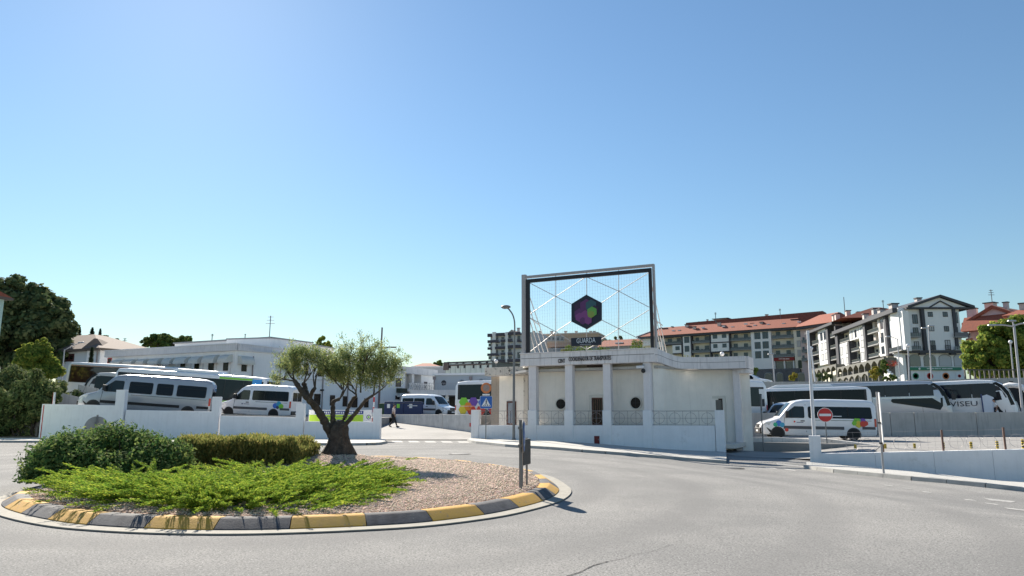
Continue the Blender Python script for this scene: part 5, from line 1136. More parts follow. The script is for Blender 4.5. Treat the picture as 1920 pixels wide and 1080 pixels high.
    obj('face', M().ball(hd+Vector((.022, 0, -.02)), .088, 10, (.96, .84, 1.15)), skin, t, 60); obj('nose', M().ball(hd+Vector((.108, 0, -.02)), .016, 6, (1, .7, 1.3)), skin, t, 60)
    for sgn in (-1, 1): obj('eye', M().ball(hd+Vector((.094, .03*sgn, .008)), .011, 6), plastic, t, 60); obj('ear', M().ball(hd+Vector((.01, .078*sgn, -.015)), .024, 6, (.8, .35, 1.2)), skin, t, 60)
    obj('mouth', M().ball(hd+Vector((.098, 0, -.062)), .02, 6, (.4, 1, .3)), mat('lips', (.28, .1, .08), .6), t, 60)
    return t
p = at(737, 801.5, 57.0); p.z = rampz(57)+.012
person('person', 'person in a pale T-shirt and black trousers walking across the yard ramp', p, R(-8), mat('tshirt', (.66, .55, .50), .8), mat('trousers_black', (.012, .012, .016), .8), .27, 1.74)
p = at(1848, 775, 64); p = Vector((p.x-.35, p.y-1.9, .8+.45)) 
person('person', 'person in a white shirt standing in the open door of the white coach', (p.x, p.y, .9+.25), R(160), white_p, mat('trousers_navy', (.015, .016, .03), .8), .08, 1.7)
# ================================================================ CONTAINERS, BANNER, SIGNS, LAMPS
cont_b = mat('container_blue', (.012, .03, .11), .5, noise_=.1); 
for i, (x0, x1, lid, lb) in enumerate(((720, 738, 'green', 'blue recycling container with a white notice, left of the row'), (738, 757, 'green', 'blue recycling container with a green notice, middle of the row'), (757, 791, 'white', 'wide blue recycling container with white lettering beside the white minibus'))):
    Y0 = 69.; a, c = at(x0, 778, Y0), at(x1-.6, 778, Y0); zt = at((x0+x1)/2, 753, Y0).z; Wd = c.x-a.x; t = thing('recycling_container', lb, 'container', (a.x, Y0, 1.5), 0, 'blue recycling containers')
    Hc = zt-1.5; obj('body', M().box(0, Wd, 0, 1.3, 0, Hc-.12), cont_b, t, bevel=.03); obj('lid', M().prism([(0, Hc-.117), (Wd, Hc-.117), (Wd-.06, Hc), (.06, Hc)], -.03, 1.33, 'y'), cont_b, t, bevel=.02)
    obj('notice', M().box(Wd*.3, Wd*.3+.28, -.012, -.002, Hc-.6, Hc-.22), (white_p, dec['g'], white_p)[i], t); obj('rim', M().box(-.01, Wd+.01, -.02, -.004, Hc-.17, Hc-.13), grey_plastic, t)
    if i == 2: obj('lettering', M().box(Wd*.2, Wd*.75, -.012, -.003, Hc-.42, Hc-.36), white_p, t)
a = at(712, 778, 70.5); t = thing('waste_bin', 'dark green waste bin left of the blue containers', 'bin', (a.x, 70.5, 1.5)); obj('body', M().prism([(0, 0), (.75, 0), (.85, 1.0), (-.1, 1.0)], 0, .8, 'y'), mat('bin_green', (.02, .07, .03), .6), t, bevel=.02); obj('lid', M().box(-.12, .87, -.03, .83, 1.003, 1.1), mat('bin_green', (0, 0, 0)), t, bevel=.03)
# banner on the left wall
A3, B3 = at(574, 790, 45.6), at(698, 790, 45.2); A3.z = B3.z = 0; UB = (B3-A3).normalized(); RB = math.atan2(UB.y, UB.x)
def pb(px, py): d = ray(px, py); n_ = Vector((UB.y, -UB.x, 0)); t = (A3-CAM).dot(n_)/d.dot(n_); p = CAM+d*t; return (p-A3).dot(UB), p.z
bz0, bz1 = pb(640, 791)[1]-.15, pb(640, 768.5)[1]; BL = pb(697, 780)[0]
bn = thing('banner', 'white and lime green banner in the gap at the right end of the left wall', 'banner', A3, RB)
obj('cloth', M().box(pb(579, 780)[0], BL, 0, .012, bz0, bz1), white_p, bn)
obj('lime_field', M().box(pb(579, 780)[0]+.03, pb(681, 780)[0], -.006, -.001, bz0+.08, bz0+(bz1-bz0)*.66), mat('banner_lime', (.46, .68, .05), .6), bn)
ink = mat('banner_ink', (.03, .05, .24), .6); obj('navy_stripe', M().box(pb(590, 780)[0], pb(681, 780)[0], -.010, -.0065, bz0+(bz1-bz0)*.70, bz0+(bz1-bz0)*.93), ink, bn)
xx = 592.
while xx < 677:                                   # unreadable white strokes of the headline
    wd_ = random.uniform(1.4, 2.6); obj('headline_stroke', M().box(pb(xx, 780)[0], pb(xx+wd_, 780)[0], -.014, -.0105, bz0+(bz1-bz0)*random.uniform(.74, .77), bz0+(bz1-bz0)*random.uniform(.85, .90)), white_p, bn); xx += wd_+random.uniform(.6, 2.)
for q, (x0, x1) in enumerate(((608, 660), (615, 655))): u0, u1 = pb(x0, 780)[0], pb(x1, 780)[0]; obj('text_line', M().box(u0, u1, -.010, -.007, bz0+(bz1-bz0)*(.50-.22*q), bz0+(bz1-bz0)*(.54-.22*q)), MAT['banner_ink'], bn)
for k in range(3): u0 = pb(684, 780)[0]; obj('emblem', M().lathe([(.14-.04*k, 0), (.14-.04*k, .004+.003*k)], 16, (u0+.25, -.004-.004*k, bz0+(bz1-bz0)*.5), 'y'), (MAT['container_blue'], white_p, dec['g'])[k], bn)
mp_ = thing('marker_mast', 'slanting red and white mast beside the banner', 'post', A3+UB*(BL+.05), RB); u, z0 = pb(703, 792); u2, z1 = pb(705.5, 735)
for k in range(6): obj('band', M().tube([(.05+(u2-u)*k/6, -.03, z0+(z1-z0)*k/6), (.05+(u2-u)*(k+1)/6, -.03, z0+(z1-z0)*(k+1)/6)], .05, 6), red_p if k % 2 == 0 else white_p, mp_)
# signs
def sign_pole(t, h, r=.03): obj('pole', M().tube([(0, .045, -.15), (0, .045, h)], r, 10), galv, t)
p = on(911, 824.5); Ys = 43.3; p = at(911, 822, Ys); p.z = .1
def hz(px, py, Y): return at(px, py, Y).z
t = thing('crossing_sign', 'blue pedestrian crossing sign under a round orange-rimmed sign by the pavilion wall', 'traffic sign', p, R(6))
zt_s = hz(911, 718, Ys)-p.z; sign_pole(t, zt_s-.1)
zq0, zq1 = hz(911, 765.5, Ys)-p.z, hz(911, 743, Ys)-p.z; sw = (zq1-zq0)/2
sq = obj('blue_plate', M().prism(rrect(-sw, sw, zq0, zq1, .06), -.02, 0, 'y'), blue_p, t); obj('border', M().prism(rrect(-sw-.015, sw+.015, zq0-.015, zq1+.015, .07), -.012, .004, 'y'), white_p, t)
cz = (zq0+zq1)/2; obj('triangle', M().prism([(-sw*.78, cz-sw*.68), (sw*.78, cz-sw*.68), (0, cz+sw*.72)], -.026, -.021, 'y'), white_p, sq)
fg = M().prism([(-.02, cz-.06), (.03, cz-.06), (.05, cz+.08), (-.03, cz+.08)], -.031, -.027, 'y'); fg.lathe([(.035, 0), (.035, .004)], 10, (.01, -.031, cz+.13), 'y'); obj('walker', fg, plastic, sq)
obj('walker_leg', M().prism([(-.02, cz-.05), (.01, cz-.05), (-.07, cz-.18), (-.11, cz-.18)], -.031, -.027, 'y'), plastic, sq); obj('walker_leg', M().prism([(.0, cz-.05), (.03, cz-.05), (.11, cz-.18), (.07, cz-.18)], -.031, -.027, 'y'), plastic, sq)
for k in range(4): obj('stripe', M().box(-sw*.52+k*.115, -sw*.52+k*.115+.06, -.0305, -.027, cz-sw*.60, cz-sw*.50), plastic, sq)
zm = hz(911, 740.5, Ys)-p.z; obj('white_plate', M().box(-.22, .22, -.01, .004, zm-.035, zm+.06), white_p, t)
zc = hz(911, 727.5, Ys)-p.z; obj('round_sign', M().lathe([(.31, 0), (.315, .01), (.31, .02)], 30, (0, -.02, zc), 'y'), orange_p, t, 30); obj('round_face', M().lathe([(.20, 0), (.20, .003)], 30, (0, -.024, zc), 'y'), mat('faded_face', (.36, .28, .25), .7, noise_=.2), t)
Yn = 40.; p = at(1552, 845, Yn); zc = hz(1550, 778, Yn); p.z = -.35
t = thing('no_entry_sign', 'round red no entry sign on a thin pole in front of the rainbow minibus', 'traffic sign', p, R(-14)); sign_pole(t, zc-p.z+.2, .03)
dsc = obj('disc', M().lathe([(.385, 0), (.39, .01), (.39, .02), (.385, .026)], 36, (0, -.02, zc-p.z), 'y'), white_p, t, 30); obj('red_field', M().lathe([(.365, 0), (.365, .004)], 36, (0, -.0255, zc-p.z), 'y'), red_p, dsc); obj('white_bar', M().box(-.30, .30, -.034, -.026, zc-p.z-.065, zc-p.z+.065), white_p, dsc)
p = on(1657, 887, .12); Yp = p.y; zt = hz(1652.5, 728, Yp)
t = thing('sign_post', 'tall grey sign post seen edge-on on the right pavement', 'traffic sign', (p.x, p.y, g(p.x, p.y)), R(66)); obj('pole', M().tube([(0, 0, -.1), (0, 0, zt-p.z)], .034, 10), mat('sign_pole_grey', (.34, .33, .33), .6), t)
obj('plate', M().box(-.3, .3, -.075, -.05, zt-p.z-1.05, zt-p.z-.02), white_p, t, bevel=.005); obj('lower_plate', M().box(-.25, .25, -.075, -.05, zt-p.z-1.72, zt-p.z-1.08), white_p, t, bevel=.005)
for q in (1.05, 1.72): obj('clamp', M().box(-.06, .06, -.06, .06, zt-p.z-q, zt-p.z-q+.05), plastic, t)
Yq = 44.0; p = at(1432, 849, 41.); zt = hz(1430, 741, 41.); t = thing('sign_post', 'thin post with a narrow white plate near the low plaster wall', 'traffic sign', (p.x, p.y, -.7), R(72)); obj('pole', M().tube([(0, 0, 0), (0, 0, zt+.7)], .035, 8), galv, t); obj('plate', M().box(-.28, .28, -.06, -.04, zt+.7-.85, zt+.7), mat('sign_back2', (.5, .5, .5), .5), t)
# street lamps
def curve_pts(P, k=6):
    o = []; P = [Vector(q) for q in P]
    for i in range(len(P)-1):
        a = P[max(i-1, 0)]; b_ = P[i]; c = P[i+1]; d = P[min(i+2, len(P)-1)]
        for j in range(k): u = j/k; o.append(.5*((2*b_)+(c-a)*u+(2*a-5*b_+4*c-d)*u*u+(3*b_-a-3*c+d)*u**3))
    return o+[P[-1]]
Yl = 43.0; p = at(963.3, 827, Yl)
def lz(px, py): q = at(px, py, Yl); return (q.x-p.x, 0, q.z-p.z)
t = thing('street_lamp', 'tall grey street lamp with bent neck standing before the pavilion wall', 'street lamp', (p.x, p.y, p.z))
obj('pole', M().tube([(0, 0, 0), lz(963.6, 700), lz(964.5, 640)], [.085, .07, .06], 12), mat('lamp_pole', (.20, .20, .20), .5, metal=.4), t, 60); obj('neck', M().tube(curve_pts([lz(964.5, 640), lz(965, 608), lz(962, 592), lz(956, 582), lz(952, 578)]), .045, 8), MAT['lamp_pole'], t, 60)
h_ = lz(949, 575.5); obj('lamp_head', M().ball((h_[0]-.02, 0, h_[2]), .30, 10, (1, .8, .38)), MAT['lamp_pole'], t, 50); obj('lamp_glass', M().ball((h_[0]-.05, 0, h_[2]-.06), .22, 8, (1, .8, .3)), mat('lamp_glass', (.25, .25, .2), .3), t, 50)
obj('access_door', M().box(-.05, .05, -.093, -.07, .5, .9), MAT['lamp_pole'], t); obj('base_collar', M().lathe([(.13, 0), (.12, .12), (.09, .2)], 12), galv, t)
def mast(name, label, cat, px0, py0, px1, py1, Y, r0, r1, mt, heads=(), zfix=None):
    """heads: (kind, px, py)"""
    a, c = at(px0, py0, Y), at(px1, py1, Y); t = thing(name, label, cat, (a.x, a.y, a.z if zfix is None else zfix)); z0 = a.z if zfix is None else zfix; top = Vector((c.x-a.x, 0, c.z-z0))
    obj('pole', M().tube([(0, 0, 0), top*.5, top], [r0, (r0+r1)/2, r1], 10), mt, t, 60)
    for k, hx_, hy_ in heads:
        q = at(hx_, hy_, Y); q = Vector((q.x-a.x, 0, q.z-z0)); s_ = 1 if q.x > top.x else -1
        if k == 'globe': obj('globe', M().ball(q, .2, 10), white_metal, t, 50); obj('collar', M().lathe([(.1, -.05), (.12, .02), (.08, .04)], 10, (q.x, q.y, q.z-.2)), mt, t)
        else:
            fr_ = min(.985, (q.z-.12)/max(.1, top.z)); aa = top*fr_; obj('arm', M().tube(curve_pts([aa, (aa+q)/2+Vector((0, 0, .06)), q]), r1*.7, 6), mt, t, 60)
            obj('lamp_head', M().hexa([(q.x-.35, -.12, q.z-.06), (q.x+.35, -.12, q.z-.06), (q.x+.35, .12, q.z-.06), (q.x-.35, .12, q.z-.06), (q.x-.3, -.09, q.z+.07), (q.x+.3, -.09, q.z+.07), (q.x+.3, .09, q.z+.07), (q.x-.3, .09, q.z+.07)]), mt, t, bevel=.03); obj('lamp_glass', M().box(q.x-.25, q.x+.25, -.08, .08, q.z-.085, q.z-.062), MAT['lamp_glass'], t)
    return t
mast('mast', 'tall slanting white mast with a short arm behind the right end pier', 'mast', 1526.5, 818, 1514.5, 620, 40.5, .10, .07, white_metal, zfix=-.4)
mast('street_lamp', 'lamp post with small arm and globe behind the slanting white mast', 'street lamp', 1530, 735, 1521, 655, 80, .09, .07, white_metal, (('globe', 1521, 653),), 4.4)
gl = mat('lamp_grey', (.42, .42, .44), .5, metal=.2)
mast('street_lamp', 'short globe lamp left of the gabled apartment corner', 'street lamp', 1705, 722, 1702.5, 650, 80, .08, .07, gl, (('globe', 1702.3, 648),), 4.4)
mast('street_lamp', 'tall lamp with small twin heads in front of the gabled apartment', 'street lamp', 1747, 722, 1741, 612, 79, .08, .06, gl, (('head', 1733, 615), ('head', 1746, 611)), 4.4)
mast('street_lamp', 'lamp with long left arm before the side of the gabled apartment', 'street lamp', 1688, 722, 1683, 635, 83, .07, .05, gl, (('head', 1666, 631),), 4.4)
mast('street_lamp', 'lamp post before the long apartment block with a tiny head', 'street lamp', 1453, 722, 1448.5, 665, 84, .09, .07, gl, (('head', 1445, 664),), 4.4)
mast('street_lamp', 'tall double-armed street lamp at the right edge over the green tree', 'street lamp', 1918, 780, 1901, 608, 60, .11, .09, gl, (('head', 1860, 609.5), ('head', 1897, 601.5), ('head', 1926, 606)), .8)
mast('street_lamp', 'globe lamp on a slim post beside the right double lamp', 'street lamp', 1902, 722, 1894.5, 643, 79, .08, .07, gl, (('globe', 1894.5, 641),), 4.4)
mast('street_lamp', 'rusty leaning mast with lamp arms both ways behind the olive tree', 'street lamp', 712, 700, 716.5, 614, 84, .13, .09, mat('mast_rust', (.20, .13, .13), .7, noise_=.3), (('head', 700, 650), ('head', 738, 651), ('head', 722, 652)), 1.5)
mast('street_lamp', 'curved street lamp in front of the old hipped-roof house', 'street lamp', 116, 720, 121, 655, 85, .10, .07, gl, (('head', 152, 642),), 2.)
mast('post', 'short leaning white post before the silver coach', 'post', 1669.5, 800, 1668, 690+55, 54.5, .09, .09, white_metal) if False else None
# ---------------------------------------------------------------- small posts on the red-topped wall
# ================================================================ BUILDINGS FURTHER OFF
def fbox(F_, root, name, x0, y0, x1, y1, mt, front=0., back=.3, ymid=None, **k):
    """box spanning seen pixels; front/back are local y (away from the viewer)"""
    u0, u1, z0, z1 = F_.rect(x0, y0, x1, y1, -front); return obj(name, M().box(u0, u1, front, back, z0, z1), mt, root, **k)
def fwin(F_, root, x0, y0, x1, y1, y=0., **k):
    u0, u1, z0, z1 = F_.rect(x0, y0, x1, y1, -y); return window(root, u0, u1, z0, z1, y-.003, **k)
def balcony(F_, root, x0, x1, yt, yb, y0=-.05, y1=1.3, mt=None, solid=False, slab=None):
    """parapet from yt to yb (pixels) and its slab; local y0..y1"""
    u0, u1, z0, z1 = F_.rect(x0, yt, x1, yb, -y0); m_ = M().box(u0, u1, y0, y1, z0-.02, z0+.2)
    b_ = obj('balcony', m_, slab or MAT['apt_slab'], root)
    if solid: obj('parapet', M().box(u0, u1, y0, y0+.1, z0+.203, z1), mt, b_)
    else:
        r = M().box(u0, u1, y0, y0+.05, z1-.08, z1); nb = max(3, int((u1-u0)/.45))
        for i in range(nb+1): xx = u0+(u1-u0-.04)*i/nb; r.box(xx, xx+.04, y0, y0+.05, z0+.203, z1-.083)
        obj('railing', r, mt or rail_dark, b_); obj('rail_panel', M().box(u0+.04, u1-.04, y0+.06, y0+.08, z0+.21, z1-.1), MAT['rail_glass'], b_)
    return b_
apt_white = mat('apt_white', (.82, .82, .83), .85, noise_=.04, scale=.4, streak=.06)
apt_cream = mat('apt_cream', (.72, .69, .60), .85, noise_=.06, scale=.4)
apt_pink = mat('apt_pink', (.60, .47, .46), .85, noise_=.05, scale=.3)
apt_slab = mat('apt_slab', (.30, .30, .30), .85)
rail_glass = mat('rail_glass', (.14, .17, .19), .25)
dark_trim = mat('dark_trim', (.05, .052, .065), .6); rail_dark = mat('rail_dark', (.05, .055, .065), .5)
stone_base = mat('stone_base', (.15, .15, .16), .85, noise_=.25, scale=1.)
chim = mat('chimney_plaster', (.62, .56, .53), .85, noise_=.1, scale=2)
shop_glass = mat('shop_glass', (.06, .075, .09), .1, spec=.9)
shutter = mat('shutter', (.50, .51, .52), .6, noise_=.04)
teal_frame = mat('teal_frame', (.03, .10, .13), .5)
def chimney(root, x, y, z0, z1, w_=.9):
    c = obj('chimney', M().box(x-w_/2, x+w_/2, y, y+w_, z0, z1), chim, root); obj('cap', M().box(x-w_*.65, x+w_*.65, y-.15*w_, y+1.15*w_, z1+.003, z1+.22), dark_trim, c); return c
# ---- long apartment block with red roof -------------------------------------------------
FA = Fac(1203, 255, 1500, 225, 690); AP = FA.root('apartment_block', 'long four-storey apartment block with red tiled roof behind the pavilion', 'building')
zE = (FA.uz(1203, 632)[1]+FA.uz(1497, 613)[1])/2; zG = FA.uz(1400, 712)[1]-2.5; RB_ = 1.6
obj('wall', M().box(0, FA.L, RB_, 13, zG, zE-.05), apt_cream, AP); obj('eaves', M().box(-.8, FA.L+.8, -.8, 1.5, zE-.75, zE), dark_trim, AP)
zR = FA.uz(1230, 622, -9)[1]; zR2 = (FA.uz(1450, 598.5, -7)[1]+FA.uz(1250, 615.5, -7)[1])/2
rf = obj('roof', M().hexa([(-1.2, -1.1, zE+.005), (FA.L+1.2, -1.1, zE+.005), (FA.L+1.2, 14, zE+.005), (-1.2, 14, zE+.005), (5.5, 6.3, zR2), (FA.L-1, 6.3, zR2), (FA.L-1, 7.2, zR2), (5.5, 7.2, zR2)]), roof_red, AP)
obj('roof_verge', M().tube([(-1.2, -1.1, zE+.1), (5.5, 6.3, zR2+.1)], .22, 6), white_p, rf)
# terrace roof block rising behind
zT = (FA.uz(1240, 608.5, -16)[1]+FA.uz(1430, 596, -16)[1])/2
u0, _ = FA.uz(1283, 600, -16); obj('upper_roof', M().hexa([(u0, 13.2, zE), (FA.L+8, 13.2, zE), (FA.L+8, 26, zE), (u0, 26, zE), (u0+1, 15, zT), (FA.L+5, 15, zT+.6), (FA.L+5, 20, zT+.6), (u0+1, 20, zT)]), mat('brown_roof', (.20, .085, .06), .9, noise_=.3, scale=2), AP)
for px, py, w_, bk, h_ in ((1222, 617, .8, 6, 1.2), (1246, 616, 1.6, 5, 1.4), (1260, 613, .6, 6, 1.6), (1301, 613, 1., 2.6, 2.2), (1287, 609, 1.1, 5, 2.0), (1310, 604, .5, 15, 1.4), (1326, 600, .5, 15, 1.8), (1347.5, 605, 1.1, 4, 3.2), (1351, 598, 4.5, 15.5, 2.2), (1367, 598.5, .6, 15, 1.6), (1389, 598, .6, 15, 1.8), (1393.5, 597.5, .6, 15, 1.7), (1427, 604.5, 1.0, 3.5, 2.6), (1410, 607, 1.0, 4.5, 1.2), (1437, 590.5, .8, 15, 2.6), (1459.5, 592.5, 1.2, 15.5, 1.2), (1480.5, 591.5, 1.0, 16, 1.3), (1490, 599.5, 2., 5, 1.1), (1502, 591, .6, 16, 1.8)):
    u, z = FA.uz(px, py, -bk); chimney(AP, u, bk, z-h_-1.5, z, w_)
for px, py in ((1262, 619), (1273, 618.5), (1318, 613), (1356, 610.5), (1373, 612), (1398, 606), (1415, 609), (1440, 607.5), (1469, 605.5), (1498, 602)):
    u, z = FA.uz(px, py, -2.3); obj('roof_vent', M().box(u-.5, u+.5, 2.2, 2.9, z-.5, z), white_p, rf)
# bays (seen pixel columns at the middle height)
def bay(x0, x1, y0, y1, mt=apt_white, name='bay', proud=0.): return fbox(FA, AP, name, x0, y0, x1, y1, mt, proud, RB_-.003)
bay(1206, 1219, 633.5, 648); bay(1229, 1244.5, 631, 673, apt_white)
bay(1281, 1295.2, 628, 680); bay(1333, 1366.5, 624, 641); bay(1333, 1366.8, 643, 658.5); bay(1261, 1277.5, 647, 662)
for x in (1278.2, 1295.6, 1331.2, 1367.6): fbox(FA, AP, 'pillar', x, 624, x+1.7, 690, dark_trim, -.12, RB_-.01)
for x0, x1, y in ((1244.6, 1278, 645.2), (1333, 1367.4, 641.2), (1333, 1367.4, 658.7), (1261, 1278, 662.2)): fbox(FA, AP, 'dark_band', x0, y, x1, y+1.8, dark_trim, -.10, RB_-.02)
bay(1409, 1447, 617.5, 692); bay(1489.5, 1502.5, 614.5, 692, apt_cream)
obj('base', M().box(FA.uz(1408, 700)[0], FA.L, -.25, RB_-.01, zG, FA.uz(1440, 692.2)[1]), stone_base, AP)
W1 = dict(fm=teal_frame, fw=.16, mull=1)
for x0, x1, ys_ in ((1252, 1260, ((635, 643),)), (1269, 1276.5, ((634, 642.5),)), (1304.5, 1311, ((632.5, 641), (649, 657.5))), (1321.5, 1330, ((630.5, 641), (648, 657.5))), (1376, 1383.5, ((627, 638), (644.5, 654), (662, 670.5))), (1395, 1402.5, ((626, 637.5), (643.5, 653.5), (661, 673))), (1455, 1463, ((622, 632), (640, 650), (657.5, 668))), (1475, 1483, ((620.5, 632), (639, 649), (656.5, 667))), (1303.5, 1311, ((665.5, 670.5),)), (1322, 1330, ((665, 670.5),)), (1340, 1347, ((664, 670),)), (1357, 1365, ((663.5, 669.5),))):
    for y0, y1 in ys_: fwin(FA, AP, x0, y0, x1, y1, RB_, **W1)
for x0, x1, y0, y1 in ((1283, 1292.5, 631.5, 643), (1284, 1292.5, 648.5, 659.5), (1336.5, 1345, 627.5, 635), (1353.5, 1362, 626.5, 633.5), (1337.5, 1345.5, 645, 652.5), (1354.5, 1362.5, 644, 651.5), (1266.5, 1274.5, 649.5, 656.5), (1232, 1240, 634.5, 641), (1232.5, 1240.5, 651.5, 658), (1414.5, 1425.5, 623, 636), (1429.5, 1440.5, 622, 635), (1415, 1426.5, 641, 654), (1430, 1441.5, 640, 653.5), (1416, 1427, 658.5, 672), (1431, 1442, 657.5, 671.5), (1493.5, 1501, 620, 632), (1494.5, 1501.5, 638.5, 650.5), (1495.5, 1502, 656, 668.5)):
    fwin(FA, AP, x0, y0, x1, y1, 0, sill=False, **(dict(W1, mull=1) if not (1493 < x0 and y0 > 630) else dict(fm=apt_slab, gm=shutter, fw=.12)))
for x0, x1, yt, yb in ((1245, 1278, 640.5, 645), (1297.5, 1331, 638, 643), (1297.5, 1331, 655.5, 661), (1369.5, 1408.5, 633, 638.5), (1369.5, 1408.5, 650.5, 656.5), (1448, 1489, 628, 634), (1448, 1489, 646, 652.5), (1448, 1489, 663.5, 669.8)):
    balcony(FA, AP, x0, x1, yt, yb, .0, RB_-.02)
for x0, x1, y in ((1297.5, 1331, 640), (1297.5, 1331, 657)):
    for k in range(6): u, z = FA.uz(x0+3+k*5+random.uniform(-1, 1), y, -.5); obj('balcony_plant', M().ball((u, .6, z), random.uniform(.25, .45), 5), leafmat('balcony_leaf', (.05, .09, .03)), AP)
fbox(FA, AP, 'blue_shopfront', 1398, 674, 1407.5, 692, mat('blue_shop', (.03, .30, .55), .5), RB_-.25, RB_-.01)
sg_ = fbox(FA, AP, 'shop_sign', 1451, 670.3, 1489, 676, mat('sign_red', (.28, .01, .015), .5), .6, RB_-.02)
for x0, x1 in ((1460, 1466), (1467, 1472.5), (1473.5, 1480)): fbox(FA, AP, 'sign_stroke', x0, 672.2, x1, 673.6, MAT['white_paint'], .5, .59)
for x0, x1 in ((1455, 1468.5), (1473.5, 1486)): fbox(FA, AP, 'shop_window', x0, 677.5, x1, 691.5, shop_glass, RB_-.12, RB_-.01)
for x in (1451.5, 1469.8, 1487): fbox(FA, AP, 'shop_pillar', x, 676.3, x+2.2, 692, apt_white, .8, RB_-.01)
def arch(F_, root, x0, x1, yt, yb, y, mt, name='arched_opening'):
    u0, u1, z0, z1 = F_.rect(x0, yt, x1, yb, -y); c = (u0+u1)/2; r = (u1-u0)/2; h_ = min(r*.7, (z1-z0)*.35)
    P_ = [(u0, z0), (u1, z0)]+[(c+r*math.cos(math.pi*k/10), z1-h_+h_*math.sin(math.pi*k/10)) for k in range(11)]; return obj(name, M().prism(P_, y-.06, y-.003, 'y'), mt, root)
arch(FA, AP, 1496.5, 1503.5, 675, 690.5, 0, mat('green_door', (.03, .05, .03), .5))
for x0, x1 in ((1434.5, 1448), (1456.5, 1467.5), (1497, 1509)):
    arch(FA, AP, x0-1.2, x1+1.2, 698, 718, -.25, apt_slab, 'arch_surround'); arch(FA, AP, x0, x1, 699.5, 718, -.32, shop_glass)
# return wing at its right end
FA2 = Fac(1502.5, 225, 1562, 214, 690); A2 = FA2.root('apartment_block', 'pink-walled apartment wing with hipped red roof between the two long blocks', 'building')
obj('wall', M().box(0, FA2.L, 0, 10, zG, zE-.2), apt_pink, A2); obj('roof', M().hexa([(-1.5, -1.5, zE-.1), (FA2.L+2, -1.5, zE-.1), (FA2.L+2, 11, zE-.1), (-1.5, 11, zE-.1), (4, 5, zE+3.6), (FA2.L-1, 5, zE+3.6), (FA2.L-1, 6, zE+3.6), (4, 6, zE+3.6)]), roof_red, A2)
obj('eaves', M().box(-1.2, FA2.L+1.5, -1.2, -.003, zE-.9, zE-.12), dark_trim, A2)
for y in (637, 655, 671): balcony(FA2, A2, 1503, 1513, y, y+6, -1.4, -.02); fwin(FA2, A2, 1505, y-5, 1509, y+5, 0., **W1)
for x in (1560, 1552): u, z = FA2.uz(x, 592, -5); chimney(A2, u, 5, z-4, z, 1.2)
# ---- beige block, low red roof, old grey block and white balcony block ------------------------
FD = Fac(985, 330, 1138, 318, 690); BD = FD.root('apartment_block', 'tan flat-roofed block seen through the roof frame', 'building')
zt = (FD.uz(1000, 626)[1]+FD.uz(1130, 623)[1])/2; zb_ = FD.uz(1050, 700)[1]-20; obj('wall', M().prism([(0, zb_), (FD.L, zb_), (FD.L, zt-4.5), (FD.L-4, zt-.6), (0, zt-.6)], 0, 16, 'y'), mat('tan_wall', (.55, .40, .28), .9, noise_=.12, scale=.2), BD)
obj('cornice', M().box(-.5, FD.L-3.6, -.5, 16.3, zt-.6, zt), mat('tan_cornice', (.60, .52, .45), .9), BD)
for x in (1016, 1022, 1028, 1035, 1044, 1052): fwin(FD, BD, x, 632.5, x+4.5, 638, 0, fm=apt_slab, mull=0)
fbox(FD, BD, 'window_band', 1014, 630, 1058, 640, mat('tan_grey', (.35, .36, .36), .8), -.01, -.001)
for x in (1000, 1012, 1034, 1060, 1080, 1107, 1114): u, z = FD.uz(x, 621.5, -4); chimney(BD, u, 4, z-2.6, z, 1.0)
fbox(FD, BD, 'lower_wall', 988, 652, 1136, 668, mat('blue_grey_wall', (.26, .29, .32), .8, noise_=.1, scale=.3), -3, -.02)
fbox(FD, BD, 'lean_to_roof', 1030, 643, 1072, 651, mat('tan_wall2', (.48, .33, .25), .9), -2, -.02)
FR_ = Fac(1126, 290, 1215, 280, 690); rr_ = FR_.root('low_building', 'low blue-grey building with a red roof seen through the right part of the frame', 'building')
u0, u1, z0, z1 = FR_.rect(1126, 648.5, 1215, 670); obj('wall', M().box(u0, u1, 0, 10, z0-20, z1), MAT['blue_grey_wall'], rr_)
z2 = FR_.uz(1170, 636.5, -6)[1]; obj('roof', M().prism([(-1.0, z1+.01), (6, z2), (11, z1+.01)], u0-1, u1+1, 'x'), roof_red, rr_); fbox(FR_, rr_, 'skylight', 1153, 641.8, 1167, 643.8, white_p, 1.5, 2.6)
FC = Fac(914, 312, 976, 306, 690); BC = FC.root('apartment_block', 'white apartment block with dark staggered balconies left of the roof frame', 'building')
zt = FC.uz(945, 624.5)[1]; zb_ = FC.uz(945, 700)[1]-20; obj('wall', M().box(.8, FC.L+6, 1.2, 16, zb_, zt), mat('apt_grey_white', (.58, .59, .61), .85, noise_=.05), BC)
bal_d = mat('balcony_dark', (.065, .06, .085), .6)
for x0, x1, y0, y1 in ((913.8, 922.5, 625.5, 631.5), (930, 946.5, 624, 629.5), (914, 934.8, 637.5, 642.5), (938.8, 947.2, 636.5, 641), (914, 921.5, 651, 655.5), (928, 946.8, 649.5, 654), (913.6, 934, 662.5, 667), (938.5, 947, 661.5, 665.5), (928, 947, 674, 679), (913.8, 921, 675.5, 680), (952.5, 976, 622.5, 627.5), (952, 960, 635, 640.5), (952, 976, 647, 652.5), (952, 959.5, 660.5, 665.5), (951, 976, 673, 678.5), (969.5, 976, 636, 641)):
    u0, u1, z0, z1 = FC.rect(x0, y0, x1, y1); b_ = obj('balcony', M().box(u0, u1, 0, 1.18, z0, z0+.3), bal_d, BC); obj('parapet', M().box(u0, u1, -.02, .12, z0+.303, z1), bal_d, b_)
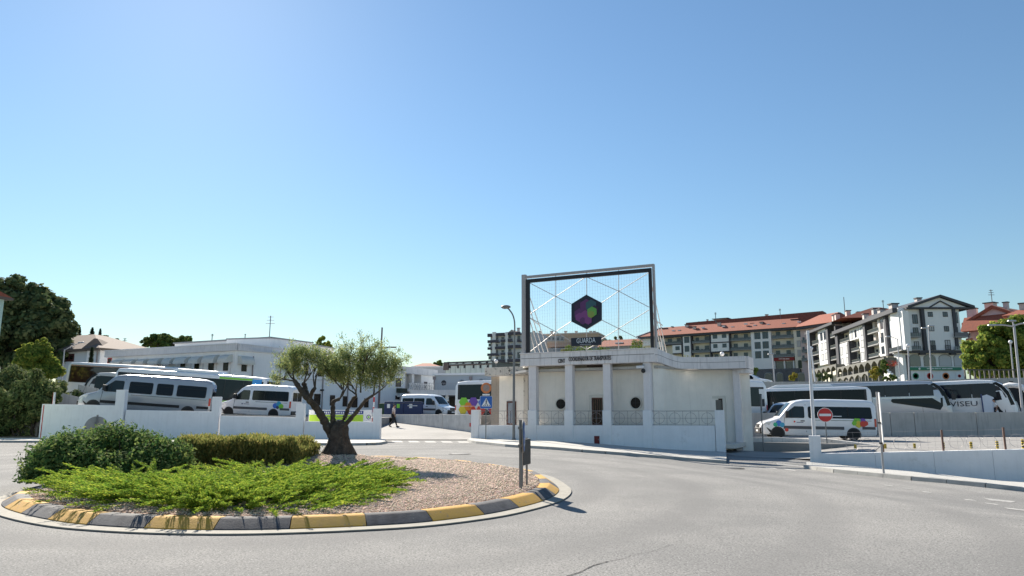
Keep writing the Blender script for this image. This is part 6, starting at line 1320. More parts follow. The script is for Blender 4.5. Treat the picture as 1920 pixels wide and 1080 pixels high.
for x0, x1, y0, y1 in ((916, 921, 644, 650), (928.5, 934.5, 630.5, 637), (939.5, 945.5, 642, 648.5), (929, 934, 656, 662), (939.5, 946, 667, 673.5), (953.5, 959, 628.5, 634.5), (953, 959, 654, 660), (953, 960, 667.5, 673), (916, 921, 668, 674), (929, 934, 645, 649.5), (940, 945, 631.5, 636), (970, 975.5, 629, 636), (970, 975.5, 660, 672), (940, 945, 656, 661), (929, 934, 669, 674)): fwin(FC, BC, x0, y0, x1, y1, 1.2, fm=apt_slab, mull=1, fw=.1)
for x0, x1 in ((923, 929), (947.2, 952)): fbox(FC, BC, 'stair_shaft', x0, 622.5, x1, 684, apt_white, .3, 1.19)
u0, u1, z0, z1 = FC.rect(949, 617.5, 967, 622); obj('roof', M().prism([(u0, z0-.5), (u1, z0-.5), ((u0+u1)/2, z1)], .8, 9, 'y'), mat('roof_pale', (.45, .40, .36), .8), BC); u, z = FC.uz(971.5, 615.5, -3); chimney(BC, u, 3, z-3.5, z, 1.0)
# ---- gabled apartment block (front) and its stepped long side ------------------------------------
FG = Fac(1693, 145, 1808, 145, 680); GB = FG.root('gabled_apartment_building', 'white gabled apartment building with dark pillars and green shop band on the right', 'building')
zE2 = FG.uz(1750, 577)[1]; zB = FG.uz(1750, 660)[1]; zGr = FG.uz(1750, 716)[1]-1
obj('wall', M().box(0, FG.L, 0, 3.2, zGr, zE2), apt_white, GB)
# gable roof
xL, zL = FG.uz(1696, 574.5); xR, zRr = FG.uz(1821, 574.5); xA, zA = FG.uz(1757, 554); zL = (zL+zRr)/2
gm_ = M(); 
for (a, b_) in (((xL, zL), (xA, zA)), ((xA, zA), (xR, zL))): gm_.prism([a, b_, (b_[0], b_[1]-.55), (a[0], a[1]-.45)], -1.2, 16, 'y')
obj('gable_roof', gm_, dark_trim, GB, kind=None); obj('gable_wall', M().prism([(xL+.9, zL-.3), (xR-1.2, zL-.3), (xA, zA-.55)], -.6, .4, 'y'), apt_white, GB); xa0, za0 = FG.uz(1738, 574); xa1, za1 = FG.uz(1783, 574); xm, zm = FG.uz(1759, 565.5)
obj('inner_gable', M().tube([(xa0, -.75, zL-.35), (xm, -.75, zm), (xa1, -.75, zL-.35)], .14, 5), dark_trim, GB)
obj('eaves_beam', M().box(xL-.2, xR, -1.0, .0-.003, zE2-.35, zL-.30), dark_trim, GB)
for x0, x1 in ((1727, 1732.5), (1785.5, 1790.8)): u0, u1, z0, z1 = FG.rect(x0, 580, x1, 662); obj('pillar', M().box(u0, u1, -.8, -.01, z0, z1), dark_trim, GB)
obj('projecting_bay', M().box(FG.uz(1733, 620)[0], FG.uz(1785, 620)[0], -.5, -.005, FG.uz(1760, 657)[1], zE2-.36), apt_white, GB)
fbox(FG, GB, 'dark_band', 1691, 657.3, 1809, 661.5, dark_trim, -1.0, -.01); fbox(FG, GB, 'band_end', 1726, 661.8, 1736.5, 665, dark_trim, -.8, -.012); fbox(FG, GB, 'band_end', 1783.5, 661.8, 1793.5, 665, dark_trim, -.8, -.012)
gw = dict(fm=MAT['dark_trim'], fw=.12, gm=glass_far)
for x0, x1, y0, y1, k in ((1739.5, 1749, 584.5, 594, 0), (1767.5, 1777, 584.5, 594, 0), (1742, 1751.5, 611, 621, 1), (1770, 1779, 611, 621.5, 0), (1744.5, 1754, 638, 656, 0), (1772, 1782, 637.5, 656, 2)):
    yy = -.5; kw = dict(gw); 
    if k: kw['gm'] = shutter
    fwin(FG, GB, x0, y0, x1, y1, yy, **kw)
    if y1 > 650: u0, u1, z0, z1 = FG.rect(x0-.5, 647, x1+.5, 657, .6); r_ = M().box(u0, u1, -.72, -.68, z1-.06, z1); [r_.box(u0+(u1-u0-.03)*i/7, u0+(u1-u0-.03)*i/7+.03, -.72, -.68, z0, z1-.063) for i in range(8)]; obj('window_rail', r_, rail_dark, GB)
for x0, x1, y0, y1, m__ in ((1710.5, 1720.5, 590, 607, glass_far), (1712, 1722.5, 614, 632.5, glass_far), (1714, 1723.5, 640, 656, shutter)): fwin(FG, GB, x0, y0, x1, y1, 0, fm=dark_trim, fw=.12, gm=m__)
balcony(FG, GB, 1697, 1727, 623.5, 632.5, -1.3, -.01); balcony(FG, GB, 1697, 1727, 648.5, 656.8, -1.3, -.01); balcony(FG, GB, 1791, 1815, 623, 632.5, -1.2, -.01, mt=mat('balcony_grey', (.16, .16, .17), .7), solid=True); balcony(FG, GB, 1791, 1810, 648.5, 657, -1.2, -.01)
fwin(FG, GB, 1792, 586, 1795.5, 606, 0, fm=dark_trim, mull=0, gm=glass_far); fwin(FG, GB, 1792.5, 613, 1796, 623, 0, fm=dark_trim, mull=0, gm=glass_far)
for x0, x1, m__ in ((1706, 1725, shop_glass), (1732.5, 1753.5, shop_glass), (1761, 1783, shutter), (1789, 1806, shutter)):
    arch(FG, GB, x0-1, x1+1, 664, 687, 0, apt_slab, 'arch_surround'); a_ = arch(FG, GB, x0, x1, 665.5, 686.5, -.07, m__)
gr_ = mat('green_sign', (.02, .20, .11), .5); gs = fbox(FG, GB, 'shop_sign', 1706, 688.5, 1803, 694, gr_, -.35, -.01)
for x0, x1 in ((1738, 1743), (1744, 1752), (1753, 1760), (1761, 1764), (1766, 1775), (1776, 1786)): fbox(FG, GB, 'sign_stroke', x0, 690.6, x1, 692, MAT['white_paint'], -.37, -.355)
u, z = FG.uz(1724, 691.2, .36); obj('sign_emblem', M().lathe([(.22, 0), (.22, .02)], 14, (u, -.375, z), 'y'), MAT['white_paint'], GB)
for i, (x0, x1, m__) in enumerate(((1707, 1727, 'green_sign'), (1734, 1754, 'red_paint'), (1763, 1784, 'orange_paint'), (1792, 1806, 'red_paint'))):
    q = fbox(FG, GB, 'poster_window', x0, 697, x1, 712, apt_white, -.06, -.012); u0, u1, z0, z1 = FG.rect(x0+4, 699, x1-4, 711, .07); r = (u1-u0)/2
    obj('round_logo', M().lathe([(r, 0), (r, .02), (r*.68, .021), (r*.66, 0)], 16, ((u0+u1)/2, -.085, (z0+z1)/2), 'y'), MAT[m__], q)
# chimneys
for px, py, bk, h_, w_ in ((1723.5, 559.5, 6, 3, 1.0), (1678, 570, 9, 4, 1.4), (1655, 580, 10, 4, 1.2), (1641, 579.5, 16, 5, .9)): u, z = FG.uz(px, py, -bk); chimney(GB, u, bk, z-h_-2, z, w_)
# antenna
def antenna(name, label, px, pyb, pyt, Y, bars=3):
    a, c = at(px, pyb, Y), at(px, pyt, Y); t = thing(name, label, 'antenna', a); h_ = c.z-a.z; obj('pole', M().tube([(0, 0, -1.5), (0, 0, h_)], .04*Y/100+.02, 5), galv, t)
    for k in range(bars): L_ = h_*.12*(1+k*.3); obj('crossbar', M().tube([(-L_, 0, h_*(.95-.14*k)), (L_, 0, h_*(.95-.14*k))], .03*Y/100+.01, 4), galv, t)
    return t
antenna('roof_antenna', 'tall thin antenna above the stepped white block', 1584.5, 590, 557, 200, 0); antenna('roof_antenna', 'small antenna left of the gabled roof', 1656.5, 578, 563, 160, 2); antenna('roof_antenna', 'television antenna on the pink-walled house at right', 1861, 573, 543, 165, 3); antenna('roof_antenna', 'faint antenna above the long red roof', 1463, 592, 579, 240, 2); antenna('roof_antenna', 'antenna on the long red roof near the big chimney', 1342, 600, 586, 240, 2)
antenna('roof_antenna', 'tall lattice antenna on the setback storey of the left white building', 505, 636, 592, 84, 3); antenna('roof_antenna', 'faint antenna on the left white building above the awnings', 397, 644, 626, 90, 2); antenna('roof_antenna', 'thin antenna left of the tall lattice one', 459, 641, 626, 88, 1); antenna('roof_antenna', 'antenna above the old house roof', 232, 660, 634, 110, 2)
# side facade, stepping back
FS = Fac(1571.5, 188, 1692, 145.1, 680); SB = FS.root('apartment_block', 'stepped white side block with dark pillars and balconies left of the gabled front', 'building')
zEs = zE2-.1; zBs = (FS.uz(1650, 668)[1]+FS.uz(1580, 684)[1])/2
obj('wall', M().box(0, FS.L-.6, 1.4, 3.2, zGr, zEs-.4), apt_cream, SB); obj('rear_wall', M().box(0, FS.L-4, 3.2, 12, zGr, zEs-.4), apt_cream, SB); obj('eaves', M().box(-.4, FS.L-.3, -.9, 1.6, zEs-.75, zEs+.1), dark_trim, SB); obj('roof', M().prism([(-.9, zEs+.12), (1.5, zEs+.5), (7, zEs+2.4), (12, zEs+.12)], -.4, FS.L-4, 'x'), mat('dark_roof', (.13, .08, .07), .85, noise_=.2, scale=1), SB)
def sbay(x0, x1, yt0, yb0, mt=apt_white, name='bay', f=0., bk=1.39):
    u0, _ = FS.uz(x0, (yt0+yb0)/2); u1, _ = FS.uz(x1, (yt0+yb0)/2); xm_ = (x0+x1)/2; return obj(name, M().box(u0, u1, f, bk, FS.uz(xm_, yb0)[1], min(zEs-.76, FS.uz(xm_, yt0)[1])), mt, SB)
sbay(1665.5, 1692, 570, 662, apt_white, 'corner_wall', .25)
sbay(1647, 1661, 585, 668); sbay(1661.2, 1665.3, 585, 668, dark_trim, 'pillar', -.35)
sbay(1611.5, 1621.3, 596, 680); sbay(1621.6, 1625.6, 590, 676, dark_trim, 'pillar', -.35)
sbay(1592, 1608.8, 603, 637); sbay(1574, 1592, 643, 688); sbay(1592.3, 1595.8, 641, 686, dark_trim, 'pillar', -.35); sbay(1571.2, 1574.2, 620, 690, dark_trim, 'pillar', -.35)
sw = dict(fm=dark_trim, fw=.11, gm=glass_far, mull=0)
for x0, x1, y0, y1 in ((1650.5, 1655.5, 597, 617.5), (1651.5, 1657, 623.5, 643), (1653, 1658.5, 649, 664), (1614, 1620, 613, 629), (1614.5, 1620.8, 637, 652), (1615, 1621, 660, 676), (1596, 1599, 620.5, 635), (1602.5, 1606, 618.5, 633), (1576.5, 1580.5, 650, 666.5), (1586, 1590, 647, 663.5), (1578, 1582, 671.5, 685), (1587, 1591, 669.5, 683)):
    fwin(FS, SB, x0, y0, x1, y1, 0, **(dict(sw, gm=shutter) if x0 < 1600 or 1613 < x0 < 1616 else sw))
for x0, x1, y0, y1 in ((1641, 1645, 609, 616), (1642, 1645.5, 630, 643), (1643.5, 1647, 655, 666), (1585.5, 1589.5, 628, 634), (1609.5, 1612.5, 640, 650), (1610, 1613, 664, 674)): fwin(FS, SB, x0, y0, x1, y1, 1.4, **sw)
for x0, x1, yt, yb in ((1626, 1646.5, 616.5, 624.5), (1626, 1646.8, 640, 648), (1626, 1647, 662.5, 670.5), (1596, 1611, 652, 658.5), (1596, 1611, 674, 680), (1574.5, 1592, 634.5, 641.5)): balcony(FS, SB, x0, x1, yt, yb, -.1, 1.38, mt=mat('rail_olive', (.10, .11, .09), .6))
balcony(FS, SB, 1666.5, 1690, 650.5, 660, -1.0, .24)
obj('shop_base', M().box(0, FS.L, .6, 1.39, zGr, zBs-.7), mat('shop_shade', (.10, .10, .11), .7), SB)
# second stepped block further left
F2 = Fac(1519, 214, 1571, 188.3, 680); S2 = F2.root('apartment_block', 'farther stepped white block left of the side block, behind the slanting mast', 'building')
zE3 = F2.uz(1545, 612)[1]; obj('wall', M().box(0, F2.L, 1.4, 12, zGr, zE3-.4), apt_cream, S2); obj('end_wall', M().box(F2.L-.3, F2.L+.0, .1, 12, zEs+.0, zE3-.41), apt_pink, S2)
obj('eaves', M().box(-.4, F2.L+.3, -.9, 1.6, zE3-.6, zE3+.1), dark_trim, S2)
obj('roof', M().hexa([(-1, -.8, zE3+.1), (F2.L+8, -.8, zE3+.1), (F2.L+8, 22, zE3+.1), (-1, 22, zE3+.1), (8, 9, zE3+3.4), (F2.L+2, 9, zE3+3.4), (F2.L+2, 11, zE3+3.4), (8, 11, zE3+3.4)]), roof_red, S2)
obj('pink_gable', M().box(F2.L+.05, F2.L+14, 9, 9.5, zEs, zE3+.09), apt_pink, S2)
def s2(x0, x1, y0, y1, mt=apt_white, name='bay', f=0.): 
    u0, _ = F2.uz(x0, (y0+y1)/2); u1, _ = F2.uz(x1, (y0+y1)/2); xm_ = (x0+x1)/2; return obj(name, M().box(u0, u1, f, 1.39, F2.uz(xm_, y1)[1], min(zE3-.61, F2.uz(xm_, y0)[1])), mt, S2)
s2(1535, 1551.8, 615, 684); s2(1552.2, 1556, 612, 684, dark_trim, 'pillar', -.35); s2(1519, 1522, 625, 690, dark_trim, 'pillar', -.35); s2(1569.3, 1571.3, 610, 690, dark_trim, 'pillar', -.35)
for x0, x1, y0, y1 in ((1538, 1542.5, 624, 639), (1544.5, 1549.5, 621.5, 637)): fwin(F2, S2, x0, y0, x1, y1, 0, **sw)
for x0, x1, y0, y1 in ((1539, 1543.5, 643, 658), (1546, 1550.5, 641, 656), (1540.5, 1545, 664, 677), (1547, 1552, 661, 675)): fwin(F2, S2, x0, y0, x1, y1, 0, **dict(sw, gm=shutter))
for x0, x1, yt, yb in ((1522.5, 1534.5, 638, 646), (1523, 1535, 659, 666), (1524, 1536, 676, 682), (1556.5, 1569, 624, 632), (1556.8, 1569.5, 646.5, 653), (1557, 1570, 668, 675)): balcony(F2, S2, x0, x1, yt, yb, -.1, 1.38, mt=MAT['rail_olive'])
for x0, x1, y0, y1 in ((1565, 1568, 617.5, 627), (1566, 1569, 636, 647), (1566.5, 1569.5, 657, 664), (1533, 1535, 668, 677)): fwin(F2, S2, x0, y0, x1, y1, 1.4, **sw)
for px, py, bk in ((1560.5, 592, 3), (1565.5, 589.5, 3), (1585.5, 583.5, 4), (1618, 590, 2), (1606.5, 586, 9)): u, z = F2.uz(px, py, -bk); chimney(S2, u, bk, z-4.5, z, 1.1)
# colonnade of dark arches running along the ground floor
cg = mat('colonnade_grey', (.17, .17, .155), .85, noise_=.15, scale=1)
CO = FS.root('colonnade', 'row of grey arches stepping down in front of the side block ground floor', 'colonnade')
cols = [1571, 1580.5, 1590, 1600.5, 1610.5, 1621.5, 1634, 1646, 1658]
for i, px in enumerate(cols):
    yt = 689-(px-1571)*.225; u, zt = FS.uz(px, yt, 2.6); zb_ = zt-4.6; obj('column', M().box(u-.18, u+.18, -2.8, -2.4, zb_-6, zt), cg, CO)
    if i < len(cols)-1:
        u2, z2 = FS.uz(cols[i+1], 689-(cols[i+1]-1571)*.225, 2.6); n_ = 6; P_ = [(u+.2, zt-.05), (u2-.16, zt-.05)]+[(u2-.16-(u2-u-.36)*k/n_, zt-1.25+.85*math.sin(math.pi*k/n_)) for k in range(n_+1)]; obj('arch', M().prism(P_, -2.8, -.2, 'y'), cg, CO)
C2 = F2.root('colonnade', 'lower row of grey arches in front of the farther stepped block', 'colonnade')
cols = [1524, 1532, 1540.5, 1549, 1558.5, 1568]
for i, px in enumerate(cols):
    yt = 693-(px-1524)*.25; u, zt = F2.uz(px, yt, 2.2); obj('column', M().box(u-.2, u+.2, -2.4, -2.0, zt-9, zt), cg, C2)
    if i < len(cols)-1:
        u2, _ = F2.uz(cols[i+1], yt-2, 2.2); n_ = 6; P_ = [(u+.22, zt-.05), (u2-.18, zt-.05)]+[(u2-.18-(u2-u-.4)*k/n_, zt-1.3+.85*math.sin(math.pi*k/n_)) for k in range(n_+1)]; obj('arch', M().prism(P_, -2.4, -.2, 'y'), cg, C2)
FL_ = Fac(1571, 150, 1640, 120, 700); C3 = FL_.root('colonnade', 'nearest low row of grey arches behind the upper street wall', 'colonnade')
cols = [1571, 1582, 1593, 1604, 1616, 1629]
for i, px in enumerate(cols):
    yt = 708-(px-1571)*.2; u, zt = FL_.uz(px, yt, 0); obj('column', M().box(u-.18, u+.18, -.2, .2, zt-4, zt), cg, C3)
    if i < len(cols)-1:
        u2, _ = FL_.uz(cols[i+1], yt-2, 0); n_ = 6; P_ = [(u+.2, zt-.02), (u2-.16, zt-.02)]+[(u2-.16-(u2-u-.36)*k/n_, zt-.9+.6*math.sin(math.pi*k/n_)) for k in range(n_+1)]; obj('arch', M().prism(P_, -.2, .2, 'y'), cg, C3)
# stair ramp beside the gabled block
FH = Fac(1660, 118, 1700, 110, 700); st_ = FH.root('outside_stair', 'white stepped parapet stair left of the gabled building base', 'stair')
for k in range(6):
    u, z = FH.uz(1656+k*4, 693+k*3.4); obj('step_wall', M().box(u, u+1.0, 0, .5, z-2.5, z), white_p, st_)
# ---- pink houses at far right
FP = Fac(1808, 168, 1895, 160, 680); PH = FP.root('house', 'pink-walled house with red sloping roof behind the right tree', 'house')
ua, za = FP.uz(1809, 602); ub, zb_ = FP.uz(1861, 572.5); uc, zc = FP.uz(1895, 586); ug, zg = FP.uz(1809, 618); ze = FP.uz(1811, 640)[1]
obj('wall', M().prism([(ua+.6, zE2-20), (uc, zE2-20), (uc, zc-.6), (ub, zb_-.6), (ua+.6, za-.8)], 0, 12, 'y'), apt_pink, PH)
obj('roof', M().prism([(ua-.5, za-.5), (ub, zb_-.0), (uc+1, zc-.2), (uc+1, zc-.8), (ub, zb_-.75), (ua-.5, za-1.1)], -.6, 13, 'y'), roof_red, PH)
u0, u1, z0, z1 = FP.rect(1810, 612, 1842, 622); obj('lower_roof', M().prism([(-2.6, z0), (0-.01, z1+2.2), (-.01, z0)], u0, u1+9, 'x'), roof_red, PH)
for px, py, w_, bk in ((1818, 578.5, 1.5, 3), (1826, 579, .9, 3), (1853.5, 568.5, 1.9, 3), (1884, 567.5, .9, 2)): u, z = FP.uz(px, py, -bk); chimney(PH, u, bk, z-4, z, w_)
balcony(FP, PH, 1811, 1824, 634, 640.5, -1.2, -.01, mt=mat('terracotta', (.45, .18, .11), .7), solid=True); fwin(FP, PH, 1814, 624, 1820, 634, 0, fm=white_p)
FQ = Fac(1890, 150, 1960, 146, 680); QH = FQ.root('house', 'house with orange roof and thick pink chimney at the right edge', 'house'); u0, u1, z0, z1 = FQ.rect(1892, 590, 1955, 640)
obj('wall', M().box(u0, u1, 0, 8, z0-8, z1), apt_pink, QH); obj('roof', M().hexa([(u0-1, -1, z1), (u1+1, -1, z1), (u1+1, 9, z1), (u0-1, 9, z1), (u0+3, 3.5, z1+1.9), (u1-2, 3.5, z1+1.9), (u1-2, 4.5, z1+1.9), (u0+3, 4.5, z1+1.9)]), roof_red, QH); u, z = FQ.uz(1917, 569.5, -2); chimney(QH, u, 2, z-4, z, 1.3)
# ================================================================ BUS STATION (left, white)
FE = Fac(200, 84, 441, 75, 700); ST = FE.root('bus_station', 'long white two-storey bus station building with awnings, left of the olive tree', 'building')
zt = (FE.uz(205, 658.5)[1]+FE.uz(439, 645.5)[1])/2; zb_ = (FE.uz(205, 670)[1]+FE.uz(439, 657.5)[1])/2; zg_ = 1.0
obj('wall', M().box(0, FE.L, 0, 10, zg_, zb_-.003), station_wall, ST); obj('parapet_band', M().box(-.3, FE.L+.12, -.28, 10, zb_, zt), station_band, ST); obj('coping', M().box(-.36, FE.L+.2, -.34, 10.1, zt+.003, zt+.1), white_metal, ST)
aw = mat('awning_cloth', (.62, .61, .57), .85, noise_=.08, scale=3)
def awning(F_, root, x0, x1, yt, yb):
    u0, u1, z0, z1 = F_.rect(x0, yt, x1, yb, .5); m_ = M(); n_ = 6; rows = []
    for k in range(n_+1): a = math.pi/2*k/n_; rows.append([(u0, -.02-.85*math.sin(a), z0+.18+(z1-z0-.18)*math.cos(a)), (u1, -.02-.85*math.sin(a), z0+.18+(z1-z0-.18)*math.cos(a))])
    rows.append([(u0, -.86, z0), (u1, -.86, z0)]); m_.grid(rows)
    for uu in (u0, u1): m_.quad(*[(uu, r[0][1], r[0][2]) for r in rows]+[(uu, -.02, z0+.1)])
    return obj('awning', m_, aw, root)
A_x = [(209, 231, 674.5, 683.5), (232, 254, 673.5, 683), (257, 276, 673, 682.5), (279, 302, 671.5, 683.5), (305, 325, 670.5, 683.5), (327, 353, 669, 682.5), (355, 377, 668, 682.5), (380, 407, 665.5, 681.5), (410, 432, 664.5, 680.5)]
for x0, x1, yt, yb in A_x: awning(FE, ST, x0+2.6, x1-2.4, yt, yb)
for x0, x1, y1 in ((339, 347, 688), (365, 373.5, 691.5), (391, 400.5, 696), (419, 428, 695)): fwin(FE, ST, x0, 679, x1, y1, 0, fm=dark_brown, gm=glass, mull=0, fw=.05, sill=False)
for x in (308, 331, 356, 379, 404, 430): fbox(FE, ST, 'pilaster', x, 672, x+1.8, 720, station_band, -.06, -.004)
fwin(FE, ST, 202, 672, 209, 681, -.0, fm=red_p, gm=glass, mull=0)
# rear setback storey
FU = Fac(325, 90, 506, 83, 680); u0, u1, z0, z1 = FU.rect(327, 645, 506, 662)
SU = FU.root('setback_storey', 'flat upper storey with dark window strip behind the station parapet', 'building')
zt2 = (FU.uz(330, 645)[1]+FU.uz(505, 634)[1])/2; obj('wall', M().box(0, FU.L, 0, 7, zb_-.5, zt2-.0), station_wall, SU); obj('roof_edge', M().box(-.1, FU.L+.1, -.2, 7.1, zt2+.003, zt2+.16), grey_metal, SU)
fbox(FU, SU, 'window_strip', 464, 646.8, 494.5, 652, glass, -.05, -.004); fbox(FU, SU, 'strip_divider', 481.5, 646.8, 483.5, 652, station_wall, -.08, -.051)
FV = Fac(506.2, 83, 625, 97, 680); SV = FV.root('setback_storey', 'receding right part of the upper storey with a sloping roofline behind the olive', 'building'); zv = zt2-.02
obj('wall', M().box(0, FV.L, 0, 6, zb_-.5, zv), station_wall, SV); obj('roof_edge', M().box(-.02, FV.L+.1, -.2, 6.1, zv+.003, zv+.16), grey_metal, SV); fbox(FV, SV, 'window_strip', 514, 647.5, 547, 653.5, glass, -.05, -.004)
# right-hand facade with concave parapet
FW = Fac(441.2, 75, 700, 90, 720); SW = FW.root('bus_station', 'right wing of the white bus station with upper windows, behind the olive tree', 'building')
obj('wall', M().box(.05, FW.L, 0, 9, .8, zb_-.003), station_wall, SW)
ncv = 14; pl = [(FW.L*t, -.28-.0+.9*math.sin(math.pi*min(1, t*1.5))) for t in np.linspace(0, .66, ncv)]+[(FW.L, -.28)]
pl = [(u, -.28+(.24 if .05*FW.L < u < .5*FW.L else 0)*1.0) for u, _ in pl]
obj('parapet_band', M().strip(pl, .15, [zb_]*len(pl), [zt-(.6*ss((u/FW.L)/.12)) for u, _ in pl]), station_band, SW, 60)
awning(FW, SW, 450.5, 475, 667.5, 684)
fwin(FW, SW, 452.5, 683, 462.5, 696.5, 0, fm=dark_brown, gm=glass, mull=0, fw=.05)
for x0, x1, y0, y1 in ((537, 546.5, 685, 700.5), (570, 578.5, 681.5, 702.5), (596, 604.5, 685.5, 706), (615.5, 627, 689, 709), (588.5, 601, 738.5, 760), (618.5, 627, 740.5, 760.5), (642.5, 650, 743, 762), (659, 670, 745, 764), (682.5, 691, 747.5, 764)): fwin(FW, SW, x0, y0, x1, y1, 0, fm=dark_brown, gm=glass, mull=0, fw=.07)
for x in (475.5, 527.5, 608, 655): u, z = FW.uz(x, 668, .1); obj('downpipe', M().tube([(u, -.08, 1), (u, -.08, z)], .07, 6), mat('pipe_grey', (.28, .24, .24), .7), SW)
fbox(FW, SW, 'string_course', 560, 712.5, 699, 714.5, station_band, -.08, -.004); u, z = FW.uz(600, 733); obj('wall_lamp', M().box(u, u+.3, -.35, -.005, z, z+.18), plastic, SW)
# far right wing with recessed balcony
FX = Fac(700.5, 90, 816, 104, 720); SX = FX.root('bus_station_wing', 'lower station wing with recessed balcony and lattice balustrade above the white minibus', 'building')
z1x = (FX.uz(745, 684)[1]+FX.uz(810, 695)[1])/2; z0x = (FX.uz(745, 697)[1]+FX.uz(810, 707)[1])/2
obj('band', M().box(0, FX.L, -.4, 6, z0x, z1x), station_band, SX); obj('wall', M().box(0, FX.L, 2.2, 8, .9, z0x-.003), station_wall, SX)
def xb(x0, x1, y0, y1, mt=station_wall, name='wall_pier', f=0., bk=2.19): u0, u1, z0, z1 = FX.rect(x0, y0, x1, y1, -f); return obj(name, M().box(u0, u1, f, bk, z0, min(z1, z0x-.004)), mt, SX)
xb(700, 759.5, 685, 790); xb(772.5, 776.5, 690, 736, name='column', bk=.4); xb(789, 812, 690, 790)
for x0, x1, y0, y1 in ((742, 751.5, 708.5, 725), (795, 800.5, 716, 729.5), (741, 749, 742, 749)): fwin(FX, SX, x0, y0, x1, y1, 0, fm=dark_brown, gm=glass, mull=0)
fbox(FX, SX, 'dark_doorway', 779, 714, 784, 736, plastic, 2.1, 2.19); fbox(FX, SX, 'balcony_slab', 759, 731, 813, 735, station_band, -.6, 2.1)
lm = M(); u0, u1, z0, z1 = FX.rect(767, 721, 813, 730.5, .5)
for k in range(14):
    a = u0+(u1-u0)*k/14; b_ = u0+(u1-u0)*(k+1)/14; lm.tube([(a, -.5, z0), (b_, -.5, z1)], .05, 4); lm.tube([(b_, -.52, z0), (a, -.52, z1)], .05, 4)
obj('lattice_balustrade', lm, white_p, SX); obj('handrail', M().box(u0, u1, -.56, -.44, z1+.004, z1+.1), white_p, SX); fbox(FX, SX, 'planter', 751.5, 728, 764, 736.5, mat('planter_dark', (.04, .05, .04), .9), -.7, -.01)
for x0, x1, y in ((754, 772, 737.5),): fbox(FX, SX, 'lower_slab', x0, y, x1, y+7, station_band, -.8, -.01)
# canopy over the bays
FY = Fac(768, 84, 935, 84, 740); CY = FY.root('canopy', 'long concrete canopy slab over the dark bus bays behind the white minibus', 'canopy')
u0, u1, z0, z1 = FY.rect(768, 731, 950, 741); obj('slab', M().box(u0, u1, 0, 9, z0, z1), station_band, CY)
for x in (775, 834, 905): a, b_, _, _ = FY.rect(x, 741, x+6, 790); obj('column', M().box(a, b_, .5, 1.0, 1.2, z0-.003), station_wall, CY)
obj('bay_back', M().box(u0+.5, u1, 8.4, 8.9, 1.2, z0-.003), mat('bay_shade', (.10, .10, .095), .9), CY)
rg = M(); 
for k in range(40): a = u0+(u1-u0)*k/40; rg.box(a, a+.04, .05, .09, z1+.003, z1+.75)
rg.box(u0, u1, .05, .09, z1+.753, z1+.8); obj('guard_rail', rg, mat('rail_pale', (.38, .38, .42), .6), CY)
# building with round windows and the glass box above
FZ = Fac(814, 96, 930, 94, 720); RZ_ = FZ.root('round_window_building', 'blue-grey building with three round openings and white roof band', 'building')
u0, u1, z0, z1 = FZ.rect(814, 703, 960, 790); bg = mat('blue_plaster', (.42, .47, .52), .85, noise_=.05, scale=.8, streak=.1); obj('wall', M().box(u0, u1, 0, 10, 1.2, z1), bg, RZ_); obj('roof_band', M().box(u0-.2, u1, -.3, 10, z1+.003, FZ.uz(870, 699.5)[1]), apt_white, RZ_)
for x, y in ((832, 718), (866, 716.5), (902, 715.5)):
    u, z = FZ.uz(x, y); obj('round_opening', M().lathe([(.34, 0), (.36, .06), (.26, .06), (.26, 0)], 20, (u, -.065, z), 'y'), dark_trim if x < 840 else mat('ring_grey', (.26, .30, .34), .8), RZ_)
for x in (815, 883): u, z = FZ.uz(x, 706); obj('downpipe', M().tube([(u, -.1, 1.2), (u, -.1, z)], .07, 6), MAT['pipe_grey'], RZ_); obj('pipe_head', M().box(u-.18, u+.18, -.25, -.005, z-.4, z), MAT['pipe_grey'], RZ_)
FT = Fac(833, 112, 922, 108, 690); TG = FT.root('glass_building', 'modern building of pale upright panels and small dark windows above the round openings', 'building')
z1 = (FT.uz(836, 679.5)[1]+FT.uz(915, 675.5)[1])/2; z0 = FT.uz(870, 700)[1]-2; zmid = FT.uz(870, 683)[1]
obj('wall', M().box(.2, FT.L, 0, 9, z0, z1-.15), mat('panel_joint', (.10, .115, .11), .6), TG); obj('roof_edge', M().box(0, FT.L+.1, -.2, 9, z1-.15, z1), dark_trim, TG); obj('mid_band', M().box(.05, FT.L, -.25, -.02, zmid-.18, zmid), mat('bronze_band', (.09, .07, .06), .6), TG)
pn = M().box(0, .86, -.09, -.003, 0, zmid-.2-z0).mesh('wall_panel', mat('pale_panel', (.50, .56, .53), .5, noise_=.1, scale=1)); pn2 = M().box(0, .86, -.09, -.003, 0, z1-.2-zmid).mesh('wall_panel', MAT['pale_panel'])
for k in range(int(FT.L/.92)): link('wall_panel', pn, TG, (.3+k*.92, 0, z0)); link('wall_panel', pn2, TG, (.3+k*.92, 0, zmid+.01))
for x in (843, 859, 871, 888, 901, 915): fwin(FT, TG, x-1.6, 684, x+2, 690.5, -.1, fm=dark_trim, gm=glass, mull=0); fwin(FT, TG, x-4, 678, x, 682, -.1, fm=dark_trim, gm=glass, mull=0)
obj('corner_post', M().box(0, .9, -.3, .3, FT.uz(836, 694)[1], z1-.16), MAT['bronze_band'], TG)
FK = Fac(770, 118, 836, 118, 690); KB = FK.root('low_building', 'pale flat building left of the panelled building', 'building'); u0, u1, z0, z1 = FK.rect(773, 689, 836, 720); obj('wall', M().box(u0, u1, 0, 8, z0-3, z1), mat('pale_grey', (.52, .53, .55), .85), KB); obj('roof_line', M().box(u0-.2, u1, -.15, 8, z1+.003, z1+.2), apt_white, KB); obj('string_course', M().box(u0, u1, -.1, -.004, z1-1.2, z1-1.0), station_band, KB)
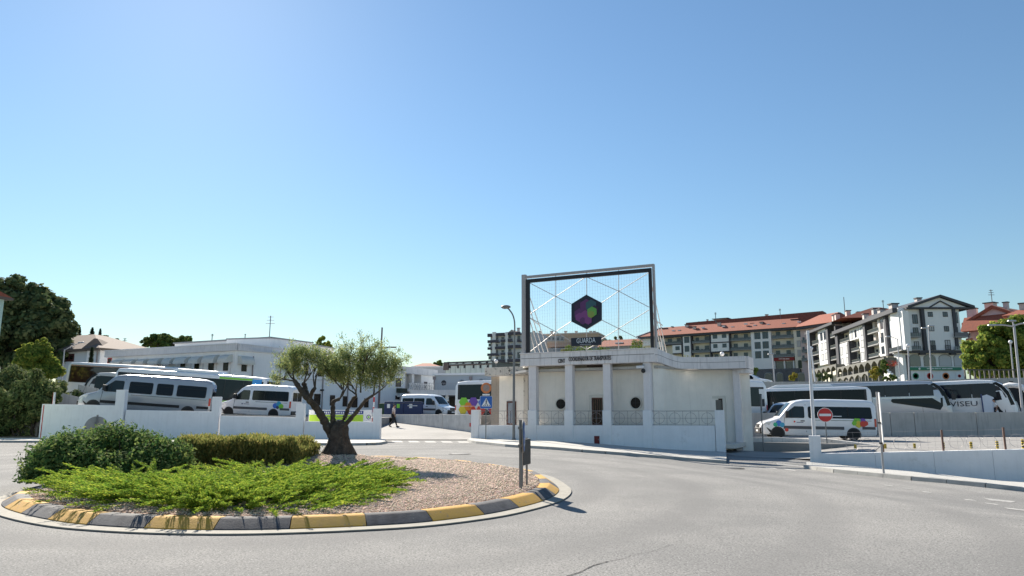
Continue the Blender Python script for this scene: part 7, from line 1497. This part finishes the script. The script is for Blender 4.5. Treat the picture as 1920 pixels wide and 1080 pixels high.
FM_ = Fac(771, 135, 826, 135, 690); HM = FM_.root('house', 'low house with orange hipped roof left of the panelled building', 'house'); u0, u1, z0, z1 = FM_.rect(773, 689, 828, 705); obj('wall', M().box(u0, u1, 0, 9, z0-3, z1), apt_white, HM); ua, za = FM_.uz(800, 681, -4)
obj('roof', M().hexa([(u0-.5, -.6, z1+.01), (u1+.5, -.6, z1+.01), (u1+.5, 10, z1+.01), (u0-.5, 10, z1+.01), (ua-.8, 4, za), (ua+.8, 4, za), (ua+.8, 5, za), (ua-.8, 5, za)]), roof_red, HM)
# ---- old house with hipped roof on the left
FO = Fac(106, 96, 193, 92, 700); OH = FO.root('old_house', 'white house with weathered hipped tile roof beside the big dark tree', 'house')
u0, u1, z0, z1 = FO.rect(108, 656, 186, 705); obj('wall', M().box(u0, u1, 0, 7.5, z0-2, z1), apt_white, OH); zt = (FO.uz(140, 628.5, -3.5)[1]+FO.uz(178, 628.5, -3.5)[1])/2; ut0, ut1 = FO.uz(137, 630, -3.5)[0], FO.uz(180, 630, -3.5)[0]
obj('roof', M().hexa([(u0-.8, -.9, z1+.02), (u1+1.0, -.9, z1+.02), (u1+1.2, 9, z1+.02), (u0-.8, 9, z1+.02), (ut0, 3.3, zt), (ut1, 3.3, zt), (ut1, 5, zt-.1), (ut0, 5, zt-.1)]), roof_old, OH); obj('eaves', M().box(u0-.75, u1+.9, -.85, 8.8, z1-.22, z1+.015), mat('eaves_brown', (.14, .11, .09), .8), OH)
fwin(FO, OH, 121, 664, 139, 678, 0, fm=mat('maroon', (.08, .02, .02), .6), gm=glass, mull=1, fw=.25); u, z = FO.uz(187, 658); obj('downpipe', M().tube([(u-.3, -.1, z-5), (u-.3, -.1, z)], .07, 6), MAT['pipe_grey'], OH)
for x in (127, 153): uu, zz = FO.uz(x, 643.5, .0); obj('skylight', M().box(uu-.35, uu+.35, .55, .75, zz-.1, zz+.02), white_p, OH)
FO2 = Fac(186, 93, 243, 101, 700); O2 = FO2.root('old_house', 'rear wing of the old house with brown roof sloping to the right', 'house'); u0, u1, z0, z1 = FO2.rect(187, 657, 238, 705)
obj('wall', M().box(0, u1, 0, 1.8, z0-2, z1), apt_white, O2); za = FO2.uz(192, 637, -1)[1]; obj('roof', M().hexa([(-.2, -.5, z1), (u1+1, -.5, z1-.2), (u1+1, 2.4, z1-.2), (-.2, 2.4, z1), (.2, .8, za), (1.6, .8, za-.1), (1.6, 1.2, za-.1), (.2, 1.2, za)]), roof_old, O2)
# cropped house at the left edge
FN_ = Fac(-60, 40, 3, 42, 700); NE = FN_.root('house', 'cropped house corner with brown eaves and pale green wall at the left edge', 'house'); u0, u1, z0, z1 = FN_.rect(-58, 556, 3.5, 640)
obj('wall', M().box(u0, u1, 0, 6, z0-3, z1), mat('pale_green', (.50, .66, .58), .8), NE); obj('eaves', M().box(u0, u1+.35, -.3, 6.3, z1+.003, z1+.12), mat('eaves_brown', (.14, .11, .09)), NE); obj('roof', M().prism([(u0, z1+.125), (u1+.3, z1+.125), (u1-.9, z1+.5), (u0, z1+.5)], -.28, 6.2, 'y'), roof_red, NE)
# ================================================================ TREES AND HEDGES
lf_dark = leafmat('dark_leaf', (.17, .21, .085), .5, .3, (.08, .105, .05), .25); lf_mid = leafmat('mid_leaf', (.15, .21, .06), .5, .4, (.10, .15, .045), .4)
lf_light = leafmat('light_leaf', (.32, .36, .07), .45, .5, (.19, .26, .05), .6); lf_yel = leafmat('yellow_leaf', (.40, .36, .07), .4, .4); lf_conif = leafmat('conifer_leaf', (.07, .10, .06), .4, .15)
lf_hedgeL = leafmat('left_hedge_leaf', (.16, .20, .08), .5, .35, (.09, .12, .045), .5); lf_pl = leafmat('plane_leaf', (.28, .34, .07), .45, .5, (.17, .23, .05), .5)
def px_blobs(Y, base, items):
    """items: (px, py, rx_px, rz_px, dy)"""
    o = []
    for px, py, rx, rz, dy in items: p = at(px, py, Y+dy); k = (Y+dy)/1350.; o.append((p.x-base.x, p.y-base.y, p.z-base.z, rx*k, rx*k*.8, rz*k))
    return o
b_ = at(40, 740, 95); b_.z = 2.
tree('broadleaf_tree', 'huge dark green tree filling the left edge', 'tree', b_, px_blobs(95, b_, [(20, 560, 45, 40, 0), (60, 585, 50, 42, 1), (95, 620, 38, 45, 0), (-10, 610, 60, 60, 2), (40, 640, 60, 45, -1), (75, 660, 55, 40, 1), (108, 600, 24, 22, 0), (-20, 550, 30, 35, 0), (30, 545, 25, 25, 0)]), .7, 60000, lf_dark, .7, 260, .36)
b_ = at(66, 740, 74); b_.z = 1.8
tree('light_tree', 'small light green tree with orange tips before the old house', 'tree', b_, px_blobs(74, b_, [(68, 672, 31, 24, 0), (76, 644, 13, 13, 0), (60, 657, 20, 16, 0), (92, 668, 14, 20, 0), (42, 684, 16, 18, 0), (70, 695, 38, 16, 0), (84, 655, 13, 12, 0)]), .30, 26000, lf_light, .15, 130, .34)
b_ = at(315, 700, 130); b_.z = 4
tree('umbrella_tree', 'flat-topped green tree rising behind the left white building', 'tree', b_, px_blobs(130, b_, [(300, 640, 30, 10, 0), (330, 640, 28, 10, 1), (275, 643, 14, 7, 0), (354, 642, 15, 6, 0), (305, 634, 18, 8, 0), (320, 646, 30, 9, 0)]), .55, 9000, lf_mid, .5, 90, .28)
b_ = at(606, 690, 120); b_.z = 4
tree('broadleaf_tree', 'green treetop showing above the station roof behind the olive', 'tree', b_, px_blobs(120, b_, [(608, 643, 11, 12, 0), (598, 647, 9, 8, 0), (618, 646, 7, 8, 0), (606, 652, 16, 8, 0)]), .5, 3000, lf_light, .25, 40, .3)
b_ = at(822, 700, 150); b_.z = 5
tree('broadleaf_tree', 'small dark treetop beside the panelled building', 'tree', b_, px_blobs(150, b_, [(822, 682, 9, 7, 0), (816, 686, 7, 5, 0)]), .5, 1400, lf_mid, .2, 24, .3)
b_ = at(1158, 660, 300); b_.z = 14
tree('broadleaf_tree', 'dark treetop between the tan block and the long red roof', 'tree', b_, px_blobs(300, b_, [(1158, 636, 9, 6, 0), (1150, 640, 8, 4, 0), (1140, 641, 8, 3, 0)]), 1.0, 1400, lf_mid, .3, 24, .3)
def conifer(label, px, pyb, pyt, Y, r_px, cat='tree'):
    a, c = at(px, pyb, Y), at(px, pyt, Y); h_ = c.z-a.z+2; t = thing('conifer', label, cat, (a.x, a.y, a.z-2)); obj('trunk', M().tube([(0, 0, -3), (0, 0, h_*.9)], [.25, .04], 6), bark2, t); R0 = r_px*Y/1350
    n_ = 1600; z = RNG.random(n_)**.8; lay = np.floor(z*9)/9+.11*RNG.random(n_)**2; rad = R0*(1-lay)**.8*(.5+.5*RNG.random(n_))*(1-.5*((z*9) % 1)); a_ = RNG.random(n_)*6.283
    P_ = np.stack([rad*np.cos(a_), rad*np.sin(a_), lay*h_], 1); T = unit(np.stack([np.cos(a_), np.sin(a_), np.full(n_, .05)], 1)+rdir(n_)*.3); link('crown', quads_mesh('crown', P_.astype(np.float32), T, unit(np.cross(T, rdir(n_))), .09*h_*(.6+.6*RNG.random(n_)), .4, lf_conif), t)
conifer('dark conifer just right of the huge tree', 147, 640, 613, 150, 9); conifer('dark layered conifer above the old roof', 171, 640, 614, 150, 12); conifer('slim pointed conifer right of the layered one', 186, 640, 616, 155, 7); conifer('small cypress in front of the old house wall', 169, 690, 651, 88, 6); conifer('low conifer left of the far pines', 138, 640, 618, 160, 8)
for px, py, r1, r2, lb in ((217, 640, 7, 6, 'round dark treetop on the ridge right of the old roof'), (234, 648, 6, 5, 'small round bush on the ridge beside the antenna'), (249, 651, 8, 3, 'low strip of scrub on the ridge left of the station roof'), (195, 634, 8, 5, 'dark scrub against the old roof slope')):
    b_ = at(px, 665, 150); b_.z -= 1; tree('broadleaf_tree', lb, 'tree', b_, px_blobs(150, b_, [(px, py, r1, r2, 0), (px-2, py+3, r1, r2, 0)]), .6, 900, lf_dark, .2, 18, .3)
b_ = at(1868, 715, 84); b_.z = 4.4
tree('broadleaf_tree', 'bushy green tree at the right edge above the grey railing', 'tree', b_, px_blobs(84, b_, [(1845, 655, 32, 30, 0), (1880, 635, 38, 32, 0), (1905, 640, 30, 40, 1), (1825, 680, 22, 18, -1), (1860, 680, 45, 24, 0), (1900, 680, 35, 28, 0), (1870, 612, 22, 14, 0), (1815, 677, 14, 12, 0), (1925, 650, 25, 45, 0)]), .36, 46000, lf_pl, .3, 190, .36, aspect=.75)
for px, py, r1, r2, m__, lb, Y in ((1488, 705, 7, 8, lf_yel, 'yellow-green young tree on the upper street by the arches', 86), (1412, 697, 9, 9, lf_mid, 'thin dark green shrub right of the pavilion roof corner', 86), (1545, 705, 14, 7, lf_dark, 'dark shrubs below the farther colonnade', 88), (1641, 700, 9, 14, lf_yel, 'yellowing tree before the colonnade of arches', 86), (1655, 690, 9, 18, lf_mid, 'green tree behind the yellowing one beside the white stair', 90), (1668, 708, 12, 6, lf_mid, 'low green bushes at the foot of the white stair', 87)):
    b_ = at(px, 716, Y); b_.z = 4.4; tree('young_tree', lb, 'tree', b_, px_blobs(Y, b_, [(px, py, r1, r2*.8, 0), (px-r1*.4, py+r2*.5, r1*.7, r2*.6, 0), (px+r1*.4, py-r2*.3, r1*.6, r2*.6, 0)]), .24, 1300, m__, .07, 22, .34)
b_ = at(1671, 676, 108); t = shrub('flowering_shrub', 'shrub with red flowers left of the gabled building base', 'plant', (b_.x, b_.y, b_.z-1.2), 1.0, 1.2, 300, .14, leafmat('red_flower', (.45, .05, .03), .3))
# big hedge mass at left
for i, (px, Y, xr, yt, lb) in enumerate(((20, 48.4, 46, 704, 'tall dark hedge bushes at the left edge of the pavement'), (62, 48.6, 34, 716, 'dark hedge bushes just left of the white wall end'), (112, 56, 42, 712, 'hedge shrubs above the grey concrete wall'), (-45, 48.4, 40, 712, 'dark hedge continuing beyond the left edge'), (12, 58, 62, 692, 'taller shrubs between the light tree and the left hedge'))):
    p = at(px, 790, Y); zt = at(px, yt, Y).z; z0 = 0 if i not in (2, 4) else 1.6; t = thing('hedge', lb, 'hedge', (p.x, p.y, z0)); k = Y/1350; Hh = zt-z0
    st = M()
    for _ in range(10): limb(st, (random.uniform(-.5, .5)*xr*k, random.uniform(-.5, .5), -.1), (random.uniform(-.8, .8)*xr*k, random.uniform(-.8, .8), Hh*random.uniform(.5, .9)), .05, .015, .15, 5, 4)
    obj('stem', st, wood, t); bl_ = [(random.uniform(-.8, .8)*xr*k, random.uniform(-.5, .8), Hh*q, xr*k*.45, 1.0, Hh*.28) for q in (.25, .3, .5, .55, .7, .75, .72, .3)]
    link('foliage', crown_mesh(bl_, 17000 if i != 2 else 8000, .2, lf_hedgeL, .5, 110, .45, .9, 'foliage'), t)
# low hedge fence behind left bushes and grass verge
A, B = at(-60, 800, 50.), at(78, 800, 49.)
v_ = struct('verge', M().box(-60, -30.3, 46.1, 54, .0, .16), mat('verge_earth', (.10, .085, .06), .95, noise_=.3, scale=2))
print('done')
